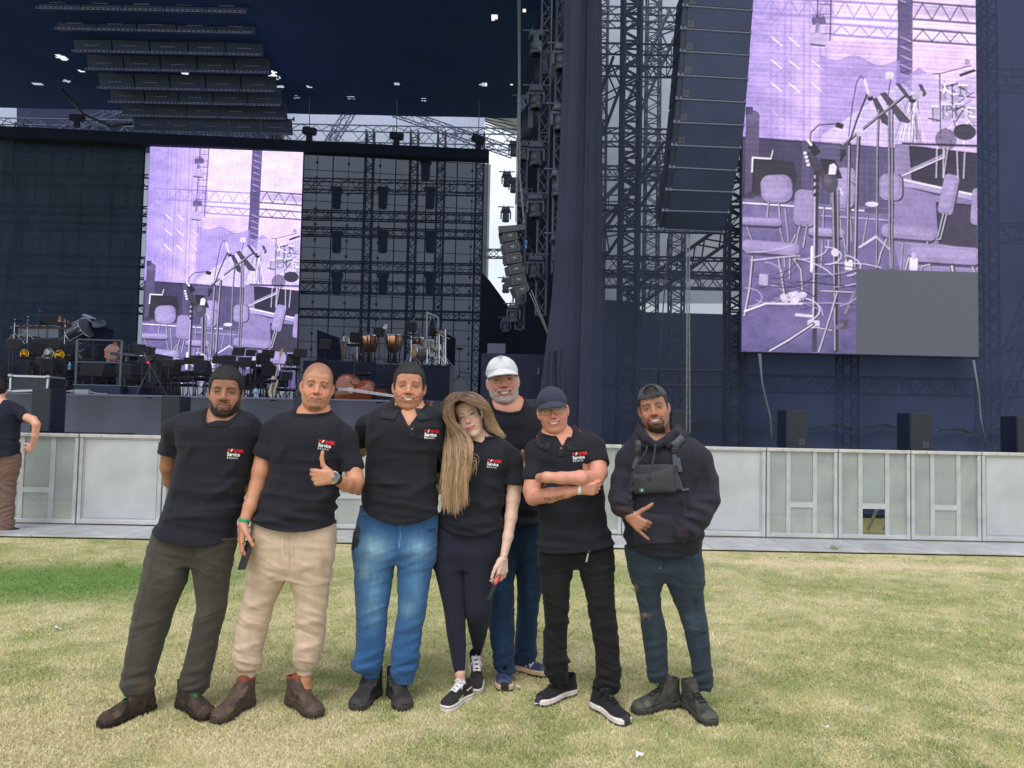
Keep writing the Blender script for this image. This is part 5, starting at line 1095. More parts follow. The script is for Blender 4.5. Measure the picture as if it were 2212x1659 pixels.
dl((112,752),(560,768),4,Pw,.9);dl((400,790),(974,812),3,(210,200,230),.7)
de(330,1190,190,70,(150,134,190),.4,0,60);de(240,980,120,40,(150,134,190),.3,0,50)
dp([(668,665),(820,705),(974,720),(974,985),(690,985),(668,900)],(142,128,176));dp([(820,728),(974,735),(974,900),(830,880)],(74,68,88));dp([(668,640),(974,700),(974,722),(668,668)],(176,164,206));dl((690,650),(974,700),6,Pw,.7)
dl((690,636),(850,560),14,(150,140,170));dl((690,640),(850,566),3,Pw,.8)
dp([(122,520),(124,440),(140,420),(160,422),(172,450),(170,700),(122,720)],(98,88,122));de(148,440,26,24,(112,100,138));dp([(122,404),(148,404),(150,430),(122,434)],(84,76,108))
dp([(148,586),(300,600),(312,655),(292,735),(146,720)],(62,58,72));pl([(146,640),(148,588),(215,590)],5,Pw,.9);dl((215,590),(222,560),3,Pw)
Ck,Cs,Cl=(120,108,142),(152,138,182),(188,176,208)
def leg(P,w=9):
 pl(P,w,(84,78,92));pl([(p[0]-1.5,p[1])for p in P],w*.4,(206,200,214),.85)
def seat(cx,cy,hx,hy,rot=2):rr_(cx,cy+9,hx,hy,hy*.8,(92,82,108),rot);rr_(cx,cy,hx,hy*.92,hy*.75,Cs,rot);rr_(cx-3,cy-4,hx*.9,hy*.5,hy*.4,(168,152,200),rot,.7)
def back(cx,cy,hx,hy,rot=0):rr_(cx+3,cy+2,hx+3,hy+2,hx*.62,(84,76,98),rot);rr_(cx,cy,hx,hy,hx*.62,Cs,rot);rr_(cx-4,cy-5,hx*.74,hy*.78,hx*.5,(170,156,202),rot,.6)
back(490,655,34,42);back(478,712,44,50,4);leg([(410,760),(406,850)],7);leg([(470,800),(478,880)],7);leg([(505,760),(512,880)],7);rr_(215,740,62,10,8,(112,100,134));back(236,698,57,50,-4);leg([(208,745),(202,810)],8);leg([(245,750),(252,850)],8)
seat(182,818,72,15,1);leg([(130,838),(150,890),(152,990)],7);leg([(250,840),(262,890),(268,980)],7);leg([(268,770),(282,890)],7)
back(655,680,42,48);rr_(606,768,48,9,8,(104,94,124));leg([(570,790),(552,890)],6);leg([(652,790),(660,890)],6)
seat(420,850,66,16,2);back(340,765,40,66,4);leg([(322,830),(306,905)],9);leg([(348,830),(335,905)],9);leg([(308,860),(288,900),(285,1020)],8);leg([(405,880),(400,980)],7);leg([(480,860),(488,900),(492,990)],7)
leg([(150,945),(140,1060),(122,1155)],12);leg([(245,950),(270,1095)],11);leg([(300,948),(326,985),(336,1095)],10);seat(215,910,104,24,3)
back(868,700,28,74,12);leg([(862,770),(838,862),(800,868)],8);leg([(850,768),(828,856)],8);seat(720,842,100,26,3);leg([(640,868),(618,920),(602,985)],10);leg([(790,872),(800,985)],8);leg([(700,880),(690,985)],7)
seat(850,918,134,34,2);leg([(722,930),(706,985)],12);leg([(800,955),(770,962),(764,985)],9);leg([(955,960),(966,985)],12);back(978,742,26,66,4);rr_(738,955,15,24,8,(214,206,226));dl((738,920),(738,932),14,(190,180,210));leg([(880,960),(884,985)],18)
for x0,y0,w,h in((850,340,30,40),(895,350,30,38),(925,320,34,44),(820,410,26,60),(862,400,36,60),(912,395,40,55),(955,410,30,60)):rr_(x0,y0,w*.5,h*.5,5,(176,166,196));dl((x0-w/2,y0-h/2),(x0+w/2,y0-h/2),4,Pw);dl((x0-w*.3,y0-h*.4),(x0-w*.3,y0+h*.4),3,Pk,.8)
for k in range(46):
 x0=820+random.random()*150;y0=300+random.random()*230;dl((x0,y0),(x0+random.gauss(0,26),y0+random.gauss(0,20)),random.choice((2.5,4,6)),random.choice((Pk,Pw,Pd,Pk)),.8)
for k in range(30):x0=742+random.gauss(0,10);dl((x0,330+random.random()*60),(x0+random.gauss(0,26),500+random.random()*20),2.5,random.choice((Pw,Pd)),.7)
dp([(910,258),(968,236),(974,245),(915,268)],Pk);pl([(810,262),(840,258),(955,225)],4,Pd);dl((838,262),(840,500),5,(100,92,116));de(942,212,11,11,Pd,.5);dl((884,300),(884,420),4,Pd);de(884,300,5,6,Pk)
de(930,470,42,30,(70,66,84));de(860,500,40,40,(110,102,128),.8);dl((700,520),(974,520),8,(60,56,72));[dl((x0,530),(x0+random.gauss(0,8),640),5,(200,192,212),.8)for x0 in(826,850,866,900,930)]
dp([(614,340),(642,332),(730,430),(724,446),(688,440)],(88,80,102));dl((640,334),(728,432),4,Pw,.7);dp([(586,360),(604,354),(652,436),(646,458),(622,446)],(82,76,94));dp([(672,300),(690,300),(730,350),(716,356)],(90,82,108));dp([(758,300),(772,300),(790,336),(776,348)],(92,84,104));rr_(652,272,15,14,4,(214,206,224));dl((656,286),(640,380),4,Pd)
def mic(x,y,r,rot):de(x,y,r,r,(58,54,66));dl((x-r*.6*math.sin(rot),y-r*.8*math.cos(rot)),(x-r*2.6*math.sin(rot),y-r*2.6*math.cos(rot)),r*1.1,(190,182,202));de(x-r*.3,y-r*.3,r*.4,r*.4,(110,104,124),.6)
for P,w in(([(612,400),(606,560),(602,975)],9),([(650,400),(650,860),(655,975)],10),([(662,400),(660,975)],8),([(538,500),(532,620),(524,980)],15),([(504,530),(500,700),(496,960)],13),([(462,700),(462,860),(466,1040)],9)):pl(P,w,(78,72,88));pl([(p[0]-w*.2,p[1])for p in P],w*.28,(196,190,206),.9)
pl([(476,536),(545,478),(640,400),(708,345)],11,(74,70,84));pl([(476,533),(545,475),(640,397),(706,342)],3,(200,194,208),.8);pl([(500,530),(530,440),(568,345)],7,(66,62,76));pl([(500,500),(515,380),(530,300),(545,278),(558,290)],4,(90,84,100));mic(736,356,15,-.9);mic(580,357,11,.3);dl((560,292),(572,340),9,(220,214,230))
rr_(541,482,12,16,5,(206,198,216));rr_(480,560,12,14,4,(72,68,82));dl((484,560),(472,588),12,(58,54,66));rr_(467,462,14,10,3,(60,56,70),15);pl([(356,530),(362,490),(390,462),(455,456)],4.5,(84,78,96));pl([(396,545),(430,538),(480,545)],4,(120,112,136));dp([(335,560),(368,560),(428,632),(418,660),(376,640)],(78,72,92));rr_(374,552,14,22,5,(52,48,60),-38);dl((362,535),(350,520),8,Pw);dp([(395,585),(450,586),(478,654),(420,660)],(58,54,66));[rr_(340+4*i,566+14*i,6,5,2,(220,214,228))for i in range(4)]
pl([(446,700),(450,900),(454,1270)],19,(72,68,80));pl([(441,700),(445,900),(449,1270)],5,(172,166,182),.9);pl([(382,640),(380,900),(376,1160),(376,1270)],17,(76,70,84));pl([(376,640),(374,900),(370,1170)],5,(206,198,216),.9);pl([(366,905),(364,990)],9,(232,226,240))
de(432,672,30,36,(88,82,96));de(424,660,20,24,(116,108,128),.7,0,10);dp([(426,640),(430,606),(446,600),(456,612),(452,640)],(224,218,232));[rr_(382,560+i*26,11,7,3,(64,60,74))for i in range(3,7)];dl((470,690),(478,716),6,(200,194,208));de(450,922,14,14,(206,198,214))
rr_(372,1180,22,14,5,(196,188,208));leg([(370,1180),(280,1240),(215,1278)],14);leg([(380,1190),(440,1200)],9);rr_(482,1178,16,18,5,(96,90,108));dl((455,1190),(474,1180),14,(120,112,132));leg([(460,1060),(430,1160),(392,1278)],10);rr_(500,965,14,18,5,(224,218,230));dl((498,920),(496,950),9,(110,102,122));dl((540,900),(600,860),8,(196,190,206));dl((600,860),(650,905),6,(180,172,190));leg([(400,1060),(520,1062)],9);de(488,1138,14,10,(104,96,116),1,-50);dl((488,1138),(522,1060),9,(140,132,152));dl((310,1148),(365,1152),10,(206,198,216))
for k in range(30):
 x0=120+random.random()*400;y0=930+random.random()*190;P=[(x0,y0)]
 a_=random.gauss(0,.25);rw_=random.gauss(0,.12)
 for i in range(14):a_ += rw_+random.gauss(0,.05);P.append((P[-1][0]+13*math.cos(a_),P[-1][1]+7*math.sin(a_)))
 pl(P,random.choice((2.5,3.2,4)),random.choice(((72,66,84),(206,198,216),(60,54,72),(172,164,186))),.8)
rr_(190,1026,16,20,4,(190,182,206),3,.7);[de(300+random.gauss(0,26),1090+random.gauss(0,12),14,10,(216,208,226),.7)for _ in range(9)];de(585,744,24,9,(222,214,232),.9);pl([(122,1140),(200,1110),(330,1108)],6,(212,206,222))
bl_=lambda A:(np.roll(A,1,0)+2*A+np.roll(A,-1,0))/4
IMG=bl_(bl_(np.swapaxes(bl_(bl_(np.swapaxes(IM,0,1))),0,1)));tx=fbm(np.stack([GXp/7,GYp/7,0*GXp],-1),31,3);ty=fbm(np.stack([GXp/55,GYp/38,0*GXp],-1),41,4);lu=IMG.mean(-1,keepdims=True)
ed_=np.clip((lu-np.roll(lu,3,0))*.5+(lu-np.roll(lu,3,1))*.3,-.08,.16);IMG=np.clip(IMG*(.72+.35*tx+.42*ty)[...,None]+ed_*np.array([1,.95,1.02]),.01,1);IMG=IMG*(IMG/.45)**.18
def lcd(Yq,bl,br,ytop,name,label,stripe,dead=None,tint=(1,1,1),cells=322,estr=1.0,ycontent=None):
 """screen rectangle: bottom-left / bottom-right pixel corners, top row ytop (pixel), contents mapped by width"""
 Yl,Yr=Yq;Y=(Yl+Yr)/2;a,b=pt(*bl,Yl),pt(*br,Yr);zb=(a[2]+b[2])/2;xa,xb=a[0],b[0];zt=Zv((bl[0]+br[0])/2,ytop,Y);Wm=xb-xa;mpu=Wm/(CX1-CX0);y_b,y_t=ycontent;nxx=cells;nzz=int(nxx*(zt-zb)/Wm)
 gx=np.linspace(0,1,nxx);gz=np.linspace(0,1,nzz);cy_=y_b+(y_t-y_b)*gz;ii=np.clip(((cy_-CY0)*SC-.5),0,Hp-1.01);jj=np.clip((gx*(CX1-CX0))*SC-.5,0,Wp-1.01);i0,j0=ii.astype(int),jj.astype(int);fi,fj=(ii-i0)[:,None,None],(jj-j0)[None,:,None]
 A=IMG[i0][:,j0]*(1-fi)*(1-fj)+IMG[i0+1][:,j0]*fi*(1-fj)+IMG[i0][:,j0+1]*(1-fi)*fj+IMG[i0+1][:,j0+1]*fi*fj
 A=A*.72+.28*A.mean(-1,keepdims=True)*np.array([1.03,.97,1.04]);A=A*np.array(tint);st=stripe(gx[None,:]*np.ones((nzz,1)),(gz[:,None])*np.ones((1,nxx)));A=A*st[...,None]
 if dead:m=(gx[None,:]>dead[0])*(gz[:,None]<dead[1]);A[m]=lin((84,86,98))
 X,Z=np.meshgrid(xa+gx*Wm,zb+gz*(zt-zb));V=np.stack([X,Yl+(Yr-Yl)*(X-xa)/(xb-xa),Z],-1).reshape(-1,3);I=(np.arange(nzz-1)[:,None]*nxx+np.arange(nxx-1)[None]).ravel();me=np_mesh(name,V,np.stack([I,I+1,I+nxx+1,I+nxx],1),np.clip(A,0,1).reshape(-1,3),smooth=False)
 m=MATS.get('led_'+name)
 if m is None:
  m=bpy.data.materials.new('led_'+name);m.use_nodes=True;N=m.node_tree.nodes;b_=N['Principled BSDF'];c=N.new('ShaderNodeVertexColor');c.layer_name='Col';m.node_tree.links.new(c.outputs['Color'],b_.inputs['Emission Color']);b_.inputs['Emission Strength'].default_value=estr;b_.inputs['Base Color'].default_value=(.02,.02,.025,1);b_.inputs['Roughness'].default_value=.6;b_.inputs['Specular IOR Level'].default_value=.2
 root=empty(name,((xa+xb)/2,Y,zb),label,'led screen');link('screen_face',me,m,root)
 MB().box(((xa+xb)/2,Y+.08,(zb+zt)/2),(Wm+.05,.14,zt-zb+.05),np.array(Matrix.Rotation(math.atan2(Yr-Yl,xb-xa),3,'Z')),.01).build('screen_body',M_CAB,root);return root
s1=lambda x,z:1-.16*(.5+.5*np.sin(x*2*np.pi*58))*sst(.28,.55,z)
s2=lambda x,z:1-.14*(.5+.5*np.sin(z*2*np.pi*66+x*6))*sst(.25,.5,z)
lcd((30.2,30.52),(302,830),(638,841),302,'left_screen','tall lit screen showing chairs and microphones in purple, at the back of the stage',s1,None,(.90,.90,1.04),300,1.0,(-285+862*(536/337.0),-285))
lcd((16.0,16.16),(1602,758),(2114,772),-60,'right_screen','huge lit screen showing chairs and microphones in purple, on the right',s2,((1849-1602)/512.,(765-584)/(765+60.)),(.98,.93,1.02),322,.86,(1282,1282-862*(825/512.0)))
for o in list(COL.objects):
 if o.name.startswith(('left_screen','right_screen')):o.name='led_screen'
def px(z,x,y,Y):return pt(*z(x,y),Y)
def CH(z,Y,lst):
 """[(x, y, dY, r_px)] -> [(P, r)]"""
 zs=z(1,0)[0]-z(0,0)[0]
 return[(px(z,x,y,Y+dy),r*zs*(Y+dy)/FPX)for x,y,dy,r in lst]
def make_person(c):
 z,Y=c['z'],c['Y'];ZS=z(1,0)[0]-z(0,0)[0];m1=ZS*Y/FPX;root=person_root(gnd(*z(*c['base'])),c['label'],Y)
 root['pose']=c.get('pose','standing')
 T=Loft(c['torso'],z,Y,c.get('ratio',.60),n=2.7,bmin=.055,bmax=c.get('bmax',.15),w=.022,bw=.07,btop=(c.get('bt',.040),.85));hem=T.z0;sh=T.z1
 legs=[];hips=None
 if 'hips' in c:
  hips=Loft(c['hips'],z,Y,.52,n=2.3,bmin=.08,bmax=.112);LF=[];zc=px(z,0,c['crotch'],Y)[2]
  t_=np.clip((hips.g-(zc-.045))/.13,0,1);hips.b=hips.b*(.70+.30*t_*t_*(3-2*t_));hips.a=hips.a-.022*(1-t_)
  for lg,dY in((c['legL'],c.get('dL',[])),(c['legR'],c.get('dR',[]))):
   y0_=c['hips'][0][0];yt=lg[0][0];wid_=lg[0][2]-lg[0][1];hx=lambda yy:[np.interp(yy,[h[0]for h in c['hips']],[h[k]for h in c['hips']])for k in(1,2)]
   isL=lg is c['legL'];ex=[(yy,hx(yy)[0]+2,hx(yy)[0]+2+wid_*.96)if isL else(yy,hx(yy)[1]-2-wid_*.96,hx(yy)[1]-2)for yy in np.arange(y0_+15,yt-20,30)]
   LF.append(Loft(ex+list(lg),z,Y,c.get('legratio',.92),n=2.15,dy=dY or None,bmax=.100,w=.02))
  top=hips.z1
  lo=[min(l.cx.min()-l.a.max()for l in LF)-.05,min((l.cy-l.b).min()for l in LF+[hips])-.05,min(l.z0 for l in LF)-.03]
  hi=[max((l.cx+l.a).max()for l in LF)+.05,max((l.cy+l.b).max()for l in LF+[hips])+.05,top+.03]
  F=Field(lo,hi,c.get('hl',.0052))
  for l in LF:F.op(l.prim(0),c.get('legk',.012)if l is LF[1]else 0)
  F.op(hips.prim(0,z0=zc-.02),.030)
  m_=(T.g<hips.z1)&(T.g>zc);hc_,ha_,hb_,hy_=[np.interp(T.g,hips.g,q)for q in(hips.cx,hips.a,hips.b,hips.cy)]
  w_=sst(hips.z1,hips.z1-.05,T.g)*(T.g>zc-.06)
  T.b=T.b+w_*np.maximum(0,hb_+.028-T.b)
  R_=np.maximum(T.cx+T.a,hc_+ha_+.010);L_=np.minimum(T.cx-T.a,hc_-ha_-.010);n_a,n_c=(R_-L_)/2,(R_+L_)/2;T.a=T.a*(1-w_)+n_a*w_;T.cx=T.cx*(1-w_)+n_c*w_
  F.disp(wr_leg([(l,a)for l,a in[(px(z,0,yy,Y)[2],am)for yy,am in c['legwr']]],c.get('seed',1),c.get('lamp',1)),.03)
  hl_=(px(z,*c['hemL'],Y),px(z,*c['hemR'],Y));sl_=(hl_[1][2]-hl_[0][2])/(hl_[1][0]-hl_[0][0]);F.cut(lambda X,Yy,Z:Z-(hl_[0][2]+sl_*(X-hl_[0][0])+.006)+0*Yy)
  for(x0,y0,x1,y1,w,a)in c.get('folds',[]):
   def ff(P,x0=x0,y0=y0,x1=x1,y1=y1,w=w,a=a):
    u,v=proj(P);A=np.array(z(x0,y0));B=np.array(z(x1,y1));d=B-A;t=np.clip(((u-A[0])*d[0]+(v-A[1])*d[1])/(d@d),0,1)
    q=np.hypot(u-A[0]-t*d[0],v-A[1]-t*d[1]);return-a*np.exp(-(q/(w*.5))**2)*np.sin(np.pi*np.clip(t,.02,.98))**.5*(P[:,1]<Y+.05)
   F.disp(ff,.03)
  if c.get('open_hem',True):
   for l,ck in zip(LF,('ankL','ankR')):
    P=np.array([np.interp(l.z0,l.g,l.cx),np.interp(l.z0,l.g,l.cy),l.z0]);F.op(cap(P-[0,0,.03],P+[0,0,.03],float(np.interp(l.z0,l.g,l.a))-.010,float(np.interp(l.z0,l.g,l.a))-.016),0,'s')
  tr=garment('trousers',root,F,c['tcol'],c.get('tpaint'),c.get('tmat',M_DENIM));c['tr']=tr
 SL=[CH(z,Y,s)for s in c['sleeves']];allp=np.array([p for s in SL for p,r in s]);rm=max(r for s in SL for p,r in s)
 lo=np.minimum(allp.min(0)-rm-.03,[(T.cx-T.a).min()-.03,(T.cy-T.b).min()-.04,T.z0-.04]);hi=np.maximum(allp.max(0)+rm+.03,[(T.cx+T.a).max()+.03,(T.cy+T.b).max()+.04,T.z1+.04])
 hi[2]=min(hi[2],T.z1+.09+c.get('hood',0))
 F=Field(lo,hi,c.get('hs',.0043));sk=c.get('sleevek',.028)
 hl=(px(z,*c['hemL'],Y),px(z,*c['hemR'],Y));slope=(hl[1][2]-hl[0][2])/(hl[1][0]-hl[0][0]);zh=hl[0][2]
 F.op(T.prim(0,z0=T.z0-.05))
 for s in SL:chain(F,s,sk)
 if 'extra' in c:c['extra'](F,c)
 F.disp(wr_shirt(hem,sh,1.5*c.get('samp',1),c.get('seed',1)*3),.03)
 for(x0,y0,x1,y1,w,a)in c.get('sfolds',[]):
  def ff(P,x0=x0,y0=y0,x1=x1,y1=y1,w=w,a=a*1.7):
   u,v=proj(P);A=np.array(z(x0,y0));B=np.array(z(x1,y1));d=B-A;t=np.clip(((u-A[0])*d[0]+(v-A[1])*d[1])/(d@d),0,1)
   q=np.hypot(u-A[0]-t*d[0],v-A[1]-t*d[1]);return-a*np.exp(-(q/(w*.5))**2)*np.sin(np.pi*np.clip(t,.02,.98))**.5*(P[:,1]<Y+.02)
  F.disp(ff,.03)
 bow=c.get('hembow',.35)
 F.cut(lambda X,Yy,Z:(zh+slope*(X-hl[0][0])-bow*.12*np.clip(1-((X-(hl[0][0]+hl[1][0])/2)/(abs(hl[1][0]-hl[0][0])/2))**2,0,1)-Z)+0*Yy+((X<(T.cx-T.a).min()-.01)|(X>(T.cx+T.a).max()+.01))*-9.)
 for s in SL:
  if c.get('cuffs'):continue
  (p0,r0),(p1,r1)=s[-2],s[-1];d=unit(p1-p0)
  pl=lambda X,Yy,Z,p1=p1,d=d:(X-p1[0])*d[0]+(Yy-p1[1])*d[1]+(Z-p1[2])*d[2]
  near=lambda X,Yy,Z,p1=p1,r1=r1:np.sqrt((X-p1[0])**2+(Yy-p1[1])**2+(Z-p1[2])**2)-r1*1.45
  F.D=np.maximum(F.D,np.minimum(pl(F.ax[0][:,None,None],F.ax[1][None,:,None],F.ax[2][None,None,:]),-near(F.ax[0][:,None,None],F.ax[1][None,:,None],F.ax[2][None,None,:]))).astype(np.float32)
  F.op(cap(p1-d*.035,p1+d*.06,r1-.012,r1-.004),0,'s')
 nc=px(z,c['neck'][0],c['neck'][1],Y)+np.array([0,-.034,c.get('ntilt',.42)*.088]);nr=c['neck'][2]*m1
 D0=F.D.copy()
 F.op(neckcut(nc,nr,c.get('ntilt',.42),c.get('nry',1.15)),.004,'s')
 if 'vneck' in c:
  vx,vy,vw=c['vneck'];vp=px(z,vx,vy,Y)
  F.op((lambda X,Yy,Z:np.maximum(np.abs(X-vp[0])*1.0-(Z-vp[2])*vw,np.maximum(Yy-(Y-.01),vp[2]-Z)),(vp[0]-.12,Y-.30,vp[2]-.02),(vp[0]+.12,Y,vp[2]+.14)),.003,'s')
 nb=ell(nc+np.array([0,0,-.03]),(nr+.035,nr*1.5+.03,.115))
 if c.get('rib',True)or 'vneck' in c:G_=nb[0](F.ax[0][:,None,None],F.ax[1][None,:,None],F.ax[2][None,None,:]);F.D=np.maximum(F.D,np.where(G_<0,-(D0+.0095),-9)).astype(np.float32)
 def spaint(V,C):
  q=neckcut(nc,nr,c.get('ntilt',.42),c.get('nry',1.15))[0](V[:,0],V[:,1],V[:,2]);C=C*(1-.45*sst(.016,.012,q))[:,None]
  if 'spaint' in c:C=c['spaint'](V,C)
  return C
 shirt=garment(c.get('shirtname','shirt'),root,F,c.get('scol',BLK),spaint);c['shirt']=shirt;c['T']=T
 sb_=bvh_of(shirt);rib=[]
 if c.get('rib',True):
  for i in range(48):
   a_=2*math.pi*i/48;dv_=Vector((math.cos(a_),c.get('nry',1.15)*math.sin(a_),0));zp_=nc[2]+c.get('ntilt',.42)*nr*1.15*math.sin(a_);ok_=0
   for it_ in range(4):
    h2_=sb_.ray_cast(Vector((nc[0],nc[1],zp_-.004))+dv_*.35,-dv_)
    if h2_[0]is None:break
    zp_=nc[2]+c.get('ntilt',.42)*(h2_[0].y-nc[1])
   if h2_[0]is not None and(Vector((h2_[0].x-nc[0],h2_[0].y-nc[1],0)).length<nr*Vector(dv_).length*1.03)and math.sin(a_)<0:rib.append(np.array(h2_[0]));continue
   q_=nc+np.array([nr*1.045*math.cos(a_),nr*c.get('nry',1.15)*1.045*math.sin(a_),0]);hh=sb_.ray_cast(Vector((q_[0],q_[1],T.z1+.12)),Vector((0,0,-1)))
   if hh[0]is not None:rib.append(np.array(hh[0]))
  rib=np.array(rib)
  if len(rib)>30:
   for k_ in range(3):rib=(np.roll(rib,1,0)+2*rib+np.roll(rib,-1,0))/4
   MB().tube(rib-[0,0,.001],.0052,6,True).build('neck_rib',mat('rib_knit',tuple(lin((24,25,30))),.9),shirt)
 mes=[];hd=c['head'];H=Head('head',root,z(*hd['eye']),Y+hd.get('dY',-.09),hd['h']*ZS,**{k:v for k,v in hd.items()if k not in('eye','dY','h')});H.build();c['H']=H
 hb=H.bodyobj
 neckb=px(z,c['neck'][0],c['neck'][1],Y)+np.array([0,.005,-.02]);ntop=H.W((0,-.018,-.075));nk=hd.get('neck',.057)*H.s
 lo=np.array([(T.cx-T.a).min(),(T.cy-T.b).min()-.02,T.z0+(.0 if 'legskin' in c else .16)]);hi=np.array([(T.cx+T.a).max(),(T.cy+T.b).max()+.02,max(ntop[2]+.03,T.z1)])
 B=Field(lo,hi,.0045);B.op(T.prim(-.0165,z0=T.z0+.18,z1=T.z1-.005));B.op(cap(neckb+[0,.01,-.03],ntop,nk*1.10,nk),.05,m=.08)
 B.op(ell(neckb+[0,-.01,-.055],(.10,.085,.07)),.04)
 for sg in(-1,1):B.op(cap(neckb+[sg*.01,-.074,-.056],neckb+[sg*.07,-.066,-.046],.009,.008),.02)
 B.cut(lambda X,Yy,Z:Z-(ntop[2]+.004)+0*X+0*Yy)
 if 'legskin' in c:B.op(T.prim(-.04,z0=T.z0+.02,z1=T.z0+.3))
 V,Q=B.mesh();cc=lin(hd['skin'])*(.92+.16*fbm(V*30,3))[:,None];mes.append(np_mesh('b',V,Q,cc))
 for a in c.get('arms',[]):
  pts=CH(z,Y,a['p']);hp=None
  if 'hand' in a:
   h=a['hand'];W=pts[-1][0];hp,tips,tt=hand_prims(W,h['d'],h['ix'],h['palm'],h['curl'],h['thumb'],h.get('sc',1),h.get('splay',4));a['tips']=tips;a['W']=W;a['tt']=tt
  mes.append(arm_mesh('a',root,pts,a.get('skin',hd['skin']),hp,a.get('h',.0030),paintf=a.get('paint')))
 for pts in c.get('legskin',[]):
  P=CH(z,Y,pts);q=np.array([p for p,r in P]);G=Field(q.min(0)-.08,q.max(0)+.08,.005);chain(G,P,.02);V,Q=G.mesh();mes.append(np_mesh('l',V,Q,np.tile(lin(hd['skin']),(len(V),1))))
 me=hb.data;me.transform(Matrix.Translation(root.location));bpy.data.objects.remove(hb);mes.append(me)
 c['body']=merge_meshes('body',mes,M_SKIN,root);c['root']=root
 return c
def shoes(c,kind,L,R,lab=None):
 for(hx,hy,tx,ty,kw),sg in((L,-1),(R,1)):
  shoe('shoe',c['root'],gnd(*c['z'](hx,hy)),gnd(*c['z'](tx,ty)),kind,side=sg,**kw)
EXT=(0,0,0);FIST=(80,95,60)
DEN=lambda z,Y,stain=None:None
def jeans_paint(z,fade,seams=(),dark=.55):
 """fade: [(x,y,rx,ry,amount,colour)], seams: polylines in zoom coordinates (stitching of the cloth itself)"""
 A0,B0=np.array(z(0,0)),np.array(z(1,1))
 def f(V,C):
  u,v=proj(V);s=B0-A0;x=(u-A0[0])/s[0];y=(v-A0[1])/s[1]
  for fx,fy,rx,ry,a,col in fade:
   m=a*np.exp(-((x-fx)/rx)**2-((y-fy)/ry)**2)*(.55+.9*fbm(V*np.array([40,40,14]),5));m=np.clip(m,0,1)[:,None];C=C*(1-m)+lin(col)*m
  for w,a,col,pl in seams:
   d=np.full(len(V),1e9)
   for(x0,y0),(x1,y1)in zip(pl[:-1],pl[1:]):
    dx,dy=x1-x0,y1-y0;t=np.clip(((x-x0)*dx+(y-y0)*dy)/(dx*dx+dy*dy),0,1);d=np.minimum(d,np.hypot(x-x0-t*dx,y-y0-t*dy))
   m=(a*np.exp(-(d/w)**2)*(V[:,1]<V[:,1].mean()+.03))[:,None];C=C*(1-m)+lin(col)*m
  C=C*(.88+.24*fbm(V*np.array([18,18,9]),2))[:,None]
  return C
 return f
P1=make_person(dict(z=zP,Y=3.93,base=(300,1580),label='bearded man in black t-shirt and olive trousers, hands behind his back',seed=1,
 torso=[(250,525,650),(262,458,670),(274,410,688),(292,396,702),(320,388,712),(360,384,716),(450,392,700),(550,366,672),(620,345,658),(700,318,650),(770,296,640),(815,290,632)],
 hemL=(290,765),hemR=(632,808),neck=(582,330,66),ntilt=.85,
 sleeves=[[(430,305,.01,40),(372,340,.01,50),(348,440,.03,46),(345,452,.03,46)],[(680,315,.03,40),(708,350,.05,42),(700,500,.10,40),(698,515,.10,40)]],
 sfolds=[(400,640,610,600,22,.006),(350,700,560,735,22,.007),(330,740,600,770,18,.006),(395,480,450,400,20,.006),(640,480,560,560,18,.005),(640,560,480,660,18,.006)],
 arms=[dict(p=[(348,430,.03,36),(345,500,.06,36),(352,560,.10,30),(420,640,.24,24)]),dict(p=[(696,500,.11,32),(680,560,.14,27),(650,610,.20,24),(560,650,.26,22)])],
 hips=[(740,305,632),(800,283,632),(850,266,622),(900,250,614)],crotch=890,
 legL=[(840,262,470),(900,250,437),(1000,225,415),(1100,200,368),(1200,182,340),(1300,165,308),(1400,145,277),(1440,138,281),(1465,146,268),(1482,152,258)],
 legR=[(840,440,625),(900,437,612),(1000,455,600),(1100,468,590),(1150,456,577),(1200,447,566),(1300,424,545),(1400,399,520),(1440,395,521),(1462,402,508),(1476,407,500)],
 dL=[(840,0),(1480,-.06)],dR=[(840,0),(1476,.02)],legwr=[(760,.3),(880,.7),(1050,.35),(1150,.7),(1300,.5),(1400,1.0),(1480,1.3)],tcol=(70,67,61),lamp=.75,
 folds=[(440,890,300,860,18,.006),(445,900,560,850,16,.005),(250,1000,380,960,14,.004),(560,1110,460,1170,18,.006),(200,1190,320,1160,18,.007),(160,1400,270,1370,16,.008),(400,1390,515,1370,16,.008),(150,1440,260,1430,12,.006),(410,1430,510,1415,12,.006)],
 tpaint=jeans_paint(zP,[(350,950,60,60,.25,(92,90,84)),(540,900,50,40,.2,(88,86,80)),(230,1290,35,80,.25,(96,88,78)),(245,1440,30,25,.55,(104,78,56)),(490,1130,40,40,.2,(90,86,78))],[(2.2,.6,(38,37,35),[(455,815),(452,880),(440,905)]),(2,.5,(38,37,35),[(300,800),(250,1000),(195,1200),(150,1440)]),(2,.4,(84,82,76),[(600,830),(585,870),(560,890)]),(3,.8,(20,20,20),[(545,995),(558,997)]),(2,.9,(26,26,26),[(310,1055),(313,1063)])]),
 head=dict(eye=(581,177),h=212,roll=1.5,yaw=-2,pitch=3,skin=(160,108,84),wid=1.0,jaw=1.02,smile=.22,open=0,beard='full',bthick=.0035,bdens=.96,haircol=(30,28,29),eopen=.0020,brow=1.35,nose=1.3,lip=1.3,lipcol=(140,96,90),flush=(1.12,.92,.86),hline=.060,wrinkle=.6,bags=.6,neck=.056,ear=1.0,scalp=.9,browz=-.002,sclera=(120,96,84),iris=(30,20,16),adam=1)))
P1['H'].hair(.0115,amp=.0024,freq=230,side=.55)
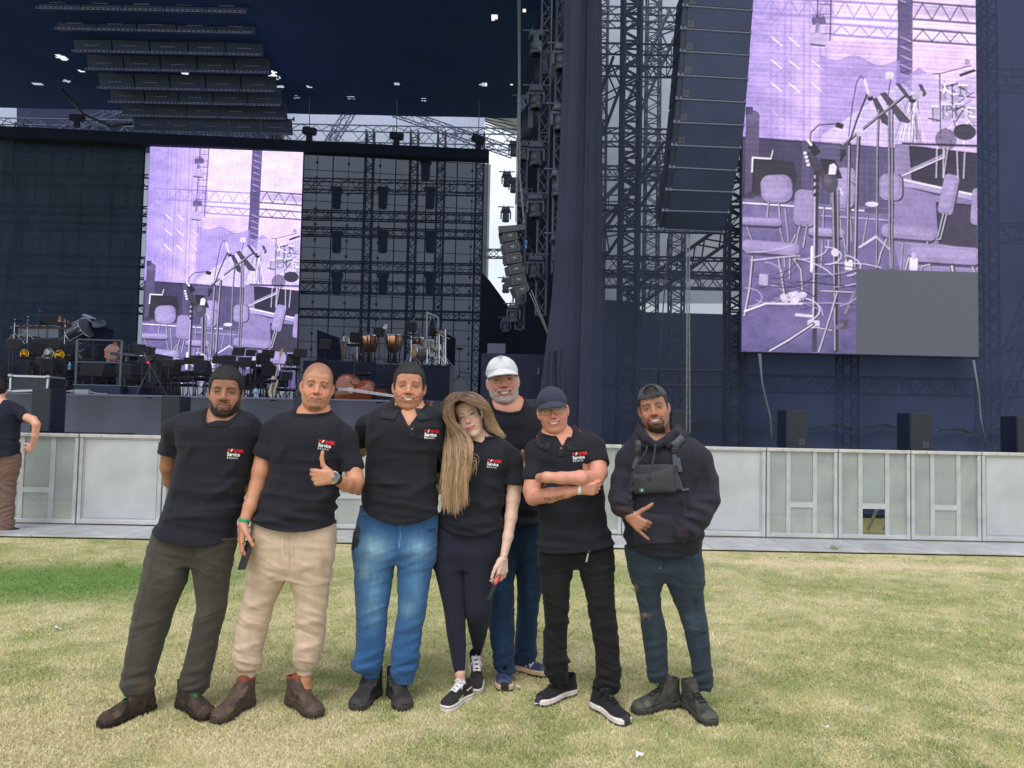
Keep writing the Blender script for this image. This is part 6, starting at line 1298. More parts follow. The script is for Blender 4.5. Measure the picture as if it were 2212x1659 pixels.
BOOT1=dict(sole=.028,sh=.145,col=(58,47,40),scol=(44,37,31),dust=(122,98,76),dusta=.55,lug=1,gored=(66,58,50),w=1.05,cuff=.045,under=(30,25,22),patch=[(.28,.55,.095,.2,(40,46,58))],tcol=(62,50,42))
shoes(P1,BOOT1,(262,1545,38,1622,{}),(405,1535,528,1588,{}))
hv=lambda*v:np.array(v,float)
P2=make_person(dict(z=zP,Y=3.95,base=(760,1560),label='shaven-headed man in black t-shirt and sand cuffed trousers giving a thumbs up',seed=2,pose='thumbs up',
 torso=[(248,905,1032),(262,858,1050),(276,818,1066),(292,798,1082),(312,790,1096),(345,786,1106),(400,784,1108),(450,782,1102),(520,785,1090),(600,757,1078),(660,735,1066),(720,712,1058),(780,715,1056),(800,716,1056)],
 hemL=(712,722),hemR=(1056,745),hembow=.30,neck=(968,292,70),ntilt=.40,ratio=.64,
 sleeves=[[(835,312,0,38),(788,355,0,46),(756,445,-.02,43),(750,458,-.02,43)],[(1065,330,0,38),(1108,378,0,44),(1134,500,-.02,45),(1136,515,-.02,45)]],
 sfolds=[(760,700,1040,735,16,.006),(740,665,900,720,18,.006),(800,480,850,400,18,.005),(1085,480,1040,400,18,.005),(1060,610,960,660,18,.005),(745,725,900,765,12,.005)],
 arms=[dict(p=[(756,430,-.01,38),(738,520,-.03,35),(722,585,-.04,31),(692,670,-.08,27),(664,745,-.11,21)],hand=dict(d=(-.05,-.15,-1),ix=(.55,-.75,0),palm=(.8,.5,-.1),curl=[(10,35,30),(14,30,30),(16,30,30),(20,30,25)],thumb=[(.55,-.7,-.6),(.65,-.3,-.9),(.6,-.1,-1)],splay=1)),
          dict(p=[(1134,490,-.02,40),(1146,560,-.05,36),(1136,582,-.08,33),(1105,575,-.16,29),(1052,547,-.27,21)],hand=dict(d=(-1,-.25,.02),ix=(.04,-.05,1),palm=(.1,.95,0),curl=[(72,92,62),(76,94,62),(78,94,62),(80,94,60)],thumb=[(-.62,-.05,.72),(-.22,-.04,1),(.10,.02,1)],splay=1))],
 hips=[(700,712,1052),(780,706,1057),(850,700,1055),(900,692,1048),(950,688,1042)],crotch=945,
 legL=[(900,692,880),(950,687,860),(1000,680,842),(1100,655,792),(1200,630,766),(1300,617,746),(1340,620,742),(1366,630,738),(1376,642,718),(1402,640,714)],
 legR=[(900,840,1046),(950,856,1040),(1000,868,1036),(1100,893,1025),(1200,889,1016),(1300,877,1004),(1345,880,988),(1362,890,978),(1370,894,965),(1392,893,962)],
 dL=[(900,0),(1400,.035)],dR=[(900,0),(1400,.055)],legwr=[(760,.4),(900,.8),(1000,.5),(1120,1.1),(1250,1.2),(1345,1.5),(1375,.2),(1400,.1)],tcol=(205,182,160),lamp=.62,open_hem=True,tmat=M_CLOTH,
 folds=[(855,950,740,930,16,.006),(860,955,980,920,16,.006),(700,1000,820,960,12,.004),(660,1110,780,1080,16,.007),(650,1160,760,1190,14,.007),(900,1110,1010,1140,14,.007),(890,1180,1000,1160,14,.007),(625,1290,740,1260,14,.007),(885,1290,1000,1260,14,.007),(622,1335,736,1345,10,.008),(880,1330,985,1345,10,.008),(720,850,840,850,10,.003),(880,840,1030,850,10,.003)],
 tpaint=jeans_paint(zP,[(1008,915,18,50,.38,(158,132,108)),(705,900,20,60,.2,(150,128,108))],[(2,.5,(150,128,106),[(862,790),(862,940)]),(2,.45,(150,128,106),[(880,790),(882,870),(866,900)]),(2,.4,(158,136,112),[(1050,760),(1045,900),(1015,1100)]),(2.2,.7,(232,222,205),[(832,782),(829,840),(832,880)]),(2.2,.6,(232,222,205),[(912,785),(910,808)])]+[(1.2,.45,(168,145,122),[(642+i*8,1376),(643+i*8,1402)])for i in range(10)]+[(1.2,.45,(168,145,122),[(895+i*8,1368),(896+i*8,1392)])for i in range(9)]),
 legskin=[[(800,740,0,40),(780,960,0,44),(715,1150,0,34),(676,1360,.035,26),(676,1420,.035,24),(678,1470,.035,26)],[(950,740,0,40),(950,960,0,44),(950,1150,0,34),(928,1350,.055,25),(928,1410,.055,23),(930,1460,.055,25)]],
 head=dict(eye=(983,152),h=206,roll=5,yaw=3,pitch=1,skin=(204,140,108),wid=1.0,jaw=.97,smile=.55,open=0,beard='chin',bdens=.7,scalp=.42,haircol=(74,62,56),beardcol=(50,38,34),browcol=(62,42,34),brow=1.1,nose=1.12,lip=1.1,lipcol=(172,104,96),eopen=.0032,hline=.062,ear=1.35,neck=.062,wrinkle=.4,iris=(58,40,30))))
BOOT2=dict(trim=(128,66,44),sole=.030,sh=.150,col=(78,66,59),scol=(72,60,52),dust=(128,98,72),dusta=.5,lug=1,strap=1,w=1.06,cuff=.047,under=(50,42,36),tcol=(84,70,60))
shoes(P2,BOOT2,(700,1520,532,1606,{}),(872,1520,998,1578,{}))
P3=make_person(dict(z=zQ,Y=4.10,base=(220,1520),label='smiling man in black polo shirt and faded blue jeans',seed=3,pose='arms around neighbours',
 torso=[(212,290,398),(232,245,442),(250,200,468),(264,176,482),(290,166,490),(330,161,488),(400,160,480),(500,160,458),(560,154,455),(620,146,457),(680,148,460),(745,152,460)],
 hemL=(145,668),hemR=(460,700),hembow=.50,neck=(345,262,64),rib=False,ntilt=.45,ratio=.72,bmax=.17,vneck=(352,325,.62),
 sleeves=[[(210,302,.02,40),(160,326,.06,46),(140,385,.14,44),(146,404,.15,40)],[(450,298,.03,38),(476,340,.06,40),(485,440,.12,44),(478,520,.14,38)]],
 sfolds=[(180,640,420,690,20,.007),(160,600,380,640,20,.006),(200,690,430,715,16,.006),(170,400,230,340,18,.006),(440,430,400,360,18,.006),(160,530,300,590,22,.006),(450,560,330,620,20,.006)],
 arms=[dict(p=[(150,392,.15,36),(130,425,.20,32),(60,470,.30,28),(0,500,.38,22)]),dict(p=[(480,500,.15,32),(470,545,.20,28),(500,600,.24,24)])],
 hips=[(660,140,460),(700,132,458),(750,120,457),(800,110,455),(860,103,452),(900,103,446)],crotch=890,
 legL=[(860,103,300),(900,103,284),(1000,105,266),(1100,109,251),(1200,112,241),(1300,108,234),(1345,88,228),(1365,86,222),(1380,120,214),(1402,152,210)],
 legR=[(860,270,452),(900,285,446),(1000,289,426),(1100,290,414),(1200,278,397),(1300,262,385),(1350,262,381),(1375,258,372),(1400,268,362),(1420,276,356)],
 dL=[(860,0),(1400,.03)],dR=[(860,0),(1400,.03)],legwr=[(700,.3),(860,.8),(1000,.6),(1130,.7),(1250,.6),(1330,1.3),(1400,1.6)],tcol=(56,98,148),lamp=.72,
 folds=[(285,890,150,860,20,.006),(290,890,420,850,20,.006),(280,900,180,900,14,.005),(110,1000,250,960,14,.005),(120,1150,240,1100,16,.006),(270,1210,390,1170,16,.006),(95,1340,220,1300,16,.009),(265,1340,380,1310,16,.008),(110,1370,215,1360,12,.009),(268,1385,372,1370,12,.007)],
 tpaint=jeans_paint(zQ,[(185,850,55,50,.8,(150,190,212)),(380,850,50,45,.62,(138,180,206)),(190,1010,42,130,.55,(112,158,196)),(370,1000,38,120,.5,(106,152,192)),(330,1110,30,40,.5,(132,172,196)),(180,1120,36,60,.45,(120,160,190)),(150,950,25,40,.35,(168,186,176)),(170,1330,50,60,.5,(42,86,142)),(320,1330,50,60,.5,(42,86,142))],
  [(2.4,.6,(24,60,108),[(285,735),(284,850),(288,885)]),(1.6,.6,(150,176,196),[(300,735),(302,800),(294,858)]),(2,.6,(24,58,104),[(150,700),(160,740),(150,775),(118,800)]),(2,.6,(24,58,104),[(398,740),(402,765),(425,780),(455,778)]),(4.5,.9,(24,26,34),[(428,772),(450,768)]),(1.4,.5,(120,160,196),[(145,700),(260,722),(458,700)]),(1.4,.45,(20,62,118),[(276,900),(262,1100),(236,1380)])]),
 head=dict(eye=(338,152),h=204,roll=1.5,yaw=0,pitch=1,skin=(198,136,106),wid=1.03,jaw=1.00,smile=1.0,open=.95,fat=1,beard='stubble',bdens=.4,haircol=(40,37,38),browcol=(96,62,48),brow=.9,nose=1.2,lip=.95,lipcol=(184,112,104),hline=.062,ear=1.2,neck=.058,wrinkle=.3,scalp=.9,eopen=.0020,iris=(40,26,20),sclera=(170,150,140))))
P3['H'].hair(.0100,amp=.0020,freq=240,side=.4)
BOOT3=dict(sole=.028,sh=.155,col=(48,46,47),scol=(60,58,58),dust=(88,82,78),dusta=.5,lug=1,strap=1,w=1.10,cuff=.047,under=(36,34,34),tcol=(62,58,56))
shoes(P3,BOOT3,(180,1490,98,1548,dict(L=.28)),(278,1490,330,1548,dict(L=.28)))
P4=make_person(dict(z=zQ,Y=4.17,base=(560,1520),label='woman with long blonde hair in black t-shirt and leggings, head tilted',seed=4,pose='head tilted',
 torso=[(370,642,726),(384,602,750),(398,562,770),(414,536,780),(445,520,786),(480,512,782),(540,506,760),(600,496,752),(650,484,742),(700,470,735),(740,462,732),(800,470,726)],
 hemL=(466,735),hemR=(727,757),hembow=.40,neck=(672,392,56),ntilt=.36,ratio=.66,bmax=.12,hs=.0046,
 sleeves=[[(575,420,.02,36),(525,450,.04,38),(500,520,.10,34),(498,530,.10,34)],[(745,436,0,33),(783,468,0,38),(795,562,-.01,43),(794,576,-.01,43)]],
 sfolds=[(500,700,640,760,18,.007),(480,730,660,785,14,.006),(560,740,720,740,16,.006),(520,600,700,680,20,.006),(740,600,660,560,16,.005),(745,640,640,690,18,.006)],
 arms=[dict(p=[(795,555,-.01,33),(785,640,-.01,29),(777,715,-.03,25),(764,800,-.06,21),(744,892,-.09,15)],h=.0027,hand=dict(sc=.88,d=(-.06,-.12,-1),ix=(-.75,-.65,0),palm=(-.6,.75,.1),curl=[(30,35,20),(26,38,25),(24,40,25),(20,40,25)],thumb=[(-.5,-.45,-.7),(-.35,-.2,-.9),(-.3,0,-1)],splay=1)),dict(p=[(500,520,.1,28),(470,590,.2,26),(300,600,.33,22),(170,585,.22,17)],hand=dict(sc=.88,d=(-.8,-.6,-.1),ix=(0,0,1),palm=(.5,-.6,0),curl=[(40,50,30)]*4,thumb=[(-.5,-.5,.5),(-.6,-.6,.1),(-.5,-.5,0)],splay=2))],
 hips=[(700,470,732),(760,462,729),(820,452,726),(870,443,720),(910,441,716)],crotch=905,
 legL=[(870,443,590),(910,443,572),(950,449,573),(1000,462,578),(1100,484,580),(1150,492,582),(1200,499,583),(1260,508,584),(1320,520,582),(1360,528,580),(1402,538,577)],
 legR=[(870,556,718),(910,562,714),(950,568,710),(1000,571,706),(1060,575,700),(1120,580,692),(1160,586,686),(1200,594,678),(1240,603,668),(1280,612,656),(1312,622,646)],
 dL=[(870,0),(1400,0)],dR=[(870,0),(1150,.02),(1312,.28)],legwr=[(760,.1),(900,.25),(1000,.1),(1150,.35),(1300,.25)],tcol=(37,38,56),lamp=.5,tmat=M_CLOTH,legk=.003,hl=.0046,open_hem=False,
 legskin=[[(540,760,0,34),(515,920,0,38),(536,1120,0,30),(557,1380,0,19),(560,1430,0,19),(572,1470,0,24)],[(640,760,0,34),(640,920,0,38),(636,1120,.02,30),(634,1290,.28,17),(634,1330,.27,18),(632,1350,.24,24)]],
 head=dict(eye=(586,282),h=188,roll=-22,yaw=-6,pitch=-2,dY=-.10,skin=(232,188,168),wid=.90,jaw=.80,smile=.45,open=0,fem=1,browcol=(128,92,74),brow=.75,nose=.82,lip=1.25,lipcol=(206,112,118),flush=(1.10,.82,.84),neck=.046,ear=.8,wrinkle=0,bags=.1,eopen=.0054,iris=(96,104,100),sclera=(214,208,204),hline=.074,haircol=(112,90,74))))
VAN=dict(sole=.026,sh=.092,low=1,top=.86,col=(44,42,43),scol=(224,220,212),line=(50,48,50),band=(224,222,218),w=.86,cuff=.038,flare=.003,leather=0,lace=(232,230,232),rows=7,lr=1.35,lz=.8)
shoe('shoe',P4['root'],gnd(*zQ(600,1490)),gnd(*zQ(480,1550)),VAN,side=-1,L=.255)
shoe('shoe',P4['root'],gnd(*zQ(622,1440)),gnd(*zQ(634,1476)),VAN,side=1,L=.265,lift=.10)
P5=make_person(dict(z=zQ,Y=4.52,base=(800,1420),label='tall grey-bearded man in white cap and red lanyard standing behind the others',seed=5,
 torso=[(192,712,812),(206,690,840),(218,672,862),(236,655,888),(270,645,905),(320,640,915),(400,650,920),(500,664,905),(600,676,898),(700,690,896),(760,696,896)],
 hemL=(690,738),hemR=(898,738),hembow=.1,neck=(762,280,70),ntilt=.85,ratio=.56,
 sleeves=[[(690,250,.02,40),(652,300,.02,48),(645,400,.06,44),(650,420,.06,44)],[(880,250,.02,40),(915,300,.02,48),(920,400,.04,44),(918,420,.04,44)]],
 sfolds=[(700,650,860,700,20,.007),(840,560,880,700,20,.006),(700,330,660,420,20,.006)],
 arms=[dict(p=[(648,400,.07,34),(640,480,.14,30),(560,560,.2,26)]),dict(p=[(918,400,.05,34),(905,480,.08,30),(875,545,-.02,26),(840,520,-.18,20)],hand=dict(d=(-.35,-.9,.15),ix=(0,0,1),palm=(-1,.2,0),curl=[(10,15,10)]*4,thumb=[(-.2,-.5,.7),(0,-.5,.7),(0,-.4,.7)],splay=2))],
 hips=[(700,700,898),(742,702,899),(800,700,903),(850,700,905)],crotch=850,
 legL=[(800,700,812),(850,698,805),(1000,688,790),(1100,683,790),(1200,682,794),(1300,696,792),(1350,703,792),(1376,704,795)],
 legR=[(800,786,903),(850,790,906),(950,797,914),(1000,802,912),(1100,805,896),(1200,800,888),(1260,797,884),(1300,800,888),(1338,808,880)],
 dL=[(800,0),(1376,-.10)],dR=[(800,0),(1338,.10)],legwr=[(760,.3),(1000,.5),(1200,.6),(1300,1.2),(1376,1.4)],tcol=(30,54,84),
 folds=[(690,1050,780,1010,14,.006),(690,1320,790,1290,14,.008),(800,1290,880,1270,14,.008),(805,1080,890,1050,14,.006)],
 tpaint=jeans_paint(zQ,[(740,1000,25,120,.5,(66,100,136)),(745,1230,25,80,.35,(58,92,128)),(860,1000,20,110,.45,(62,96,132)),(860,850,25,50,.3,(60,92,126))],[(1.6,.5,(16,36,60),[(788,850),(785,1370)]),(1.5,.5,(96,122,148),[(735,790),(795,770)])]),
 head=dict(eye=(744,124),h=206,roll=-7,yaw=2,pitch=0,skin=(198,136,114),wid=1.01,jaw=1.0,smile=1.0,open=.95,beard='full',bthick=.0026,bdens=.85,beardcol=(176,170,168),haircol=(120,112,108),browcol=(74,56,48),brow=1.4,nose=1.15,lip=.8,lipcol=(178,104,100),flush=(1.16,.84,.82),neck=.062,ear=1.1,wrinkle=1.0,bags=.8,eopen=.0023,iris=(40,30,24),hline=.05)))
P5['H'].hair(.005,amp=.001,side=.6);P5['H'].cap_hat((205,207,212),band=.050)
NB=dict(sole=.030,sh=.100,low=1,top=.90,col=(52,60,96),scol=(206,178,148),toecap=(44,42,46),w=1.02,cuff=.042,leather=0,lace=(62,64,92),rows=6,tcol=(84,88,104),dust=(92,96,118),dusta=.5,under=(60,54,50))
shoe('shoe',P5['root'],gnd(*zQ(746,1420)),gnd(*zQ(744,1466)),NB,side=-1)
_,_,tow5=shoe('shoe',P5['root'],gnd(*zQ(800,1372)),gnd(*zQ(944,1398)),NB,side=1,L=.30)
P6=make_person(dict(z=zR,Y=4.10,base=(400,1560),label='man in navy cap, glasses, black polo shirt and jeans with folded arms',seed=6,pose='arms folded',
 torso=[(330,280,386),(344,260,422),(358,243,455),(376,231,476),(410,226,488),(450,230,496),(490,236,500),(550,240,508),(620,240,516),(700,240,525),(780,241,542),(868,244,554)],
 hemL=(244,858),hemR=(554,830),hembow=.08,neck=(322,385,62),rib=False,ntilt=.42,ratio=.68,bmax=.165,vneck=(338,408,.55),
 sleeves=[[(268,400,0,40),(228,434,-.01,44),(220,535,-.05,43),(220,552,-.05,43)],[(452,385,0,38),(478,422,-.02,46),(488,480,-.05,50),(490,494,-.06,50)]],
 sfolds=[(260,720,500,700,24,.005),(250,780,480,820,22,.005),(520,620,440,800,20,.006),(440,450,400,380,18,.005),(260,440,240,520,16,.005),(500,680,350,760,20,.005)],
 arms=[dict(p=[(220,530,-.05,38),(212,600,-.07,37),(218,632,-.09,32),(290,622,-.20,31),(360,608,-.24,25),(418,598,-.24,19)],hand=dict(sc=.86,d=(1,.12,.08),ix=(.1,-.25,1),palm=(0,1,.25),curl=[(38,42,30),(40,44,30),(38,42,28),(34,38,25)],thumb=[(.6,.3,.3),(.9,.4,.1),(1,.4,0)],splay=2),paint=None),
          dict(p=[(492,480,-.06,42),(500,525,-.09,37),(488,548,-.14,34),(420,548,-.25,31),(340,548,-.29,25),(275,545,-.27,22),(245,548,-.20,20)])],
 hips=[(800,246,552),(850,243,553),(900,243,562),(940,244,566)],crotch=905,
 legL=[(880,243,430),(920,244,400),(1000,249,378),(1100,261,374),(1200,264,366),(1300,264,371),(1350,263,375),(1400,272,370),(1426,288,362)],
 legR=[(880,385,560),(920,405,564),(1000,430,567),(1100,454,568),(1200,470,579),(1300,484,590),(1400,486,592),(1440,480,590),(1468,484,580),(1482,492,572)],
 dL=[(880,0),(1426,.07)],dR=[(880,0),(1482,-.04)],legwr=[(860,.4),(920,.8),(1050,.5),(1150,1.1),(1300,.8),(1380,1.4),(1480,1.5)],tcol=(24,24,28),tmat=M_CLOTH,
 folds=[(402,905,280,880,18,.006),(405,905,540,870,18,.006),(262,1080,370,1110,16,.007),(266,1180,368,1160,16,.006),(455,1110,565,1080,16,.007),(470,1200,575,1170,16,.006),(265,1350,372,1330,14,.009),(486,1400,590,1375,14,.009),(270,1395,368,1380,12,.008),(482,1440,588,1425,12,.008)],
 tpaint=jeans_paint(zR,[(320,1000,40,60,.2,(44,46,52)),(500,1000,40,60,.2,(44,46,52))],[(1.6,.5,(52,54,60),[(470,880),(500,930),(562,930)])]),
 head=dict(eye=(300,258),h=196,roll=-9,yaw=-2,pitch=3,skin=(214,146,122),wid=1.01,jaw=.98,smile=1.0,open=.85,fat=.3,beard='stubble',bdens=.12,haircol=(120,112,106),browcol=(120,88,72),brow=.7,nose=1.05,lip=.8,lipcol=(196,118,108),flush=(1.16,.82,.78),neck=.059,ear=1.15,wrinkle=1.0,bags=.7,eopen=.0018,hline=.05,iris=(48,44,36),sclera=(160,146,130))))
P6['H'].hair(.004,amp=.001,side=.5);P6['H'].cap_hat((54,57,74),band=.047)
RUN=dict(sole=.030,sh=.105,low=1,top=.90,col=(34,34,38),scol=(226,216,212),toecap=(52,52,56),w=1.0,cuff=.042,leather=0,lace=(26,26,30),rows=6,under=(60,56,56),tongue=1)
shoes(P6,RUN,(372,1480,230,1524,{}),(505,1545,628,1612,{}))
def hoodx(F,c):
 z,Y=c['z'],c['Y']
 path=[(738,405,-.135,15),(706,384,-.125,18),(684,360,-.08,20),(676,342,-.02,22),(700,330,.07,24),(750,322,.11,28),(808,322,.08,28),(836,338,.0,25),(826,356,-.07,22),(792,382,-.11,19),(748,406,-.135,15)]
 P=CH(z,Y,path);chain(F,P,.006)
 P=CH(z,Y,[(864,362,-.01,24),(840,384,-.075,20),(800,408,-.12,13)]);chain(F,P,.01)
 chain(F,CH(z,Y,[(658,376,-.02,22),(674,395,-.08,16),(702,412,-.12,11)]),.01)
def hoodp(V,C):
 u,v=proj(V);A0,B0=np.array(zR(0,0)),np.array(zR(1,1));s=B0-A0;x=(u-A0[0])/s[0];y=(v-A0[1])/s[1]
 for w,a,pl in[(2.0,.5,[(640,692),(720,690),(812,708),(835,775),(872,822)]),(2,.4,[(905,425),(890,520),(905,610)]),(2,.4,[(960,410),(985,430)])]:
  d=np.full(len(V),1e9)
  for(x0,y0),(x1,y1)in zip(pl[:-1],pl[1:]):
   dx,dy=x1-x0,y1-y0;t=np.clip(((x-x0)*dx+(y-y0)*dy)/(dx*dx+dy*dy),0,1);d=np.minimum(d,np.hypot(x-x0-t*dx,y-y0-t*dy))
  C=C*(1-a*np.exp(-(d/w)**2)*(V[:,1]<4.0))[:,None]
 rib=(np.hypot(x-612,(y-700))/1<42)*(y>668)*(x<655)+(np.hypot(x-862,y-782)<34)*(x<885)*(y>745);rib=rib>0
 C[rib]=lin((52,42,48));return C
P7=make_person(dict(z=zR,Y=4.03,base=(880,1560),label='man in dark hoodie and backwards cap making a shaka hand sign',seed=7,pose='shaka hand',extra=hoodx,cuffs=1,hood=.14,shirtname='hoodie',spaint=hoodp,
 torso=[(348,700,838),(364,664,868),(384,640,900),(410,626,925),(450,622,938),(490,622,936),(560,630,925),(640,630,915),(700,612,925),(750,600,940),(800,604,952),(850,640,945),(885,680,925)],
 hemL=(640,845),hemR=(930,850),hembow=.25,rib=False,neck=(738,368,52),ntilt=.50,ratio=.66,bmax=.165,scol=(38,37,48),samp=.75,sleevek=.035,
 sleeves=[[(660,425,0,40),(620,470,.0,43),(598,560,-.02,42),(590,630,-.06,40),(598,668,-.13,38),(620,700,-.18,31)],[(890,425,0,44),(932,474,0,50),(955,560,0,52),(962,640,-.04,52),(925,720,-.12,46),(880,772,-.17,36),(862,790,-.18,32)]],
 sfolds=[(560,640,640,660,14,.010),(570,680,650,700,12,.010),(600,560,570,640,14,.007),(870,660,990,690,18,.012),(860,700,960,740,16,.012),(840,735,920,780,14,.011),(880,640,1000,640,16,.009),(880,560,900,700,14,.009),(860,600,870,740,12,.007),(650,460,640,620,12,.006),(960,470,1000,620,18,.006),(620,790,760,850,22,.006),(640,720,800,730,20,.005),(700,840,900,850,16,.006)],
 arms=[dict(p=[(608,690,-.15,26),(632,712,-.20,21)],h=.0026,hand=dict(d=(.50,-.30,-.38),ix=(.42,-.1,.85),palm=(.45,.80,-.1),curl=[(70,90,55),(74,92,55),(72,90,55),(8,12,8)],sc=.92,thumb=[(.72,-.2,.58),(.72,-.1,.42),(.62,0,.48)],splay=5))],
 hips=[(820,618,935),(870,620,934),(900,625,940),(950,636,945),(990,645,950)],crotch=960,
 legL=[(940,632,800),(980,642,782),(1050,660,766),(1100,671,768),(1150,680,776),(1200,683,790),(1300,698,794),(1370,706,795),(1400,712,797),(1424,720,790)],
 legR=[(940,770,948),(980,785,950),(1050,806,950),(1100,830,954),(1150,850,962),(1200,866,970),(1300,888,980),(1370,900,985),(1410,908,990),(1440,912,986),(1456,918,980)],
 dL=[(940,0),(1424,.04)],dR=[(940,0),(1456,.03)],legwr=[(860,.3),(960,.7),(1100,.5),(1180,.9),(1300,.3),(1380,1.3),(1450,1.7)],tcol=(44,56,68),lamp=.85,
 folds=[(780,960,680,930,16,.005),(785,960,900,930,16,.005),(680,1150,775,1130,12,.006),(850,1160,955,1140,14,.006),(705,1380,795,1372,8,.006),(708,1398,796,1392,8,.006),(902,1410,988,1398,8,.006),(910,1432,988,1420,8,.006)],
 tpaint=jeans_paint(zR,[(700,970,40,50,.3,(58,72,86)),(905,1160,35,40,.55,(76,98,116)),(900,960,40,50,.3,(56,70,84)),(740,1250,25,100,.3,(56,70,82)),(930,1300,22,100,.3,(56,70,82)),(657,1022,10,12,1.3,(150,100,84)),(698,1140,18,8,1.5,(150,98,82)),(915,1080,8,22,.6,(22,26,32)),(672,1135,10,12,1.0,(14,16,20))],
  [(2,.7,(20,26,34),[(752,868),(752,940),(765,946),(778,940),(779,870)]),(1.3,.7,(120,116,104),[(756,935),(774,938)]),(1.8,.6,(96,108,116),[(848,868),(862,885),(900,892),(935,878)]),(1.5,.4,(18,24,32),[(782,960),(770,1200),(790,1400)]),(1.6,.8,(110,124,136),[(660,1132),(700,1128),(722,1150)]),(1.6,.6,(110,124,136),[(880,1185),(930,1200)]),(1.4,.6,(96,110,122),[(645,1005),(668,1015),(672,1032)])]),
 head=dict(eye=(733,246),h=196,roll=-10,yaw=-4,pitch=0,skin=(172,116,90),wid=1.0,jaw=1.0,smile=.95,open=.9,beard='goatee',bthick=.0022,bdens=.9,haircol=(34,30,30),browcol=(34,26,24),brow=1.15,nose=1.15,lip=1.15,lipcol=(166,98,94),neck=.062,ear=1.1,wrinkle=.3,hline=.06,iris=(36,24,18),sclera=(188,172,162),scalp=.5)))
P7['H'].hair(.005,amp=.0015,side=.55);P7['H'].cap_hat((66,68,76),back=True,band=.052)
BOOT7=dict(sole=.030,sh=.150,col=(62,62,60),scol=(66,65,62),dust=(118,112,100),dusta=.55,lug=1,w=1.05,cuff=.047,under=(44,42,40),lace=(26,27,30),rows=6,lz=1.3,tongue=1,tcol=(84,82,76))
shoes(P7,BOOT7,(812,1530,642,1556,{}),(918,1560,998,1614,{}))
P8=make_person(dict(z=z8,Y=9.42,base=(20,1420),label='man in navy t-shirt and brown trousers seen from behind',seed=8,pose='walking away',hs=.0075,hl=.0075,
 torso=[(215,-50,60),(232,-90,110),(250,-115,140),(290,-130,160),(340,-132,175),(420,-128,178),(500,-122,168),(580,-120,160),(650,-118,168),(735,-120,178)],
 hemL=(-110,735),hemR=(178,712),hembow=.1,neck=(5,215,46),ntilt=-.1,scol=(24,28,46),rib=False,
 sleeves=[[(-90,290,0,48),(-140,330,0,52),(-160,410,0,46)],[(120,290,0,46),(165,320,0,54),(228,372,-.05,46),(240,378,-.06,44)]],sfolds=[(60,700,160,660,20,.008),(40,620,160,560,20,.008),(0,400,100,330,20,.006)],
 arms=[dict(p=[(215,365,-.04,40),(300,400,-.10,36),(330,440,-.12,33),(318,540,-.10,29),(298,630,-.04,20)],h=.004,hand=dict(d=(-.75,.1,-.6),ix=(-.5,.1,.85),palm=(-.3,.9,0),curl=[(25,35,20)]*4,thumb=[(-.8,0,.2),(-.9,0,0),(-.8,0,-.1)],splay=2)),dict(p=[(-155,400,0,40),(-170,470,0,34),(-150,600,.1,24)],h=.005)],
 hips=[(700,-112,176),(760,-112,178),(860,-112,162),(920,-112,150)],crotch=930,
 legL=[(900,-112,20),(960,-112,8),(1050,-108,0),(1200,-104,-4),(1340,-100,-8),(1400,-98,-16)],legR=[(900,10,152),(960,12,145),(1050,8,138),(1150,6,128),(1250,2,126),(1350,4,122),(1405,12,112),(1420,18,108)],
 legwr=[(760,.4),(900,.8),(1000,.9),(1150,.7),(1300,1.2),(1420,1.6)],tcol=(112,88,78),tmat=M_CLOTH,lamp=1.2,
 head=dict(eye=(2,128),h=168,yaw=180,dY=.09,skin=(222,160,136),haircol=(30,26,28),neck=.06)))
P8['H'].hair(.016,amp=.005,freq=120)
VAN8=dict(VAN);VAN8.update(lace=None,w=.95)
shoe('shoe',P8['root'],pt(*z8(62,1440),9.45)*[1,1,0],pt(*z8(62,1440),9.28)*[1,1,0]+np.array([.02,.22,0]),VAN8,side=1,L=.28)
shoe('shoe',P8['root'],pt(*z8(-55,1430),9.40)*[1,1,0],pt(*z8(-55,1430),9.40)*[1,1,0]+np.array([-.03,.28,0]),VAN8,side=-1,L=.28)
zW=lambda x,y:(943.6+.19178*x,811.9+.19178*y)
for c_,tl,w_,r_ in((P1,zP(596,420),33,2),(P2,zP(990,380),33,7),(P3,zQ(406,337),31,1),(P4,zQ(677,464),29,5),(P6,zR(385,438),31,-7)):
 bv=bvh_of(c_['shirt']);c_['bvh']=bv;logo(c_['shirt'],bv,tl,c_['Y'],w_,r_)
def vstrip(c,cx,y0,y1,w,name,m,dy=.003):
 mb=MB();z,Y=c['z'],c['Y'];f=sticker(c['bvh'],z(cx,y0),Y,np.array([1.,0,0]),np.array([0,0,1.]),dy);s=.5026*Y/FPX;L=(y1-y0)*s;n=5
 for i in range(n):
  for j in range(2):
   q=[f(w*s*(j+a-1),-L*(i+b)/n)for a,b in((0,0),(0,1),(1,1),(1,0))];mb.quad(*q)
 o=mb.build(name,m,c['shirt'],smooth=True);md=o.modifiers.new('thick','SOLIDIFY');md.thickness=.0016;return o
M_PLK=mat('placket',tuple(lin((37,38,46))),.9,bump=.2,bscale=300)
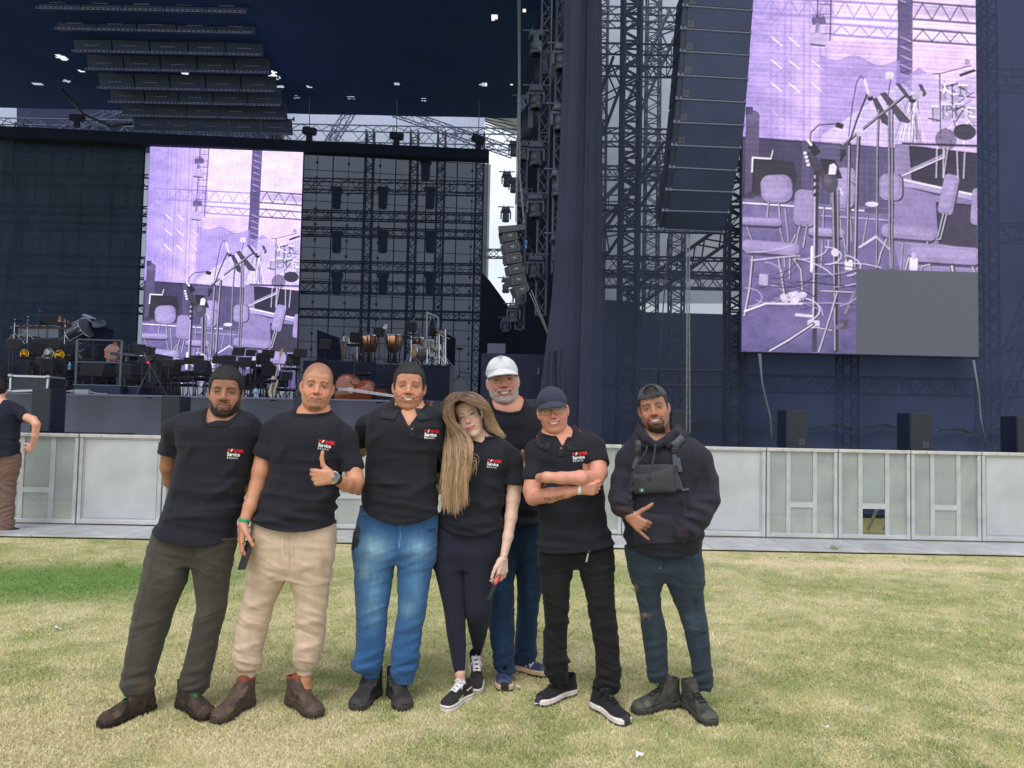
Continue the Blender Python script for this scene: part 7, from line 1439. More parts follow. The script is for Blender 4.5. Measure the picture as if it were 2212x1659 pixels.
for c_,cx,cy,vx,vy,r in((P3,345,236,352,325,.074),(P6,322,364,338,408,.072)):
 C=px(c_['z'],cx,cy,c_['Y'])+np.array([0,.0,0]);polo_collar(c_['root'],C,r,c_['bvh'],(38,42,46),tiltx=.004 if c_ is P3 else .006)
 vstrip(c_,vx,vy+2,vy+46,13,'placket',M_PLK)
 f=sticker(c_['bvh'],c_['z'](vx,vy+13),c_['Y'],np.array([1.,0,0]),np.array([0,0,1.]),.006);p=np.array(f(0,0));MB().lathe(p,[(.0001,.001),(.0055,.0012),(.0058,0),(.0058,-.002)],12,(0,-1,0)).build('button',mat('button',tuple(lin((120,120,130))),.3),c_['shirt'])
H=P4['H'];Y4=P4['Y']
H.k['hline']=.070;hb=H.hair(.012,amp=.001,side=.9);
def spl(pts,t):
 pts=np.array(pts);n=len(pts)-1;u=np.clip(np.asarray(t)*n,0,n-1e-6);i=u.astype(int);f=(u-i)[:,None]
 g=lambda k:pts[np.clip(k,0,n)];p0,p1,p2,p3=g(i-1),g(i),g(i+1),g(i+2)
 return .5*((2*p1)+(-p0+p2)*f+(2*p0-5*p1+4*p2-p3)*f*f+(-p0+3*p1-3*p2+p3)*f**3)
def strands(name,guides,count,Yb,seed,r0=.0019,spread=.012,curl=.006,tips=True,frizz=.0):
 """guides: list over a of [(x, y, dY)...]; strands blend between neighbouring guides"""
 R=np.random.default_rng(seed);V=[];Q=[];C=[];n0=0;G=np.array(guides,float);K=4;N=26
 for k in range(count):
  a=R.uniform(0,len(G)-1-1e-6);i=int(a);fr=a-i;cp=G[i]*(1-fr)+G[i+1]*fr
  t=np.linspace(0,1,N);lenk=R.uniform(.80,1.03)if tips else R.uniform(.86,1.02);q=spl(cp,t*min(1,lenk))
  P=np.array([pt(*zW(x,y),Yb+d)for x,y,d in q]);ph=R.uniform(0,6.28,3);am=R.normal(0,1,3)*spread
  w=np.clip(t*3,0,1)[:,None];P=P+am*w*(.45+.55*t[:,None])+curl*w*np.stack([np.sin(t*R.uniform(5,10)+ph[0]),np.sin(t*6+ph[1])*.5,0*t],1)+frizz*np.stack([np.sin(t*17+ph[0]),np.sin(t*13+ph[1]),np.sin(t*15+ph[2])],1)*w
  r=r0*R.uniform(.7,1.3)*(1-.75*t**3)*np.clip(.5+t*4,0,1)
  d=np.gradient(P,axis=0);d /= np.linalg.norm(d,axis=1)[:,None];x=np.cross(d,[0,1,.1]);x /= np.linalg.norm(x,axis=1)[:,None]+1e-9;yv=np.cross(d,x)
  for s_ in range(K):
   th=2*math.pi*s_/K;V.append(P+r[:,None]*(1.35*math.cos(th)*x+.75*math.sin(th)*yv))
  idx=np.arange(N-1)
  for s_ in range(K):
   a_,b_=n0+s_*N,n0+((s_+1)%K)*N;Q.append(np.stack([a_+idx,a_+idx+1,b_+idx+1,b_+idx],1))
  hl=R.uniform(.62,1.35);m=np.clip((t-.12)/.75,0,1)[:,None]*R.uniform(.75,1.15);m=np.clip(m,0,1);cc=(lin((112,88,74))*(1-m)+lin((226,190,152))*m)*hl
  if R.random()<.22:cc=cc*.62
  C +=[cc]*K;n0 += K*N
 o=link(name,np_mesh(name,np.concatenate(V),np.concatenate(Q),np.concatenate(C)),M_STRAND,P4['root']);return o
base=hb
gl=[[(305,180,-.03),(190,200,-.06),(110,290,-.05),(108,450,-.03),(125,640,-.03),(112,860,-.09),(95,1100,-.13),(78,1300,-.14),(62,1480,-.14)],
      [(290,195,-.07),(195,218,-.11),(128,320,-.11),(138,480,-.09),(165,680,-.09),(165,900,-.14),(150,1120,-.155),(135,1330,-.15),(130,1530,-.15)],
      [(272,220,-.11),(208,248,-.15),(158,345,-.16),(168,500,-.14),(215,700,-.12),(235,900,-.16),(220,1120,-.165),(200,1340,-.16),(215,1560,-.155)],
      [(255,250,-.15),(180,288,-.17),(132,370,-.17),(138,500,-.15),(260,690,-.13),(300,880,-.16),(290,1100,-.165),(270,1300,-.16),(290,1470,-.155)],
      [(242,276,-.175),(182,306,-.18),(146,366,-.18),(146,480,-.16),(330,680,-.12),(380,820,-.15),(345,1010,-.165),(310,1200,-.16),(318,1400,-.155)]]
gr=[[(305,180,-.03),(390,182,-.08),(480,228,-.08),(560,315,-.06),(610,430,-.03),(650,520,.0),(690,590,.02),(735,650,.03),(775,700,.04)],
      [(290,195,-.07),(370,200,-.12),(460,250,-.12),(540,335,-.10),(585,430,-.06),(615,520,-.03),(650,590,-.01),(690,640,.0),(740,690,.01)],
      [(270,225,-.11),(345,235,-.16),(430,278,-.165),(510,345,-.14),(558,405,-.10),(575,480,-.07),(590,550,-.05),(625,605,-.03),(680,650,-.02)],
      [(248,275,-.17),(310,284,-.19),(390,308,-.195),(470,340,-.175),(530,375,-.14),(556,420,-.10),(562,490,-.07),(575,560,-.05),(610,610,-.04)]]
gb=[[(270,184,-.01),(150,225,-.0),(90,400,.03),(120,600,.02),(180,800,-.02),(200,950,-.08),(190,1150,-.12),(170,1300,-.13),(170,1450,-.135)],
      [(300,185,-.0),(300,250,.06),(330,400,.06),(340,560,.04),(330,700,.0),(320,860,-.09),(280,1060,-.13),(250,1250,-.135),(240,1430,-.135)],
      [(330,185,-.0),(430,260,.04),(500,380,.05),(430,560,.05),(400,700,.01),(370,850,-.09),(320,1050,-.13),(280,1230,-.135),(260,1400,-.135)]]
strands('hair',gb,260,Y4,3,r0=.0026,spread=.010);strands('hair',gl,1150,Y4,1,r0=.00105,spread=.011,curl=.008);strands('hair',gr,620,Y4,2,r0=.00105,spread=.007,curl=.004)
strands('hair',[[(300,800,-.13),(330,930,-.17),(430,905,-.18),(450,980,-.17),(420,1080,-.16)],[(280,880,-.15),(340,960,-.17),(410,930,-.18),(440,1010,-.17),(410,1100,-.16)]],10,Y4,5,r0=.0008,spread=.02,frizz=.002)
strands('hair',[[(560,420,-.04),(610,500,-.02),(650,540,-.02),(690,550,-.02),(735,548,-.02)],[(120,700,-.1),(50,800,-.1),(40,900,-.1),(60,980,-.1),(110,1030,-.12)]],16,Y4,6,r0=.0007,spread=.012,frizz=.002)
M_SILV=mat('silver',(.78,.78,.77),.28,1,var=.15,vscale=300)
def ring_around(name,A,B,r,th,m,parent,n=22,flat=1.0,k=6,off=(0,0,0)):
 """band round a limb: A centre, B direction"""
 d=unit(B);t=np.array([0,0,1.])if abs(d[2])<.9 else np.array([1.,0,0]);x=unit(np.cross(d,t));y=np.cross(d,x)
 return MB().tube([A+r*(math.cos(2*math.pi*i/n)*x+flat*math.sin(2*math.pi*i/n)*y)for i in range(n)],th,k,True).build(name,m,parent)
def necklace(c,cx,cy,rx,drop,m,link_=.0036):
 C=px(c['z'],cx,cy,c['Y']);mb=MB();n=60;bb=BVHTree.FromPolygons([tuple(v.co+c['root'].location)for v in c['body'].data.vertices],[tuple(p.vertices)for p in c['body'].data.polygons]);P=[]
 for i in range(n):
  th=2*math.pi*i/n;d_=Vector((math.sin(th),math.cos(th),0));zc_=C[2]+drop*math.cos(th)-.012;o_=Vector((C[0],C[1]+.005,zc_));h_=bb.ray_cast(o_+d_*.25,-d_)
  P.append(np.array(h_[0]+d_*.002)if h_[0]is not None else np.array(o_+d_*rx))
 P=np.array(P)
 for k_ in range(2):P=(np.roll(P,1,0)+2*P+np.roll(P,-1,0))/4
 for i in range(n):mb.bar(P[i],P[(i+1)%n],link_*(.75 if i%2 else 1),6)
 return mb.build('necklace',m,c['root'])
necklace(P2,972,272,.074,.030,M_SILV)
W=P2['arms'][1]['W'];wd=unit(W-CH(zP,P2['Y'],[(1105,575,-.16,1)])[0][0])
wat=MB().lathe(W-wd*.020+np.array([0,0,0]),[(.0285,-.012),(.0300,-.010),(.0300,.010),(.0285,.012)],18,wd).build('wristwatch',mat('watch_strap',tuple(lin((70,70,72))),.35,.6),P2['root'])
fc=W-wd*.020+np.array([.006,-.031,.010]);fn_=unit((.15,-1,.35))
MB().lathe(fc,[(.0205,-.004),(.0215,0),(.0215,.006),(.0185,.0085)],20,fn_).build('watch_case',M_STEEL,wat)
MB().lathe(fc+fn_*.0075,[(.0183,0),(.0001,.0005)],20,fn_).build('watch_face',mat('watch_face',tuple(lin((88,92,96))),.25),wat)
mb=MB();wb=W+wd*.004;x_=unit(np.cross(wd,(0,1,0)));y_=np.cross(wd,x_)
for i in range(26):
 a0=2*math.pi*i/26;a1=a0+.26;mb.bar(wb+.0285*(math.cos(a0)*x_+math.sin(a0)*y_)+wd*.002*(-1)**i,wb+.0285*(math.cos(a1)*x_+math.sin(a1)*y_)-wd*.002*(-1)**i,.0036,5)
mb.build('bracelet',M_SILV,P2['root'])
h2=P2['arms'][1];hp,tips,tt=hand_prims(W,(-1,-.25,.02),(.04,-.05,1),(.1,.95,0),[(72,92,62),(76,94,62),(78,94,62),(80,94,60)],[(-.62,-.05,.72),(-.22,-.04,1),(.10,.02,1)],splay=1)
fp=[p for p in hp if p[4]=='f'];a_,b_=fp[6][0],fp[6][1];ring_around('ring',a_+(b_-a_)*.45,b_-a_,.0112,.0022,M_GOLD,P2['root'],16)
W=P2['arms'][0]['W'];wd=unit(W-CH(zP,P2['Y'],[(692,670,-.08,1)])[0][0]);o=MB().lathe(W-wd*.012,[(.0265,-.009),(.0275,-.008),(.0275,.008),(.0265,.009)],18,wd).build('wristband',mat('green_band',tuple(lin((30,150,96))),.5),P2['root'])
W=P6['arms'][0]['W'];MB().lathe(W-np.array([.004,0,0]),[(.0245,-.008),(.0258,-.008),(.0258,.008),(.0245,.008)],18,(1,0,0)).build('wristband',mat('white_band',tuple(lin((222,224,226))),.5),P6['root'])
MB().lathe(W+np.array([-.004,0,.006]),[(.0240,-.0078),(.0272,-.0076),(.0272,.0076),(.0240,.0078)],18,(1,-.1,0)).build('wristband_clip',mat('green_band'),P6['root'])if False else None
q=CH(zR,P6['Y'],[(282,545,-.272,22)])[0];ring_around('bracelet',q[0],(1,.0,.0),q[1]+.003,.0016,mat('pale_gold',tuple(lin((226,200,160))),.35,.6),P6['root'],22)
W=P4['arms'][0]['W'];ring_around('bracelet',W+np.array([0,0,.012]),(-.05,-.1,-1),.0205,.0013,M_SILV,P4['root'])
H6=P6['H'];gl_=MB();RIM=mat('glasses_rim',tuple(lin((104,90,92))),.35,.7)
for sg in(-1,1):
 pts=[]
 for i in range(20):
  a=2*math.pi*i/20;ca,sa=math.cos(a),math.sin(a);x=sg*.0330+.0235*np.sign(ca)*abs(ca)**.75;z_=-.0035+.0145*np.sign(sa)*abs(sa)**.8-.002*sg*ca;pts.append(H6.W((x,.104-(abs(x)/.07)**2*.016,z_)))
 gl_.tube(pts,.0011,6,True);gl_.tube([H6.W((sg*.0565,.0935,.004)),H6.W((sg*.070,.080,.006)),H6.W((sg*.0775,.030,.004)),H6.W((sg*.0785,-.004,.002))],.0018,6)
 lens=MB().poly(pts).build('lens',None,None)
 lens.data.materials.clear();lm=MATS.get('lens')or mat('lens',(.80,.86,.70),.05,spec=.6);b=lm.node_tree.nodes['Principled BSDF'];b.inputs['Transmission Weight'].default_value=0;b.inputs['Alpha'].default_value=.30;b.inputs['Base Color'].default_value=(.42,.46,.30,1);lens.data.materials.append(lm)
 P6.setdefault('lenses',[]).append(lens)
gl_.tube([H6.W((-.0105,.106,.003)),H6.W((0,.1105,.006)),H6.W((.0105,.106,.003))],.0012,6)
g_o=gl_.build('glasses',RIM,P6['root'])
for l in P6['lenses']:
 l.parent=g_o;l.data.transform(Matrix.Translation(-P6['root'].location))
bt=BVHTree.FromPolygons([tuple(v.co+P6['root'].location)for v in P6['body'].data.vertices],[tuple(p.vertices)for p in P6['body'].data.polygons])
a=math.radians(13);f=sticker(bt,zR(262,652),P6['Y'],np.array([math.cos(a),0,math.sin(a)]),np.array([-math.sin(a),0,math.cos(a)]),.0008)
text_mesh('tattoo','Mariana',.034,f,mat('tattoo_ink',tuple(lin((96,62,58))),.6),P6['root'],shear=.5)
H5=P5['H'];capo=[o for o in P5['root'].children if o.name.startswith('cap')][0];bc=bvh_of(capo)
cp=H5.W((0,.07,.098));cu_,cv_=proj(cp);f=sticker(bc,(cu_-8,cv_-2),H5.O[1],unit(H5.R[:,0]*[1,0,1]),unit(H5.R[:,2]*[1,0,1]),.0012)
text_mesh('cap_letters','NY',.024,f,mat('cap_print',tuple(lin((168,170,178))),.7),capo,bold=.0006,sp=.8)
b5=BVHTree.FromPolygons([tuple(v.co+P5['root'].location)for v in P5['body'].data.vertices],[tuple(p.vertices)for p in P5['body'].data.polygons]);NKC=px(zQ,760,232,P5['Y']);ly=MB();pr=[]
for i in range(31):
 th=math.radians(-165+330*i/30);c_,s_=math.cos(th),math.sin(th);fr=float(sst(.1,1,np.array((-c_+1)/2)));d_=np.array([s_,c_,0])
 rr_l=.088-.010*fr;q_=NKC+d_*np.array([rr_l,rr_l*.9,0]);hh_=b5.ray_cast(Vector((q_[0],q_[1],NKC[2]+.11*(1-fr)+.004)),Vector((0,0,-1)));zz_=hh_[0].z if hh_[0]is not None else NKC[2]-.05
 p=np.array([q_[0],q_[1],zz_+.004]);pr.append((p-d_*.009+[0,0,.006],p+d_*.009))
for a_,b_ in zip(pr[:-1],pr[1:]):ly.quad(a_[0],b_[0],b_[1],a_[1])
lo_=ly.build('lanyard',mat('lanyard',tuple(lin((232,52,66))),.55),P5['root'],smooth=True);md=lo_.modifiers.new('t','SOLIDIFY');md.thickness=.002
pa=MB()
for i in range(0,30,1):
 if i%3:a_,b_=pr[i],pr[i+1];o_=np.array([0,-.0022,0]);g_=lambda q,t:q[0]*(1-t)+q[1]*t+o_;pa.quad(g_(a_,.25),g_(b_,.25),g_(b_,.42),g_(a_,.42));pa.quad(g_(a_,.58),g_(b_,.58),g_(b_,.72),g_(a_,.72))
pa.build('lanyard_print',mat('lanyard_print',tuple(lin((246,170,176))),.55),lo_)
nb=[o for o in P5['root'].children if o.name.startswith('shoe')][1];bs=bvh_of(nb)
f=sticker(bs,zQ(836,1356),P5['Y']+.1,np.array([math.cos(.25),0,-math.sin(.25)]),np.array([math.sin(.25),0,math.cos(.25)]),.0015);text_mesh('shoe_letter','N',.052,f,mat('white_print'),nb,shear=.25,bold=.0015);text_mesh('shoe_letter','N',.052,lambda x,y:(lambda q:(q[0],q[1]-.0008,q[2]))(f(x,y)),mat('navy_print',tuple(lin((52,60,96))),.8),nb,shear=.25,bold=-.0018)
for i_,(gx,gy)in enumerate(((147,1492),(452,1470))):
 sh_=[o for o in P1['root'].children if o.name.startswith('shoe')][i_];b_=bvh_of(sh_);f=sticker(b_,zP(gx,gy),3.85,np.array([1.,0,.0]),np.array([.1,0,1.]),.002)
 mb=MB()
 for i in range(3):
  for j in range(3):mb.quad(*[f(.0075*(i+a),-.0075*(j+b))for a,b in((0,0),(0,1),(1,1),(1,0))])
 mb.build('boot_tag',mat('green_tag',tuple(lin((44,112,76))),.6),sh_)
def slab(name,c,ex,ey,ez,hx,hy,hz,m,bev=.003,label=None,cat=None):
 R=np.stack([unit(ex),unit(ey),unit(ez)],1);e=empty(name,c,label,cat);MB().box(c,(2*hx,2*hy,2*hz),R,bev).build('case',m,e);return e,R
c0=px(zP,676,878,P2['Y']-.15);e,R=slab('phone',c0,(.75,-.6,.15),(.55,.8,0),(.25,.1,1),.034,.0042,.074,M_PLAST,.004,'dark phone held low beside sand trousers by the thumbs-up man','phone')
for dz in(.052,.030):MB().lathe(c0+R@np.array([-.014,-.0045,dz]),[(.0085,0),(.0085,.002),(.0001,.0022)],14,-R[:,1]).build('camera_lens',mat('lens_glass',(.01,.012,.018),.1),e)
c0=px(zQ,703,1020,P4['Y']-.12);e,R=slab('phone',c0,(.85,-.5,.35),(.5,.85,0),(.40,-.05,1),.016,.005,.072,M_PLAST,.004,'dark phone with pink sticker dangling from the blonde woman\'s fingers','phone')
MB().box(c0+R@np.array([.004,-.0065,.045]),(.022,.002,.05),R,.001).build('sticker',mat('pink_sticker',tuple(lin((226,74,120))),.5),e);MB().box(c0+R@np.array([-.004,-.008,.048]),(.010,.002,.022),R,.001).build('sticker',mat('yellow_sticker',tuple(lin((236,190,60))),.5),e)
c0=px(zQ,118,800,P3['Y']-.06);e=empty('two_way_radio',c0,'black two-way radio with long antenna clipped to blue jeans','radio');R=np.array(Matrix.Rotation(math.radians(6),3,'Y'))
MB().box(c0,(.030,.040,.095),R,.004).build('radio_body',M_PLAST,e);MB().bar(c0+R@np.array([.016,0,.045]),c0+R@np.array([.019,0,.185]),.0055,8,.0045).build('antenna',M_PLAST,e)
MB().lathe(c0+R@np.array([.002,-.004,.047]),[(.006,0),(.006,.012),(.0001,.013)],10).build('knob',M_PLAST,e);MB().box(c0+R@np.array([-.018,-.002,-.02]),(.010,.030,.10),R,.003).build('belt_clip',M_PLAST,e)
for k in range(5):MB().box(c0+R@np.array([0,-.0205,-.010-.008*k]),(.020,.002,.003),R).build('grille_slot',mat('slot',(.004,.004,.005),.8),e)
c0=px(zR,456,862,P6['Y']-.125);e=empty('key_fob',c0,'black car key fob with metal blade hanging at the folded-arms man\'s waist','key');MB().box(c0,(.024,.010,.022),None,.004).build('fob',M_PLAST,e);MB().box(c0+np.array([-.006,0,-.034]),(.009,.003,.046),np.array(Matrix.Rotation(math.radians(12),3,'Y')),.001).build('blade',M_STEEL,e);MB().box(c0+np.array([.004,-.0055,.002]),(.006,.001,.008)).build('fob_button',M_STEEL,e)
M_CLOTHP=mat('pocket_cloth',tuple(lin((37,36,47))),.88,sheen=.04,var=.12,vscale=20,bump=.3,bscale=400)
c7,Y7=P7,P7['Y'];b7=bvh_of(P7['shirt']);M_BAG=mat('bag_nylon',tuple(lin((58,60,66))),.7,bump=.35,bscale=240,var=.12,vscale=20);M_BAG2=mat('bag_strap',tuple(lin((80,84,94))),.8,bump=.5,bscale=300)
e=empty('chest_bag',px(zR,740,590,Y7-.2),'black nylon chest bag with zip pockets strapped over the dark hoodie','bag')
def patchsheet(poly,n,off,th,name,m,par,bv=b7,Y=Y7,z=zR,sub=1):
 """poly: 4 corners (tl,tr,br,bl) laid on the garment"""
 tl,tr,br,bl=[np.array(p,float)for p in poly];mb=MB();nx,ny=n;G={}
 for j in range(ny+1):
  for i in range(nx+1):
   u,v=i/nx,j/ny;p=(tl*(1-u)+tr*u)*(1-v)+(bl*(1-u)+br*u)*v;q=sticker(bv,z(*p),Y,np.array([1.,0,0]),np.array([0,0,1.]),off(u,v)if callable(off)else off)(0,0);G[i,j]=q
 for j in range(ny):
  for i in range(nx):mb.quad(G[i,j],G[i,j+1],G[i+1,j+1],G[i+1,j])
 bm_=mb;me_v=bm_.v;o=mb.build(name,m,par,smooth=True)
 b=bmesh.new();b.from_mesh(o.data);bmesh.ops.remove_doubles(b,verts=b.verts,dist=1e-5);b.to_mesh(o.data);b.free()
 md=o.modifiers.new('t','SOLIDIFY');md.thickness=th;md.offset=1;return o
patchsheet([(655,495),(830,500),(855,600),(640,605)],(12,8),lambda u,v:.004,.006,'back_panel',M_BAG,e)
pouch=patchsheet([(640,530),(822,488),(832,612),(652,620)],(16,10),lambda u,v:.008+.020*(1-abs(2*u-1)**4)*(1-abs(2*v-1)**4),.004,'pouch',M_BAG,e)
patchsheet([(668,492),(800,488),(808,524),(655,535)],(10,5),lambda u,v:.010+.012*(1-abs(2*u-1)**4),.004,'top_pocket',M_BAG,e)
def strip(pts,w,off,name,m,par,th=.003,bv=b7,Y=Y7,z=zR,n=6):
 P=spl([(x,y,0)for x,y in pts],np.linspace(0,1,n*(len(pts)-1)+1));s_=.5027*Y/FPX;mb=MB();G=[]
 for i,p in enumerate(P):
  d=P[min(i+1,len(P)-1)]-P[max(i-1,0)];nrm=np.array([-d[1],d[0]])/np.hypot(d[0],d[1]);o_=off(i/(len(P)-1))if callable(off)else off;ww=w if not callable(w)else w(i/(len(P)-1))
  G.append([sticker(bv,z(p[0]+nrm[0]*ww*k,p[1]+nrm[1]*ww*k),Y,np.array([1.,0,0]),np.array([0,0,1.]),o_)(0,0)for k in(-1,0,1)])
 for a_,b_ in zip(G[:-1],G[1:]):
  for k in(0,1):mb.quad(a_[k],a_[k+1],b_[k+1],b_[k])
 o=mb.build(name,m,par,smooth=True);b=bmesh.new();b.from_mesh(o.data);bmesh.ops.remove_doubles(b,verts=b.verts,dist=1e-5);b.to_mesh(o.data);b.free();md=o.modifiers.new('t','SOLIDIFY');md.thickness=th;return o
for pts,w in(([(862,372),(842,392),(826,412)],17),([(662,388),(664,405),(668,428)],15)):strip(pts,w,.009,'shoulder_pad',M_BAG2,e,.006)
for pts,w in(([(826,412),(826,450),(830,500)],10),([(668,428),(664,460),(648,510)],9),([(838,462),(846,500),(850,522)],10),([(830,520),(850,570),(858,598),(888,596)],5),([(645,600),(632,605)],5)):strip(pts,w,.008,'strap',M_BAG2,e)
for x,y in((826,432),(668,440)):
 q=sticker(b7,zR(x,y),Y7,np.array([1.,0,0]),np.array([0,0,1.]),.018)(0,0);bk=MB().box(q,(.034,.007,.028),None,.003).build('buckle',M_PLAST,e)
 for k in(-1,1):MB().box(np.array(q)+[0,-.004,k*.006],(.026,.003,.003)).build('buckle_bar',mat('slot'),bk)
bp_=bvh_of(pouch)
for y0,y1 in((548,540),(556,548),(536,529)):
 strip([(646,y0),(740,(y0+y1)/2+4),(815,y1)],1.3,.003,'zip',mat('zip',(.012,.012,.015),.5),pouch,.0015,bv=b7 if False else BVHTree.FromPolygons([tuple(np.array(v.co)+np.array(e.location))for v in pouch.data.vertices],[tuple(p.vertices)for p in pouch.data.polygons]))
q=px(zR,684,602,Y7-.26);MB().box(q,(.024,.004,.020),None,.002).build('badge',mat('green_badge',tuple(lin((40,92,84))),.4),e);MB().box(q+np.array([0,-.003,.002]),(.007,.002,.009)).build('badge_chip',mat('chip',tuple(lin((190,200,180))),.4),e)
patchsheet([(642,694),(812,708),(874,826),(650,836)],(26,18),.004,.003,'kangaroo_pocket',M_CLOTHP,P7['shirt'])
for pts in([(708,408,-.175),(700,440,-.185),(672,475,-.19),(648,530,-.20),(636,590,-.20),(634,632,-.19)],[(742,404,-.175),(738,450,-.20),(728,500,-.235),(716,548,-.255)]):
 P=spl([px(zR,x,y,Y7+d)for x,y,d in pts],np.linspace(0,1,20));o=MB().tube(P,.0052,6).build('hood_cord',mat('cord',tuple(lin((50,50,60))),.9,bump=.5,bscale=500),P7['shirt'])
 MB().lathe(P[-1],[(.001,.008),(.009,.004),(.009,-.006),(.004,-.016),(.001,-.018)],8).build('cord_knot',mat('cord'),o)
mb=MB();R_=np.random.default_rng(4);bt7=bvh_of(P7['tr'])
for i in range(46):
 x=R_.uniform(658,722);y=1132+R_.uniform(-4,18);p=np.array(sticker(bt7,zR(x,y),Y7,np.array([1.,0,0]),np.array([0,0,1.]),.002)(0,0));q=p+np.array([R_.normal(0,.010),-.006-R_.random()*.01,-.012-R_.random()*.02]);mb.tube([p,(p+q)/2+R_.normal(0,.003,3),q],.0007,3)
for i in range(26):
 x=R_.uniform(640,672);y=1008+R_.uniform(-8,24);p=np.array(sticker(bt7,zR(x,y),Y7,np.array([1.,0,0]),np.array([0,0,1.]),.002)(0,0));q=p+np.array([R_.normal(0,.012),-.004,R_.normal(0,.01)]);mb.tube([p,q],.0007,3)
mb.build('frayed_threads',mat('threads',tuple(lin((84,98,110))),.9),P7['tr'])
M_PADC=mat('chair_fabric',(.014,.017,.028),.9,var=.15,vscale=20);M_FRM=mat('dark_frame',(.050,.054,.064),.35,.5);M_DESK=mat('desk_black',(.004,.006,.013),.6);M_PAPER=mat('sheet_music',(.62,.64,.74),.7)
def hz(u):return 909-.0203*(1106-u)
def autoY(u,v,dz):return dz*FPX/(hz(u)-v)
PR={}
def proto(key,fn):
 if key not in PR:PR[key]=[(nm,(lambda me:me)(_mk(m,nm,mt)),sub)for nm,m,mt,sub in fn()]
 return PR[key]
def _mk(m,nm,mt):
 me=bpy.data.meshes.new(nm);me.from_pydata(m.v,[],m.f);me.polygons.foreach_set('use_smooth',m.sm);me.materials.append(mt);return me
def place(key,fn,name,loc,rz,label,cat,group,sc=1):
 root=empty(name,loc,label,cat,group,rz);root.scale=(sc,)*3
 last=None
 for nm,me,sub in proto(key,fn):o=bpy.data.objects.new(nm,me);COL.objects.link(o);o.parent=last if(sub and last)else root;last=o if not sub else last
 return root
def chair_parts():
 s=MB();s.box((0,-.02,.45),(.44,.42,.06),None,.028);b=MB();b.box((0,.215,.72),(.40,.055,.30),np.array(Matrix.Rotation(-.12,3,'X')),.027);b.box((0,.215,.72),(.36,.05,.34),np.array(Matrix.Rotation(-.12,3,'X')),.025)
 out=[('seat',s,M_PADC,0),('backrest',b,M_PADC,0)]
 for sx in(-1,1):
  l=MB();l.tube([(sx*.17,-.20,.43),(sx*.20,-.22,.40),(sx*.22,-.24,0)],.011,6);out.append(('leg',l,M_FRM,0));l=MB();l.tube([(sx*.15,.16,.43),(sx*.19,.20,.38),(sx*.21,.25,0)],.011,6);out.append(('leg',l,M_FRM,0))
 f=MB();[f.tube([(sx*.12,.10,.42),(sx*.12,.20,.47),(sx*.12,.235,.62)],.010,6)for sx in(-1,1)];f.bar((-.17,-.20,.42),(.17,-.20,.42),.010,6);out.append(('back_frame',f,M_FRM,0));return out
GC='orchestra chairs on stage'
def chair(u,v,zf,rz,lab,Y=None):Y=Y or autoY(u,v,zf+.88-CAMH);p=pt(u,v,Y);return place('chair',chair_parts,'orchestra_chair',(p[0],Y,zf),rz,lab,'chair',GC,.98)
def stand(u,v,w,Y,zf,lab,rz=0,tilt=.35,paper=0,yaw=0,h=None):
 """desk top edge centre at (u, v), w = desk width in px"""
 p=pt(u,v,Y);W=w*Y/FPX;H=(h or w*.62)*Y/FPX;root=empty('music_stand',(p[0],Y,zf),lab,'music stand','music stands on stage');R=np.array(Matrix.Rotation(yaw,3,'Z')@Matrix.Rotation(rz,3,'Y')@Matrix.Rotation(-tilt,3,'X'));c=p-R@np.array([0,0,H/2])
 MB().box(c,(W,.016,H),R,.004).build('desk',M_DESK,root);MB().box(c+R@np.array([0,.0,H/2+.004]),(W*.96,.020,.008),R).build('desk_edge',mat('desk_edge',(.16,.18,.24),.5),root)
 q=c+np.array([0,-.01,0]);m=MB();m.bar((q[0],Y+.0,zf+.05),(q[0],Y+0,q[2]),.013,6);m.build('pole',M_FRM,root);m=MB()
 for a in(.3,2.4,4.5):m.bar((q[0],Y,zf+.22),(q[0]+.27*math.cos(a),Y+.27*math.sin(a),zf+.01),.009,5)
 m.build('tripod',M_FRM,root)
 if paper:MB().box(c+R@np.array([0,.014 if yaw else-.014,.02]),(W*.62,.003,H*.86),R).build('sheet_music',M_PAPER,root)
 return root
def mic(u0,v0,u1,v1,Y,zf,lab,u2=None,v2=None):
 """stand from floor at u0 up to (u0,v0), boom to (u1,v1)"""
 a=pt(u0,v0,Y);b=pt(u1,v1,Y-.1);root=empty('microphone_stand',(a[0],Y,zf),lab,'microphone stand','microphone stands on stage');m=MB();m.bar((a[0],Y,zf+.03),a,.011,6);m.build('pole',M_FRM,root);d=b-a;m=MB();m.bar(a-d*.25,b,.008,6);m.build('boom',M_FRM,root)
 m=MB();[m.bar((a[0],Y,zf+.20),(a[0]+.30*math.cos(t_),Y+.30*math.sin(t_),zf+.01),.008,5)for t_ in(.5,2.6,4.7)];m.build('tripod',M_FRM,root);dd=unit(d);MB().lathe(b,[(.001,-.06),(.018,-.055),(.020,.03),(.027,.04),(.030,.07),(.02,.10),(.001,.11)],10,dd*[1,1,-1]if dd[2]>0 else dd).build('microphone',M_FIX,root);return root
def riser(u0,u1,vt,Y,dep,lab,m=M_NAVY):wbox(u0,vt,u1,0,Y,dep,m,'riser',lab,'riser',ZS_-.01,'cloth-covered risers on stage')
riser(-260,300,792,23.2,3,'low riser under the horns at the left');riser(-260,268,745,26.4,4,'high riser under the percussion at the left');riser(655,812,780,24.6,3.5,'left half of the riser under the kettledrums');riser(812,972,788,24.0,4.5,'right half of the riser under the drum kit')
ZR1=Zv(800,780,24.6);ZR2=Zv(900,789,24.0);ZL1=Zv(20,792,23.2);ZL2=Zv(20,745,26.4)
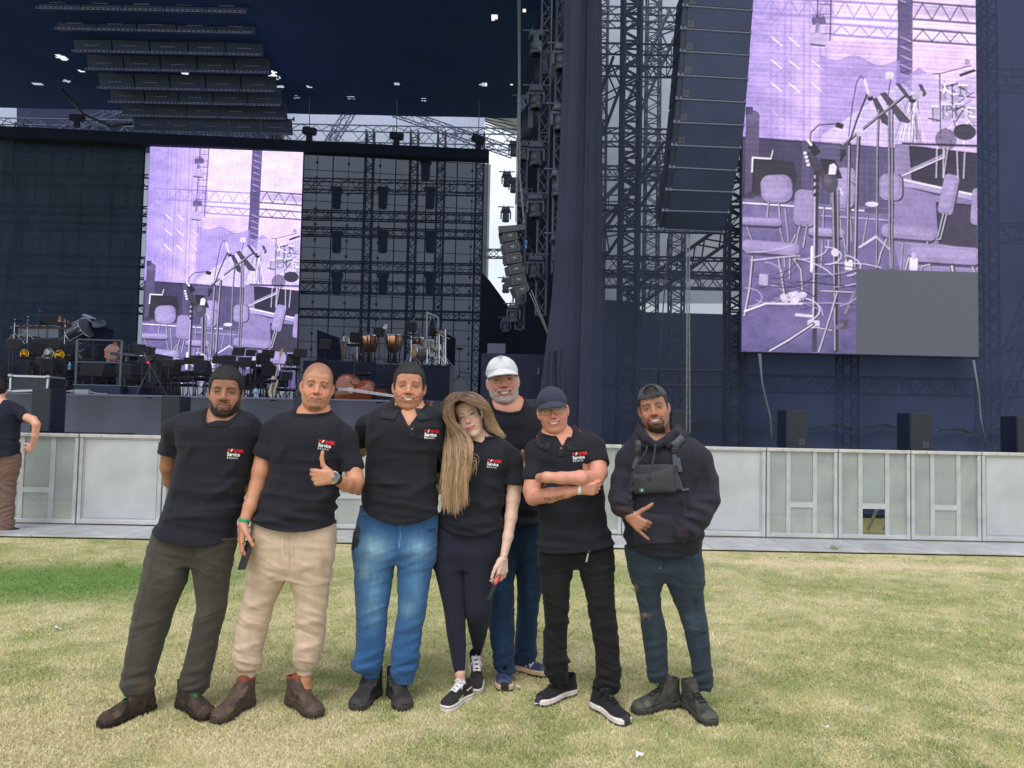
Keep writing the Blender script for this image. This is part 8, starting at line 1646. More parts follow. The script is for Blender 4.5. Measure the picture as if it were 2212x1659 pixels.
for(P,Y,lab)in(([zC(60,325),zC(360,435),zC(372,725),zC(60,725)],25.0,'black sloping screen left of the kettledrums'),([zC(1745,375),zC(1865,440),zC(1850,795),zC(1745,790)],24.9,'black flat panel right of the drum kit'),([zA(1290,320),zA(1640,440),zA(1625,640),zA(1290,640)],26.0,'black sloping screen right of the concert bass drum'),([zA(1420,660),zA(1640,665),zA(1640,900),zA(1400,900)],24.4,'dark panel behind the keyboard player')):
 thing1(MB().prism([pt(*p,Y)for p in P],(0,.06,0)),'sound_screen',M_BLACK,lab,'panel','black panels on stage')
for(P,Y,lab)in(([zC(1915,825),zC(2040,850),zC(2040,890),zC(1915,865)],24.2,'metal edge of the platform right of the drum kit'),):
 o=MB().prism([pt(*p,Y)for p in P],(0,.5,0));o.box((pt(*zC(2010,900),Y)[0],Y+.1,(ZS_+pt(*zC(2010,890),Y)[2])/2),(.10,.06,pt(*zC(2010,890),Y)[2]-ZS_));thing1(o,'platform_frame',M_FIX,lab,'platform')
def timp(x0,x1,yt,yb,Y,zf,lab):
 a,b=pt(*zC(x0,yt),Y),pt(*zC(x1,yt),Y);c=(a+b)/2;r=(b[0]-a[0])/2;h=c[2]-pt(*zC(x0,yb),Y)[2];root=empty('kettledrum',(c[0],Y,zf),lab,'kettledrum','copper kettledrums');z0=c[2]-h
 MB().lathe((c[0],Y,z0),[(.001,0),(r*.30,.015*h),(r*.55,.10*h),(r*.76,.26*h),(r*.90,.5*h),(r*.97,.78*h),(r*.985,.97*h)],26).build('bowl',mat('copper',(.78,.40,.26),.22,.95,var=.12,vscale=12,bump=.15,bscale=40),root)
 m=MB();m.lathe((c[0],Y,c[2]-.03),[(r*1.0,-.02),(r*1.05,-.02),(r*1.05,.03),(r*.98,.035)],26);m.build('rim',M_CHR,root);MB().lathe((c[0],Y,c[2]+.002),[(.001,0),(r*.98,0),(r*.98,-.004)],26).build('drum_skin',mat('skin_head',(.5,.48,.44),.6),root)
 for k in range(5):
  t_=2*math.pi*k/5-1.57+.35;x_,y_=math.cos(t_),math.sin(t_);MB().tube([(c[0]+x_*r*1.07,Y+y_*r*1.07,c[2]),(c[0]+x_*r*1.08,Y+y_*r*1.08,c[2]-h*.35),(c[0]+x_*r*.70,Y+y_*r*.70,z0+.02),(c[0]+x_*r*.75,Y+y_*r*.75,zf)],.022,6).build('strut',M_FRM,root)
 MB().lathe((c[0],Y,zf),[(r*.8,0),(r*.8,.04),(r*.2,.06),(r*.1,(z0-zf))],14).build('base',M_FRM,root)
timp(628,850,398,625,25.3,ZR1,'left big copper kettledrum');timp(952,1172,395,628,25.2,ZR1,'middle big copper kettledrum');timp(1290,1450,430,560,26.0,ZR2,'copper kettledrum half hidden behind the drum kit')
def drum(c,r,h,ax,col,label,rough=.3,metal=.5,name='drum',cat='drum',headcol=(.6,.6,.58)):
 root=empty(name,c,label,cat);m_=mat('shell_%s'%label[:14].replace(' ','_'),col,rough,metal,var=.12,vscale=14);MB().lathe(c,[(r,0),(r,h)],24,ax).build('shell',m_,root);m=MB()
 for hh in(0,h):m.lathe(np.array(c)+unit(ax)*hh,[(r*.98,-.012),(r*1.05,-.012),(r*1.05,.012),(r*.98,.012)],24,ax)
 d=unit(ax);t_=np.array([0,0,1.])if abs(d[2])<.9 else np.array([1.,0,0]);x=unit(np.cross(t_,d));y=np.cross(d,x)
 for k in range(8):a=2*math.pi*k/8;o=(x*math.cos(a)+y*math.sin(a))*r*1.04;m.bar(np.array(c)+o,np.array(c)+d*h+o,.008,5)
 m.build('hoops',M_CHR,root);m=MB();[m.lathe(np.array(c)+d*hh,[(.001,0),(r*.97,.0)],24,ax)for hh in(.004,h-.004)];m.build('drum_head',mat('head_%s'%label[:14].replace(' ','_'),headcol,.5),root);return root
s=24.3/FPX
c=pt(*zC(1320,602),24.3);drum(c+[0,-.0,0],.165*95/95*.30*4.4*.9 if 0 else 84*.16617*s,.38,(.75,.66,.02),(.45,.46,.48),'bass drum of the kit with a tan open front',.35,.5,'kick_drum','drum',(.55,.36,.18))
c=pt(*zC(1508,545),24.1);drum(c,72*.16617*s,.21,(.03,-.25,1),(.56,.57,.58),'silver snare-like drum standing highest in the kit',.35,.4,'tom_drum');c=pt(*zC(1435,655),24.5);drum(c,70*.16617*s,.35,(.7,-.6,.3),(.40,.41,.44),'grey glittering drum at the centre of the kit',.3,.6,'floor_drum');c=pt(*zC(1620,580),24.4);drum(c,52*.16617*s,.15,(0,-.1,1),(.7,.7,.72),'small pale drum at the right of the kit',.3,.4,'snare_drum')
c=pt(*zC(512,528),25.0);drum(c,44*.16617*25/FPX,.22,(0,0,1),(.70,.45,.20),'small amber wooden drum left of the kettledrums',.35,0,'conga_drum');c=pt(*zC(420,480),25.0);drum(c,26*.16617*25/FPX,.18,(.2,0,1),(.05,.05,.06),'small black drum at the left end of the kettledrums',.4,.2,'bongo_drum')
def cymbal(x,y,w,Y,zf,lab,tilt=.12,z=zC,k=.16617,col=None,thick=1):
 p=pt(*z(x,y),Y);r=w/2*k*Y/FPX;root=empty('cymbal_stand',(p[0],Y,zf),lab,'cymbal','cymbals on stands');d=unit((tilt*.5,-tilt,1));MB().lathe(p,[(.001,.03),(r*.18,.026),(r*.24,.008),(r,-.004),(r,-.008),(r*.2,.002)],26,d).build('cymbal',mat('bronze',(.10,.085,.070),.35,.8)if col is None else col,root);MB().bar((p[0],Y,zf+.03),p+[0,0,.06],.012,6).build('pole',M_CHR,root);m=MB();[m.bar((p[0],Y,zf+.38),(p[0]+.33*math.cos(t_),Y+.33*math.sin(t_),zf+.01),.014,5)for t_ in(.4,2.5,4.6)];m.build('tripod',M_CHR,root)
cymbal(1622,350,224,24.6,ZR2,'large round cymbal tilted forward over the drum kit',.55);cymbal(1290,440,240,24.0,ZR2,'thin cymbal seen edge-on left of the silver drum',.05);cymbal(590,382,240,25.1,ZR1,'cymbal seen edge-on above the left kettledrum',.04);cymbal(1285,385,230,25.1,ZR2,'cymbal seen edge-on behind the middle kettledrum',.04);cymbal(1708,470,100,24.3,ZR2,'small cymbal at the far right of the kit',.05)
m=MB()
for x0,y0,x1,y1 in((1650,380,1650,770),(1730,320,1730,770),(1495,570,1490,770),(1625,380,1790,445),(1650,660,1560,775),(1650,660,1740,775),(1730,690,1690,780),(1730,690,1765,780),(1490,700,1450,775),(1490,700,1530,775),(1585,520,1605,440)):m.bar(pt(*zC(x0,y0),23.9),pt(*zC(x1,y1),23.8),.016,6)
for k in range(26):p=pt(*zC(random.uniform(1480,1740),random.uniform(540,770)),24.0);m.bar(p,p+[random.gauss(0,.07),0,random.gauss(0,.07)],.012,5)
thing1(m,'drum_hardware',M_CHR,'tangle of chrome drum stands in front of the kit','drum stand')
root=empty('bell_frame',(pt(*zC(1560,780),24.8)[0],24.8,ZR2),'tall grey frame with a dark hanging bell above the drum kit','bell frame');m=MB();m.bar(pt(*zC(1487,100),24.8),pt(*zC(1487,700),24.8),.030,4);m.bar(pt(*zC(1636,165),25.4),pt(*zC(1636,700),25.4),.030,4);m.bar(pt(*zC(1487,100),24.8),pt(*zC(1636,165),25.4),.034,4);m.build('frame',mat('frame_grey',(.30,.34,.38),.4,.4),root);m=MB();m.bar(pt(*zC(1540,145),25),pt(*zC(1528,255),25),.012,4);m.bar(pt(*zC(1575,155),25),pt(*zC(1585,265),25),.02,4);m.build('ropes',mat('rope_pale',(.55,.54,.50),.8),root);MB().lathe(pt(*zC(1562,400),25),[(.36*.48,0),(.30*.48,.1),(.26*.48,.30),(.16*.48,.50),(.02,.56)],16).build('bell',M_CAB,root)
for a in((172,455,26,25.0,'upright music stand in front of the black sloping screen'),(1280,228,26,25.4,'high music stand above the middle kettledrum'),(870,295,24,25.3,'music stand between the two big kettledrums')):stand(*zC(a[0],a[1]),a[2],a[3],ZR1 if a[0]>400 else ZS_+.6,a[4],tilt=.12,rz=.03,h=21)
stand(*zC(1915,560),14,24.3,ZS_+.8,'small tilted stand right of the drum kit',tilt=.9,h=8)
for a in((390,340,520,195,'boom microphone leaning left above the kettledrums'),(715,350,555,190,'boom microphone crossing above the left kettledrum'),(600,340,665,205,'microphone hanging above the left kettledrum'),(885,330,878,190,'microphone on a boom between the kettledrums'),(1385,350,1318,190,'microphone above the high music stand'),(1480,400,1432,330,'dark microphone at the left of the drum kit')):mic(*zC(a[0],a[1]),*zC(a[2],a[3]),25.2,ZR1,a[4])
mic(*zC(945,270),*zC(930,262),21.5,ZS_,'tall microphone stand with a white cup in front of the kettledrums');thing1(MB().lathe(pt(*zC(945,315),21.45),[(.055,0),(.06,.13),(.001,.13)],12),'cup',mat('white_cup',(.7,.72,.74),.4),'white cup on the tall stand between the kettledrums','cup')
thing1(MB().prism([pt(*p,24.2)for p in(zC(345,450),zC(370,455),zC(440,680),zC(415,680))],(0,.05,0)),'wooden_board',mat('board_wood',(.22,.08,.04),.5),'reddish wooden board leaning left of the kettledrums','board')
Yb=18.6;out=[(285,1130),(300,1040),(330,960),(380,915),(440,903),(500,912),(560,945),(600,985),(622,1015),(640,995),(700,985),(760,1000),(795,1060),(800,1130),(780,1190),(740,1228),(660,1222),(560,1240),(430,1300),(320,1290),(290,1225)]
root=empty('double_bass',pt(*zC(540,1225),Yb),'reddish brown double bass lying on its side at the stage edge','double bass');P=spl([(x,y,0)for x,y in out+[out[0]]],np.linspace(0,1,70))[:-1];F1=[pt(*zC(p[0],p[1]),Yb)for p in P];cc_=sum(F1)/len(F1);WOOD=mat('bass_wood',(.30,.075,.030),.22,var=.35,vscale=3,coat=.5,var2=(.12,.03,.015),bump=.05)
m=MB();n=len(F1);k1=[cc_+(p-cc_)*.90+np.array([0,-.035,0])for p in F1];m._add(F1+k1,[(i,(i+1)%n,n+(i+1)%n,n+i)for i in range(n)]+[tuple(range(n,2*n))],True);m.build('front',WOOD,root);B1=[p+np.array([0,.24,.02])for p in F1];MB()._add(F1+B1,[(i,n+i,n+(i+1)%n,(i+1)%n)for i in range(n)],True).build('ribs',WOOD,root);m=MB();m.tube(F1,.012,5,True);m.build('edge_binding',mat('binding',(.10,.03,.02),.4),root)
m=MB();m.tube([pt(*zC(x,y),Yb-.045)for x,y in((500,988),(492,1005),(510,1025),(545,1040),(575,1058),(562,1072))],.009,5);m.build('f_hole',M_DARK,root);m=MB();m.tube([pt(*zC(x,y),Yb-.045)for x,y in((492,1222),(520,1212),(548,1216),(572,1232))],.008,5);m.build('f_hole',M_DARK,root)
MB().prism([pt(*zC(x,y),Yb-.14)for x,y in((455,1095),(470,1075),(500,1078),(515,1070),(530,1090),(515,1110),(525,1150),(500,1150),(480,1135),(462,1135))],(0,.08,0)).build('bridge',mat('bridge_wood',(.60,.50,.34),.6),root);MB().prism([pt(*zC(x,y),Yb-.13)for x,y in((720,1118),(1160,1190),(1160,1222),(720,1160))],(0,.04,0)).build('fingerboard',mat('ebony',(.012,.011,.012),.3),root)
m=MB();[m.bar(pt(*zC(500,1088+9*k),Yb-.17),pt(*zC(1150,1188+6*k),Yb-.17),.0045,4)for k in range(5)];[m.bar(pt(*zC(500,1088+9*k),Yb-.17),pt(*zC(330,1085+12*k),Yb-.06),.0045,4)for k in range(4)];m.build('strings',M_CHR,root);MB().prism([pt(*zC(x,y),Yb-.05)for x,y in((290,1080),(400,1095),(400,1125),(290,1120))],(0,.03,0)).build('tailpiece',mat('ebony'),root)
thing1(MB().prism([pt(*zC(x,y),20.0)for x,y in((760,1140),(800,1105),(900,1095),(980,1130),(1000,1180),(860,1200))],(0,.25,0)),'cello_body',WOOD,'dark red instrument body lying behind the double bass neck','string instrument')
root=empty('bass_stool',pt(*zC(660,1000),19.6),'black padded stool seat behind the double bass','stool');c=pt(*zC(668,898),19.6);MB().box(c,(.36,.3,.10),None,.045).build('seat',mat('pad_black',(.018,.022,.034),.5),root);MB().bar(c,c+[0,0,-.7],.02,8).build('pole',M_FRM,root)
chair(*zC(365,800),ZS_,1.2,'chair turned sideways behind the double bass',18.9)
chair(*zC(545,585),ZR1,0,'chair half hidden below the left kettledrum',24.0);chair(*zC(105,590),ZS_+.5,0,'chair in front of the black sloping screen',23.2);chair(*zC(1010,890),ZS_,.5,'chair half hidden behind the blue jeans man\'s head',20)
stand(*zC(520,640),15,20,ZS_,'music stand with white sheets seen edge-on above the double bass',yaw=1.2,tilt=.5,paper=1,h=24)
for x,y,w,Y,lab,pp,rz in((1085,248,27,21.5,'music stand highest in front of the lower right of the left screen',0,.05),(1215,270,22,22,'music stand second from the left in the row under the screen',0,.03),(1405,272,28,21.5,'wide music stand left of the bass guitar head',0,.05),(1755,258,30,21,'music stand left of the thumbs-up man above his shoulder',0,.05),(870,335,28,20,'music stand just above the olive-trousered man\'s hair',0,.06),(715,388,26,19,'music stand left of the olive-trousered man\'s head',0,.04),(1150,352,30,20.5,'low music stand right of the olive-trousered man\'s head',0,0),(325,378,26,18.6,'music stand with a folded desk near the tripod',0,.12),(45,232,30,21,'music stand at the lower left corner of the left screen',0,0)):stand(*zB(x,y),w,Y,ZS_,lab,paper=pp,rz=rz,tilt=.25,h=w*.66)
for x,y,lab in((1110,390,'open sheet music on a stand behind the olive-trousered man\'s ear'),(1630,360,'open sheet music on a stand beside the bass guitar'),(215,385,'open sheet music on a leaning stand near the tripod')):stand(*zB(x,y),16,19.5,ZS_,lab,yaw=.9,tilt=.7,rz=.5,paper=1,h=24)
for x,y,r,lab in((545,485,.15,'chair left of the olive-trousered man\'s head'),(760,400,.9,'chair with an oval back behind the olive-trousered man\'s hair'),(1230,520,.3,'front chair right of the olive-trousered man\'s head'),(1290,470,.1,'second chair back right of the olive-trousered man'),(1370,425,-.1,'third chair back right of the olive-trousered man'),(1465,410,1.0,'chair turned sideways behind the bass guitar'),(1320,290,0,'chair back in the rear row left of the bass guitar head'),(1650,300,0,'chair back in the rear row right of the bass guitar'),(1600,560,.8,'chair tucked behind the bass guitar stand')):chair(*zB(x,y),ZS_ if y>380 else ZS_+.45,r,lab)
Yg=18.2;root=empty('bass_guitar',pt(*zB(1450,785),Yg),'cream and white electric bass guitar standing upright on the stage','bass guitar');bd=[(1405,770),(1400,720),(1415,680),(1432,640),(1430,600),(1440,560),(1455,552),(1465,575),(1475,600),(1492,592),(1503,605),(1498,650),(1480,690),(1475,740),(1460,780),(1430,790)]
P=spl([(x,y,0)for x,y in bd+[bd[0]]],np.linspace(0,1,50))[:-1];MB().prism([pt(*zB(p[0],p[1]),Yg)for p in P],(0,.045,0)).build('body',mat('guitar_cream',(.66,.56,.38),.3,coat=.5),root);MB().prism([pt(*zB(x,y),Yg-.006)for x,y in((1425,740),(1440,660),(1470,580),(1482,600),(1470,660),(1450,700),(1445,750))],(0,.004,0)).build('scratch_plate',mat('pick_plate',(.10,.03,.02),.3),root)
MB().prism([pt(*zB(x,y),Yg-.012)for x,y in((1462,600),(1478,600),(1535,330),(1526,326))],(0,.02,0)).build('neck',mat('maple',(.50,.30,.12),.4),root);MB().prism([pt(*zB(x,y),Yg-.012)for x,y in((1522,340),(1518,310),(1540,262),(1555,252),(1562,264),(1554,300),(1540,340))],(0,.02,0)).build('headstock',mat('maple'),root);m=MB();[m.bar(pt(*zB(1430+4*k,745),Yg-.02),pt(*zB(1530+3*k,330),Yg-.02),.003,3)for k in range(4)];m.build('strings',M_CHR,root);m=MB();m.bar(pt(*zB(1500,690),Yg+.1),pt(*zB(1590,400),Yg+.3),.015,6);m.bar(pt(*zB(1500,710),Yg-.05),pt(*zB(1470,790),Yg-.1),.015,6);m.bar(pt(*zB(1500,710),Yg),pt(*zB(1540,790),Yg+.1),.015,6);thing1(m,'guitar_stand',M_FRM,'thin black stand holding the bass guitar','guitar stand')
def bottle(u,v,Y,lab):
 p=pt(u,v,Y);root=empty('water_bottle',p,lab,'bottle','small water bottles on stage');MB().lathe(p,[(.001,0),(.035,0),(.037,.03),(.037,.13),(.016,.17),(.015,.19)],12).build('bottle_body',mat('bottle_plastic',(.30,.55,.66),.15),root);MB().lathe(p+[0,0,.06],[(.038,0),(.038,.06)],12).build('bottle_label',mat('bottle_label',(.05,.28,.60),.5),root);MB().lathe(p+[0,0,.188],[(.017,0),(.017,.02),(.001,.021)],10).build('cap',mat('bottle_cap',(.10,.45,.60),.4),root)
bottle(*zB(1262,785),17.2,'water bottle on the stage edge right of the olive-trousered man');bottle(*zA(1008,1020),20,'water bottle among the chairs at the left')
for x,y,w,Y,lab,rz in((200,572,36,21.5,'wide music stand above the leftmost horn',.03),(580,572,26,22,'music stand behind the middle horn',.02),(780,575,36,21.2,'wide music stand above the middle horn',.06),(1040,602,26,21.8,'music stand right of the horns with a hanging sheet',.02),(1690,655,20,23.6,'upright stand hiding the keyboard player',0),(2030,650,28,21,'music stand by the lower left of the screen',.06),(600,850,26,20,'low music stand left of the round chair back',.08),(1350,900,52,20.2,'very wide low desk behind the metal frame',.02),(1820,935,36,19.8,'low music stand right of the metal frame',.03),(690,236,32,26.2,'music stand high above the marimba',.03)):
 stand(*zA(x,y),w,Y,ZL2 if y<300 else ZS_,lab,rz=rz,tilt=.2,h=w*.62)
stand(*zA(450,885),12,19.8,ZS_,'open sheet music on a stand seen edge-on at the left',yaw=1.1,tilt=.5,paper=1,h=22);stand(*zA(1090,905),12,19.8,ZS_,'open sheet music on a stand left of the wide desk',yaw=1.0,tilt=.5,paper=1,h=24)
for x,y,r,lab in((60,935,0,'chair at the far left of the front row'),(570,925,.5,'turned chair left of the round-backed one'),(910,965,.1,'chair in the middle of the front row'),(1100,1050,.1,'low chair right of the middle one'),(1430,985,0,'round-backed chair seen through the metal frame'),(1945,965,0,'chair right of the metal frame'),(470,615,.0,'chair back between two music stands, upper left'),(980,640,0,'chair back above the rightmost horn'),(1275,655,0,'chair back seen through the top of the metal frame'),(1990,905,.2,'chair partly hidden near the tripod')):chair(*zA(x,y),ZS_ if y>800 else ZL1-.35,r,lab)
chair(*zA(800,1185-180),ZS_,2.9,'chair facing away behind the flight case',18.6);chair(*zA(1000,1200-190),ZS_,2.8,'chair facing away right of the flight case',18.8)
def horn(x,y,r,Y,col,lab):
 p=pt(*zA(x,y),Y);R_=r*.1488*Y/FPX;root=empty('brass_horn',p,lab,'brass instrument','brass bells facing the lawn');m_=mat('brass_%s'%col[1],(.80,.60,.16)if col[1]=='b' else(.62,.62,.60),.22,1,var=.1,vscale=10)
 MB().lathe(p,[(R_,-.0),(R_*.96,.02),(R_*.80,.06),(R_*.55,.12),(R_*.30,.22),(R_*.18,.36),(R_*.14,.5)],28,(.15,1,0)).build('bell',m_,root);MB().tube([p+unit((.15,1,0))*0+np.array([R_*math.cos(a),.0-.15*R_*math.cos(a),R_*math.sin(a)])for a in np.linspace(0,6.28,28)[:-1]],.010,6,True).build('bell_rim',m_,root)
 m=MB();m.tube([p+[.07,.45,0],p+[.25,.42,0],p+[.42,.2,-.02],p+[.52,.1,-.03]],.014,6);m.tube([p+[.25,.3,.04],p+[.4,.25,.04],p+[.5,.2,-.06],p+[.3,.3,-.05]],.012,6);m.build('tubing',m_,root);m=MB();m.bar(p+[0,.2,-.02],(p[0],Y+.2,ZS_),.012,5);m.build('rest',M_FRM,root)
horn(355,790,66,21.0,'cb','golden horn bell at the left of the three');horn(702,785,82,21.0,'cs','silver-lined horn bell in the middle of the three');horn(865,805,72,20.9,'cb','golden horn bell at the right of the three')
Ym=26.3;root=empty('marimba',pt(*zA(560,600),Ym),'marimba with a row of grey tubes at the back left','marimba');MB().prism([pt(*zA(x,y),Ym)for x,y in((285,395),(900,405),(905,440),(880,438),(290,428))],(0,.6,0)).build('rail',mat('marimba_rail',(.12,.07,.07),.5),root);m=MB()
for k in range(24):x=292+k*24;a,b=pt(*zA(x,430),Ym-.02),pt(*zA(x,535+(k>12)*20),Ym-.02);m.bar(a,b,.055,8)
m.build('resonator_tubes',mat('tube_grey',(.16,.18,.23),.35,.6),root);m=MB();[m.box(pt(*zA(x,388),Ym+.1),(.30,.3,.03))for x in(310,390,475,570,665,775)];m.build('tone_bars',mat('bar_pale',(.5,.5,.56),.4),root);m=MB();[m.bar(pt(*zA(x,430),Ym),(pt(*zA(x,430),Ym)[0],Ym,ZL2),.03,6)for x in(290,890)];m.build('leg',M_FRM,root)
for x,y,w,lab in((215,310,320,'wide dark cymbal-like pad on a stand at the far left'),(410,268,215,'dark cymbal on a stand above the marimba'),(950,335,280,'dark flat tray with bells above the horns')):cymbal(x,y,w,25.9,ZL2,lab,.10,zA,.1488,M_DESK)
for x,y,h_,lab in((868,325,95,'tallest of three tan hand bells'),(936,335,65,'middle one of three tan hand bells'),(985,340,40,'smallest of three tan hand bells'),(165,418,42,'lone small tan hand bell at the far left')):
 p=pt(*zA(x,y),25.8);s_=h_*.1488*25.8/FPX;root=empty('hand_bell',p,lab,'bell','tan hand bells');mm=mat('bell_tan',(.68,.33,.14),.5);MB().lathe(p,[(s_*.28,0),(s_*.22,s_*.2),(s_*.13,s_*.5),(s_*.03,s_*.56)],12).build('bell',mm,root);MB().tube([p+[s_*.17*math.cos(a),0,s_*.75+s_*.19*math.sin(a)]for a in np.linspace(0,6.28,14)[:-1]],s_*.045,5,True).build('handle',mm,root)
c=pt(*zA(1135,455),25.9);drum(c+[-.20,.1,-.12],150*.1488*25.9/FPX,.60,(.85,-.25,.38),(.06,.07,.09),'big dark tilted bass drum with chrome hoops at the left',.25,.4,'concert_bass_drum','drum',(.10,.11,.13));thing1(MB().prism([pt(*zA(x,y),25.4)for x,y in((1185,215),(1230,205),(1345,255),(1345,275),(1290,272),(1195,235))],(0,.2,0)),'drum_cushion',mat('cushion_pale',(.42,.44,.58),.7),'pale cushion on top of the tilted bass drum','cushion');c=pt(*zA(1440,360),25.7);thing1(MB().lathe(c,[(.22,0),(.20,.08),(.08,.13),(.001,.14)],16,(0,-.6,.8)),'small_drum_lid',M_FIX,'round dark lid leaning at the right of the tilted bass drum','lid')
root=empty('metal_frame',pt(*zA(1430,1230),18.6),'rectangular grey tubular frame standing in front of the keyboard player','frame');q=[pt(*zA(x,y),18.6)for x,y in((1125,578),(1775,598),(1742,1240),(1098,1225))];mg=mat('tube_frame',(.12,.14,.19),.4,.5);MB().bar(q[0],q[1],.030,8).build('top_bar',mg,root);MB().bar(q[0],q[3],.030,8).build('post',mg,root);MB().bar(q[1],q[2],.030,8).build('post',mg,root);MB().bar(pt(*zA(1115,905),18.6),pt(*zA(1760,920),18.6),.028,8).build('cross_bar',mg,root)
def wedge(x0,x1,y0,y1,Y,lab,nm='wedge_monitor'):a,b=pt(*zA(x0,y0),Y),pt(*zA(x1,y1),Y);root=empty(nm,((a[0]+b[0])/2,Y,ZS_),lab,'monitor speaker','floor monitors');MB().box(((a[0]+b[0])/2,Y+.3,(a[2]+ZS_)/2+.01),(b[0]-a[0],.6,a[2]-ZS_),None,.015).build('cabinet',M_CAB,root);MB().box(((a[0]+b[0])/2,Y-.012,(a[2]+ZS_)/2+.01),((b[0]-a[0])*.96,.02,(a[2]-ZS_)*.86)).build('grille',M_GRILLE,root);MB().box(((a[0]+b[0])/2,Y+.0,a[2]+.012),((b[0]-a[0]),.02,.012)).build('top_edge',mat('edge_light',(.25,.28,.34),.5),root)
wedge(1062,1760,1240,1365,17.6,'long low black box on the stage edge under the metal frame');wedge(1765,2025,1262,1370,17.9,'short black box right of the long low one')
Yf=17.3;root=empty('flight_case',pt(*zA(440,1330),Yf),'dark flight case with bright metal edges at the left stage edge','flight case');q=[pt(*zA(x,y),Yf)for x,y in((165,1105),(710,1122),(690,1310),(155,1330))];MB().prism(q,(0,.6,0)).build('case_body',mat('case_dark',(.035,.043,.060),.5,var=.4,vscale=4),root);m=MB()
for i in range(4):m.bar(q[i]-[0,.01,0],q[(i+1)%4]-[0,.01,0],.030,4)
m.bar(q[1],q[1]+[0,.6,0],.03,4);m.bar(q[2],q[2]+[0,.6,0],.03,4);m.build('metal_edges',mat('case_edge',(.62,.65,.70),.3,.6),root);[MB().lathe(p-[0,.03,0],[(.05,0),(.045,.03),(.001,.04)],10,(0,-1,0)).build('corner',mat('case_edge'),root)for p in q]
m=MB();m.tube([pt(*zA(x,y),17.15)for x,y in((905,1350),(1000,1325),(1150,1312),(1290,1320),(1320,1355),(1160,1360))],.018,6);m.tube([pt(*zA(x,y),17.15)for x,y in((1010,1340),(1200,1345),(1290,1330),(1400,1362),(1560,1368))],.016,6);m.box(pt(*zA(1200,1335),17.15),(.30,.1,.10));thing1(m,'cable_coil',mat('cable_pale',(.30,.33,.38),.5),'pale coiled cables lying on the left stage edge','cable')
Yk=22.0;root=empty('keyboard',pt(*zA(1800,1240),Yk),'slim grey stage keyboard seen edge-on beside the metal frame','keyboard');MB().prism([pt(*zA(x,y),Yk)for x,y in((1590,775),(1610,760),(2010,785),(2020,825),(1600,800))],(0,.35,0)).build('case',mat('keys_grey',(.10,.12,.15),.4),root);MB().prism([pt(*zA(x,y),Yk)for x,y in((2015,795),(2100,798),(2100,815),(2015,822))],(0,.3,0)).build('end_block',mat('case_edge'),root);m=MB();m.bar(pt(*zA(1840,830),Yk),pt(*zA(1800,1240),Yk),.04,6);m.bar(pt(*zA(1700,820),Yk),pt(*zA(1700,1240),Yk),.03,6);m.build('leg',mg,root)
root=empty('camera_tripod',(pt(*zB(118,740),18)[0],18,ZS_),'black tripod with a small red-lit camera near the wide music stands','tripod');a=pt(*zB(118,420),18);MB().bar((a[0],18,ZS_+.35),a,.035,8).build('column',M_FRM,root);m=MB();[m.bar((a[0],18,a[2]-.05),(a[0]+.4*math.cos(t_),18+.4*math.sin(t_),ZS_),.018,6)for t_ in(.2,2.3,4.4)];m.build('tripod_legs',M_FRM,root);MB().box(a+[0,-.02,.12],(.16,.2,.18),None,.03).build('camera',M_PLAST,root);MB().box(a+[0,-.125,.02],(.06,.01,.05)).build('red_tally',mat('red_light',(.6,.02,.05),.4,emit=(.9,.02,.08),estr=.6),root)
for u0,v0,u1,v1,Y,lab in((*zA(1360,610),*zA(1200,730),20.5,'boom microphone crossing the metal frame'),(*zA(1880,640),*zA(1760,720),21,'boom microphone right of the keyboard player'),(*zA(140,680),*zA(290,440),19.5,'boom microphone with a bright clip at the far left'),(*zA(570,200),*zA(580,150),26,'microphone standing above the left end of the marimba'),(*zA(1150,590),*zA(1150,430),21,'microphone in front of the tilted bass drum'),(*zA(405,620),*zA(405,330),21,'silver pole microphone in front of the marimba'),(*zB(1270,330),*zB(1278,290),20,'microphone among the chairs under the left screen'),(*zB(1600,330),*zB(1595,290),19,'microphone right of the bass guitar head'),(*zB(30,420),*zB(60,320),18.5,'bright-legged microphone stand left of the tripod'),(*zB(870,390),*zB(830,310),19.5,'microphone just above the olive-trousered man'),(1161,900,1163,800,17.3,'black microphone stand in front of the big black box')):mic(u0,v0,u1,v1,Y,ZS_,lab)
zKP=lambda x,y:zA(x,y)
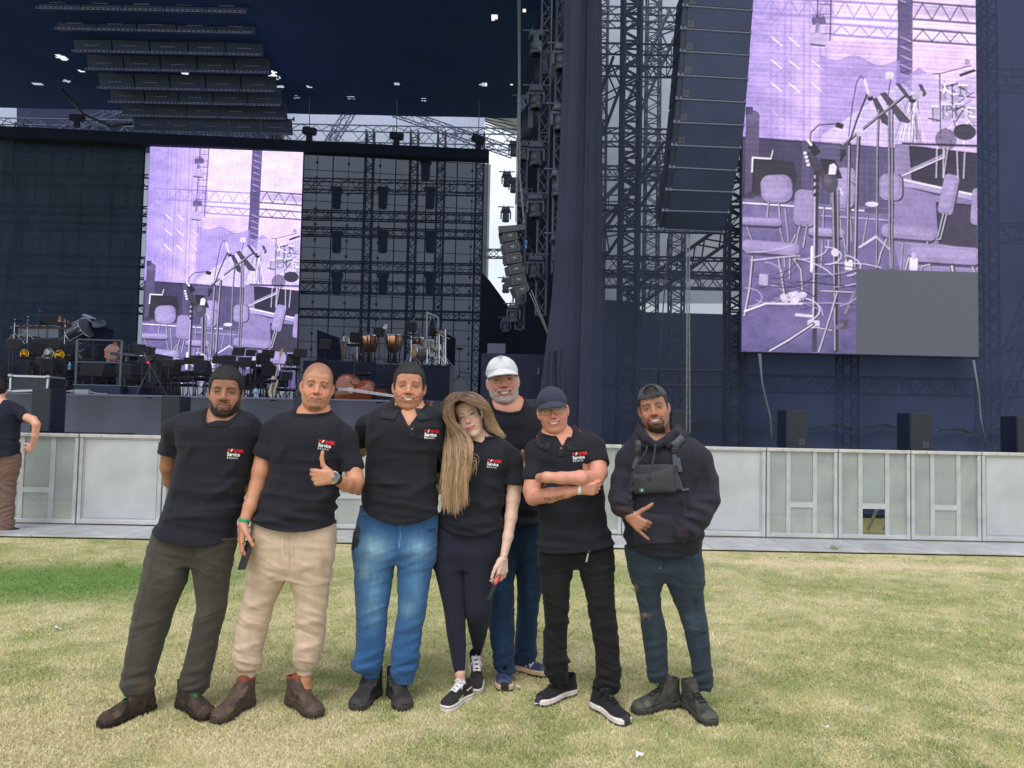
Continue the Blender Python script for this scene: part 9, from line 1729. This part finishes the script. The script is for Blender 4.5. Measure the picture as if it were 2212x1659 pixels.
P9=make_person(dict(z=zKP,Y=23.2,base=(1650,1230),label='keyboard player in a beige shirt with head bowed on stage at the left',seed=9,pose='seated, head bowed',hs=.012,hl=.012,
 torso=[(648,1610,1660),(662,1590,1690),(680,1560,1715),(720,1548,1722),(800,1550,1715),(900,1560,1715)],hemL=(1560,900),hemR=(1715,900),neck=(1640,656,26),rib=False,scol=(206,170,152),
 sleeves=[[(1585,690,0,26),(1555,730,0,30),(1545,760,-.02,28)],[(1700,690,0,24),(1722,740,0,26),(1720,770,-.02,24)]],
 arms=[dict(p=[(1546,750,0,24),(1545,830,-.05,22),(1600,862,-.2,17),(1640,868,-.25,12)],h=.006,hand=dict(d=(1,-.2,-.2),ix=(0,-.3,1),palm=(0,.3,-1),curl=[(20,30,20)]*4,thumb=[(.7,-.4,.1),(.9,-.2,0),(1,0,0)])),dict(p=[(1720,760,0,22),(1730,810,-.05,19),(1700,830,-.2,14)],h=.008)],
 hips=[(860,1560,1715),(960,1555,1720),(1010,1555,1720)],crotch=1000,legL=[(990,1555,1635),(1100,1560,1625),(1230,1565,1620)],legR=[(990,1640,1720),(1100,1650,1715),(1230,1655,1710)],legwr=[(900,.3),(1230,.6)],tcol=(24,26,34),
 head=dict(eye=(1672,640),h=92,pitch=26,roll=3,dY=-.1,skin=(206,140,118),haircol=(24,20,24),beard='stubble',bdens=.3)))
P9['H'].hair(.014,amp=.004,freq=120)
ORD=['leftmost','second','third','fourth','fifth','sixth','seventh','eighth','ninth','tenth','eleventh','twelfth','thirteenth']
for zz_,n_,(xa_,xb_),where in((zA,20,(20,2180),'crowded behind the flight case and frame'),(zB,18,(40,1700),'crowded under the lit left screen')):
 xs_=sorted(random.uniform(xa_,xb_)for _ in range(n_));cs_=[0,0]
 for k,x in enumerate(xs_):
  y=(random.choice((640,700,760,860,960,1010))+random.uniform(-20,20))if zz_ is zA else random.uniform(330,560)
  if zz_ is zA and 1150<x<1750:y=950
  t_=k%2;lab=('small filler chair, ' if t_==0 else 'small filler stand, ').replace('small filler','dark')+ORD[cs_[t_]]+(' of those ' if cs_[t_]==0 else ' from the left of those ')+where;cs_[t_]+= 1
  if t_:stand(*zz_(x,y),random.uniform(20,32),random.uniform(20.5,23),ZS_,lab,tilt=.25,rz=random.uniform(-.05,.1))
  else:chair(*zz_(x,max(y,700)if zz_ is zA else y),ZS_ if(y>800 or zz_ is zB)else ZL1-.35,random.uniform(-.4,.4),lab)
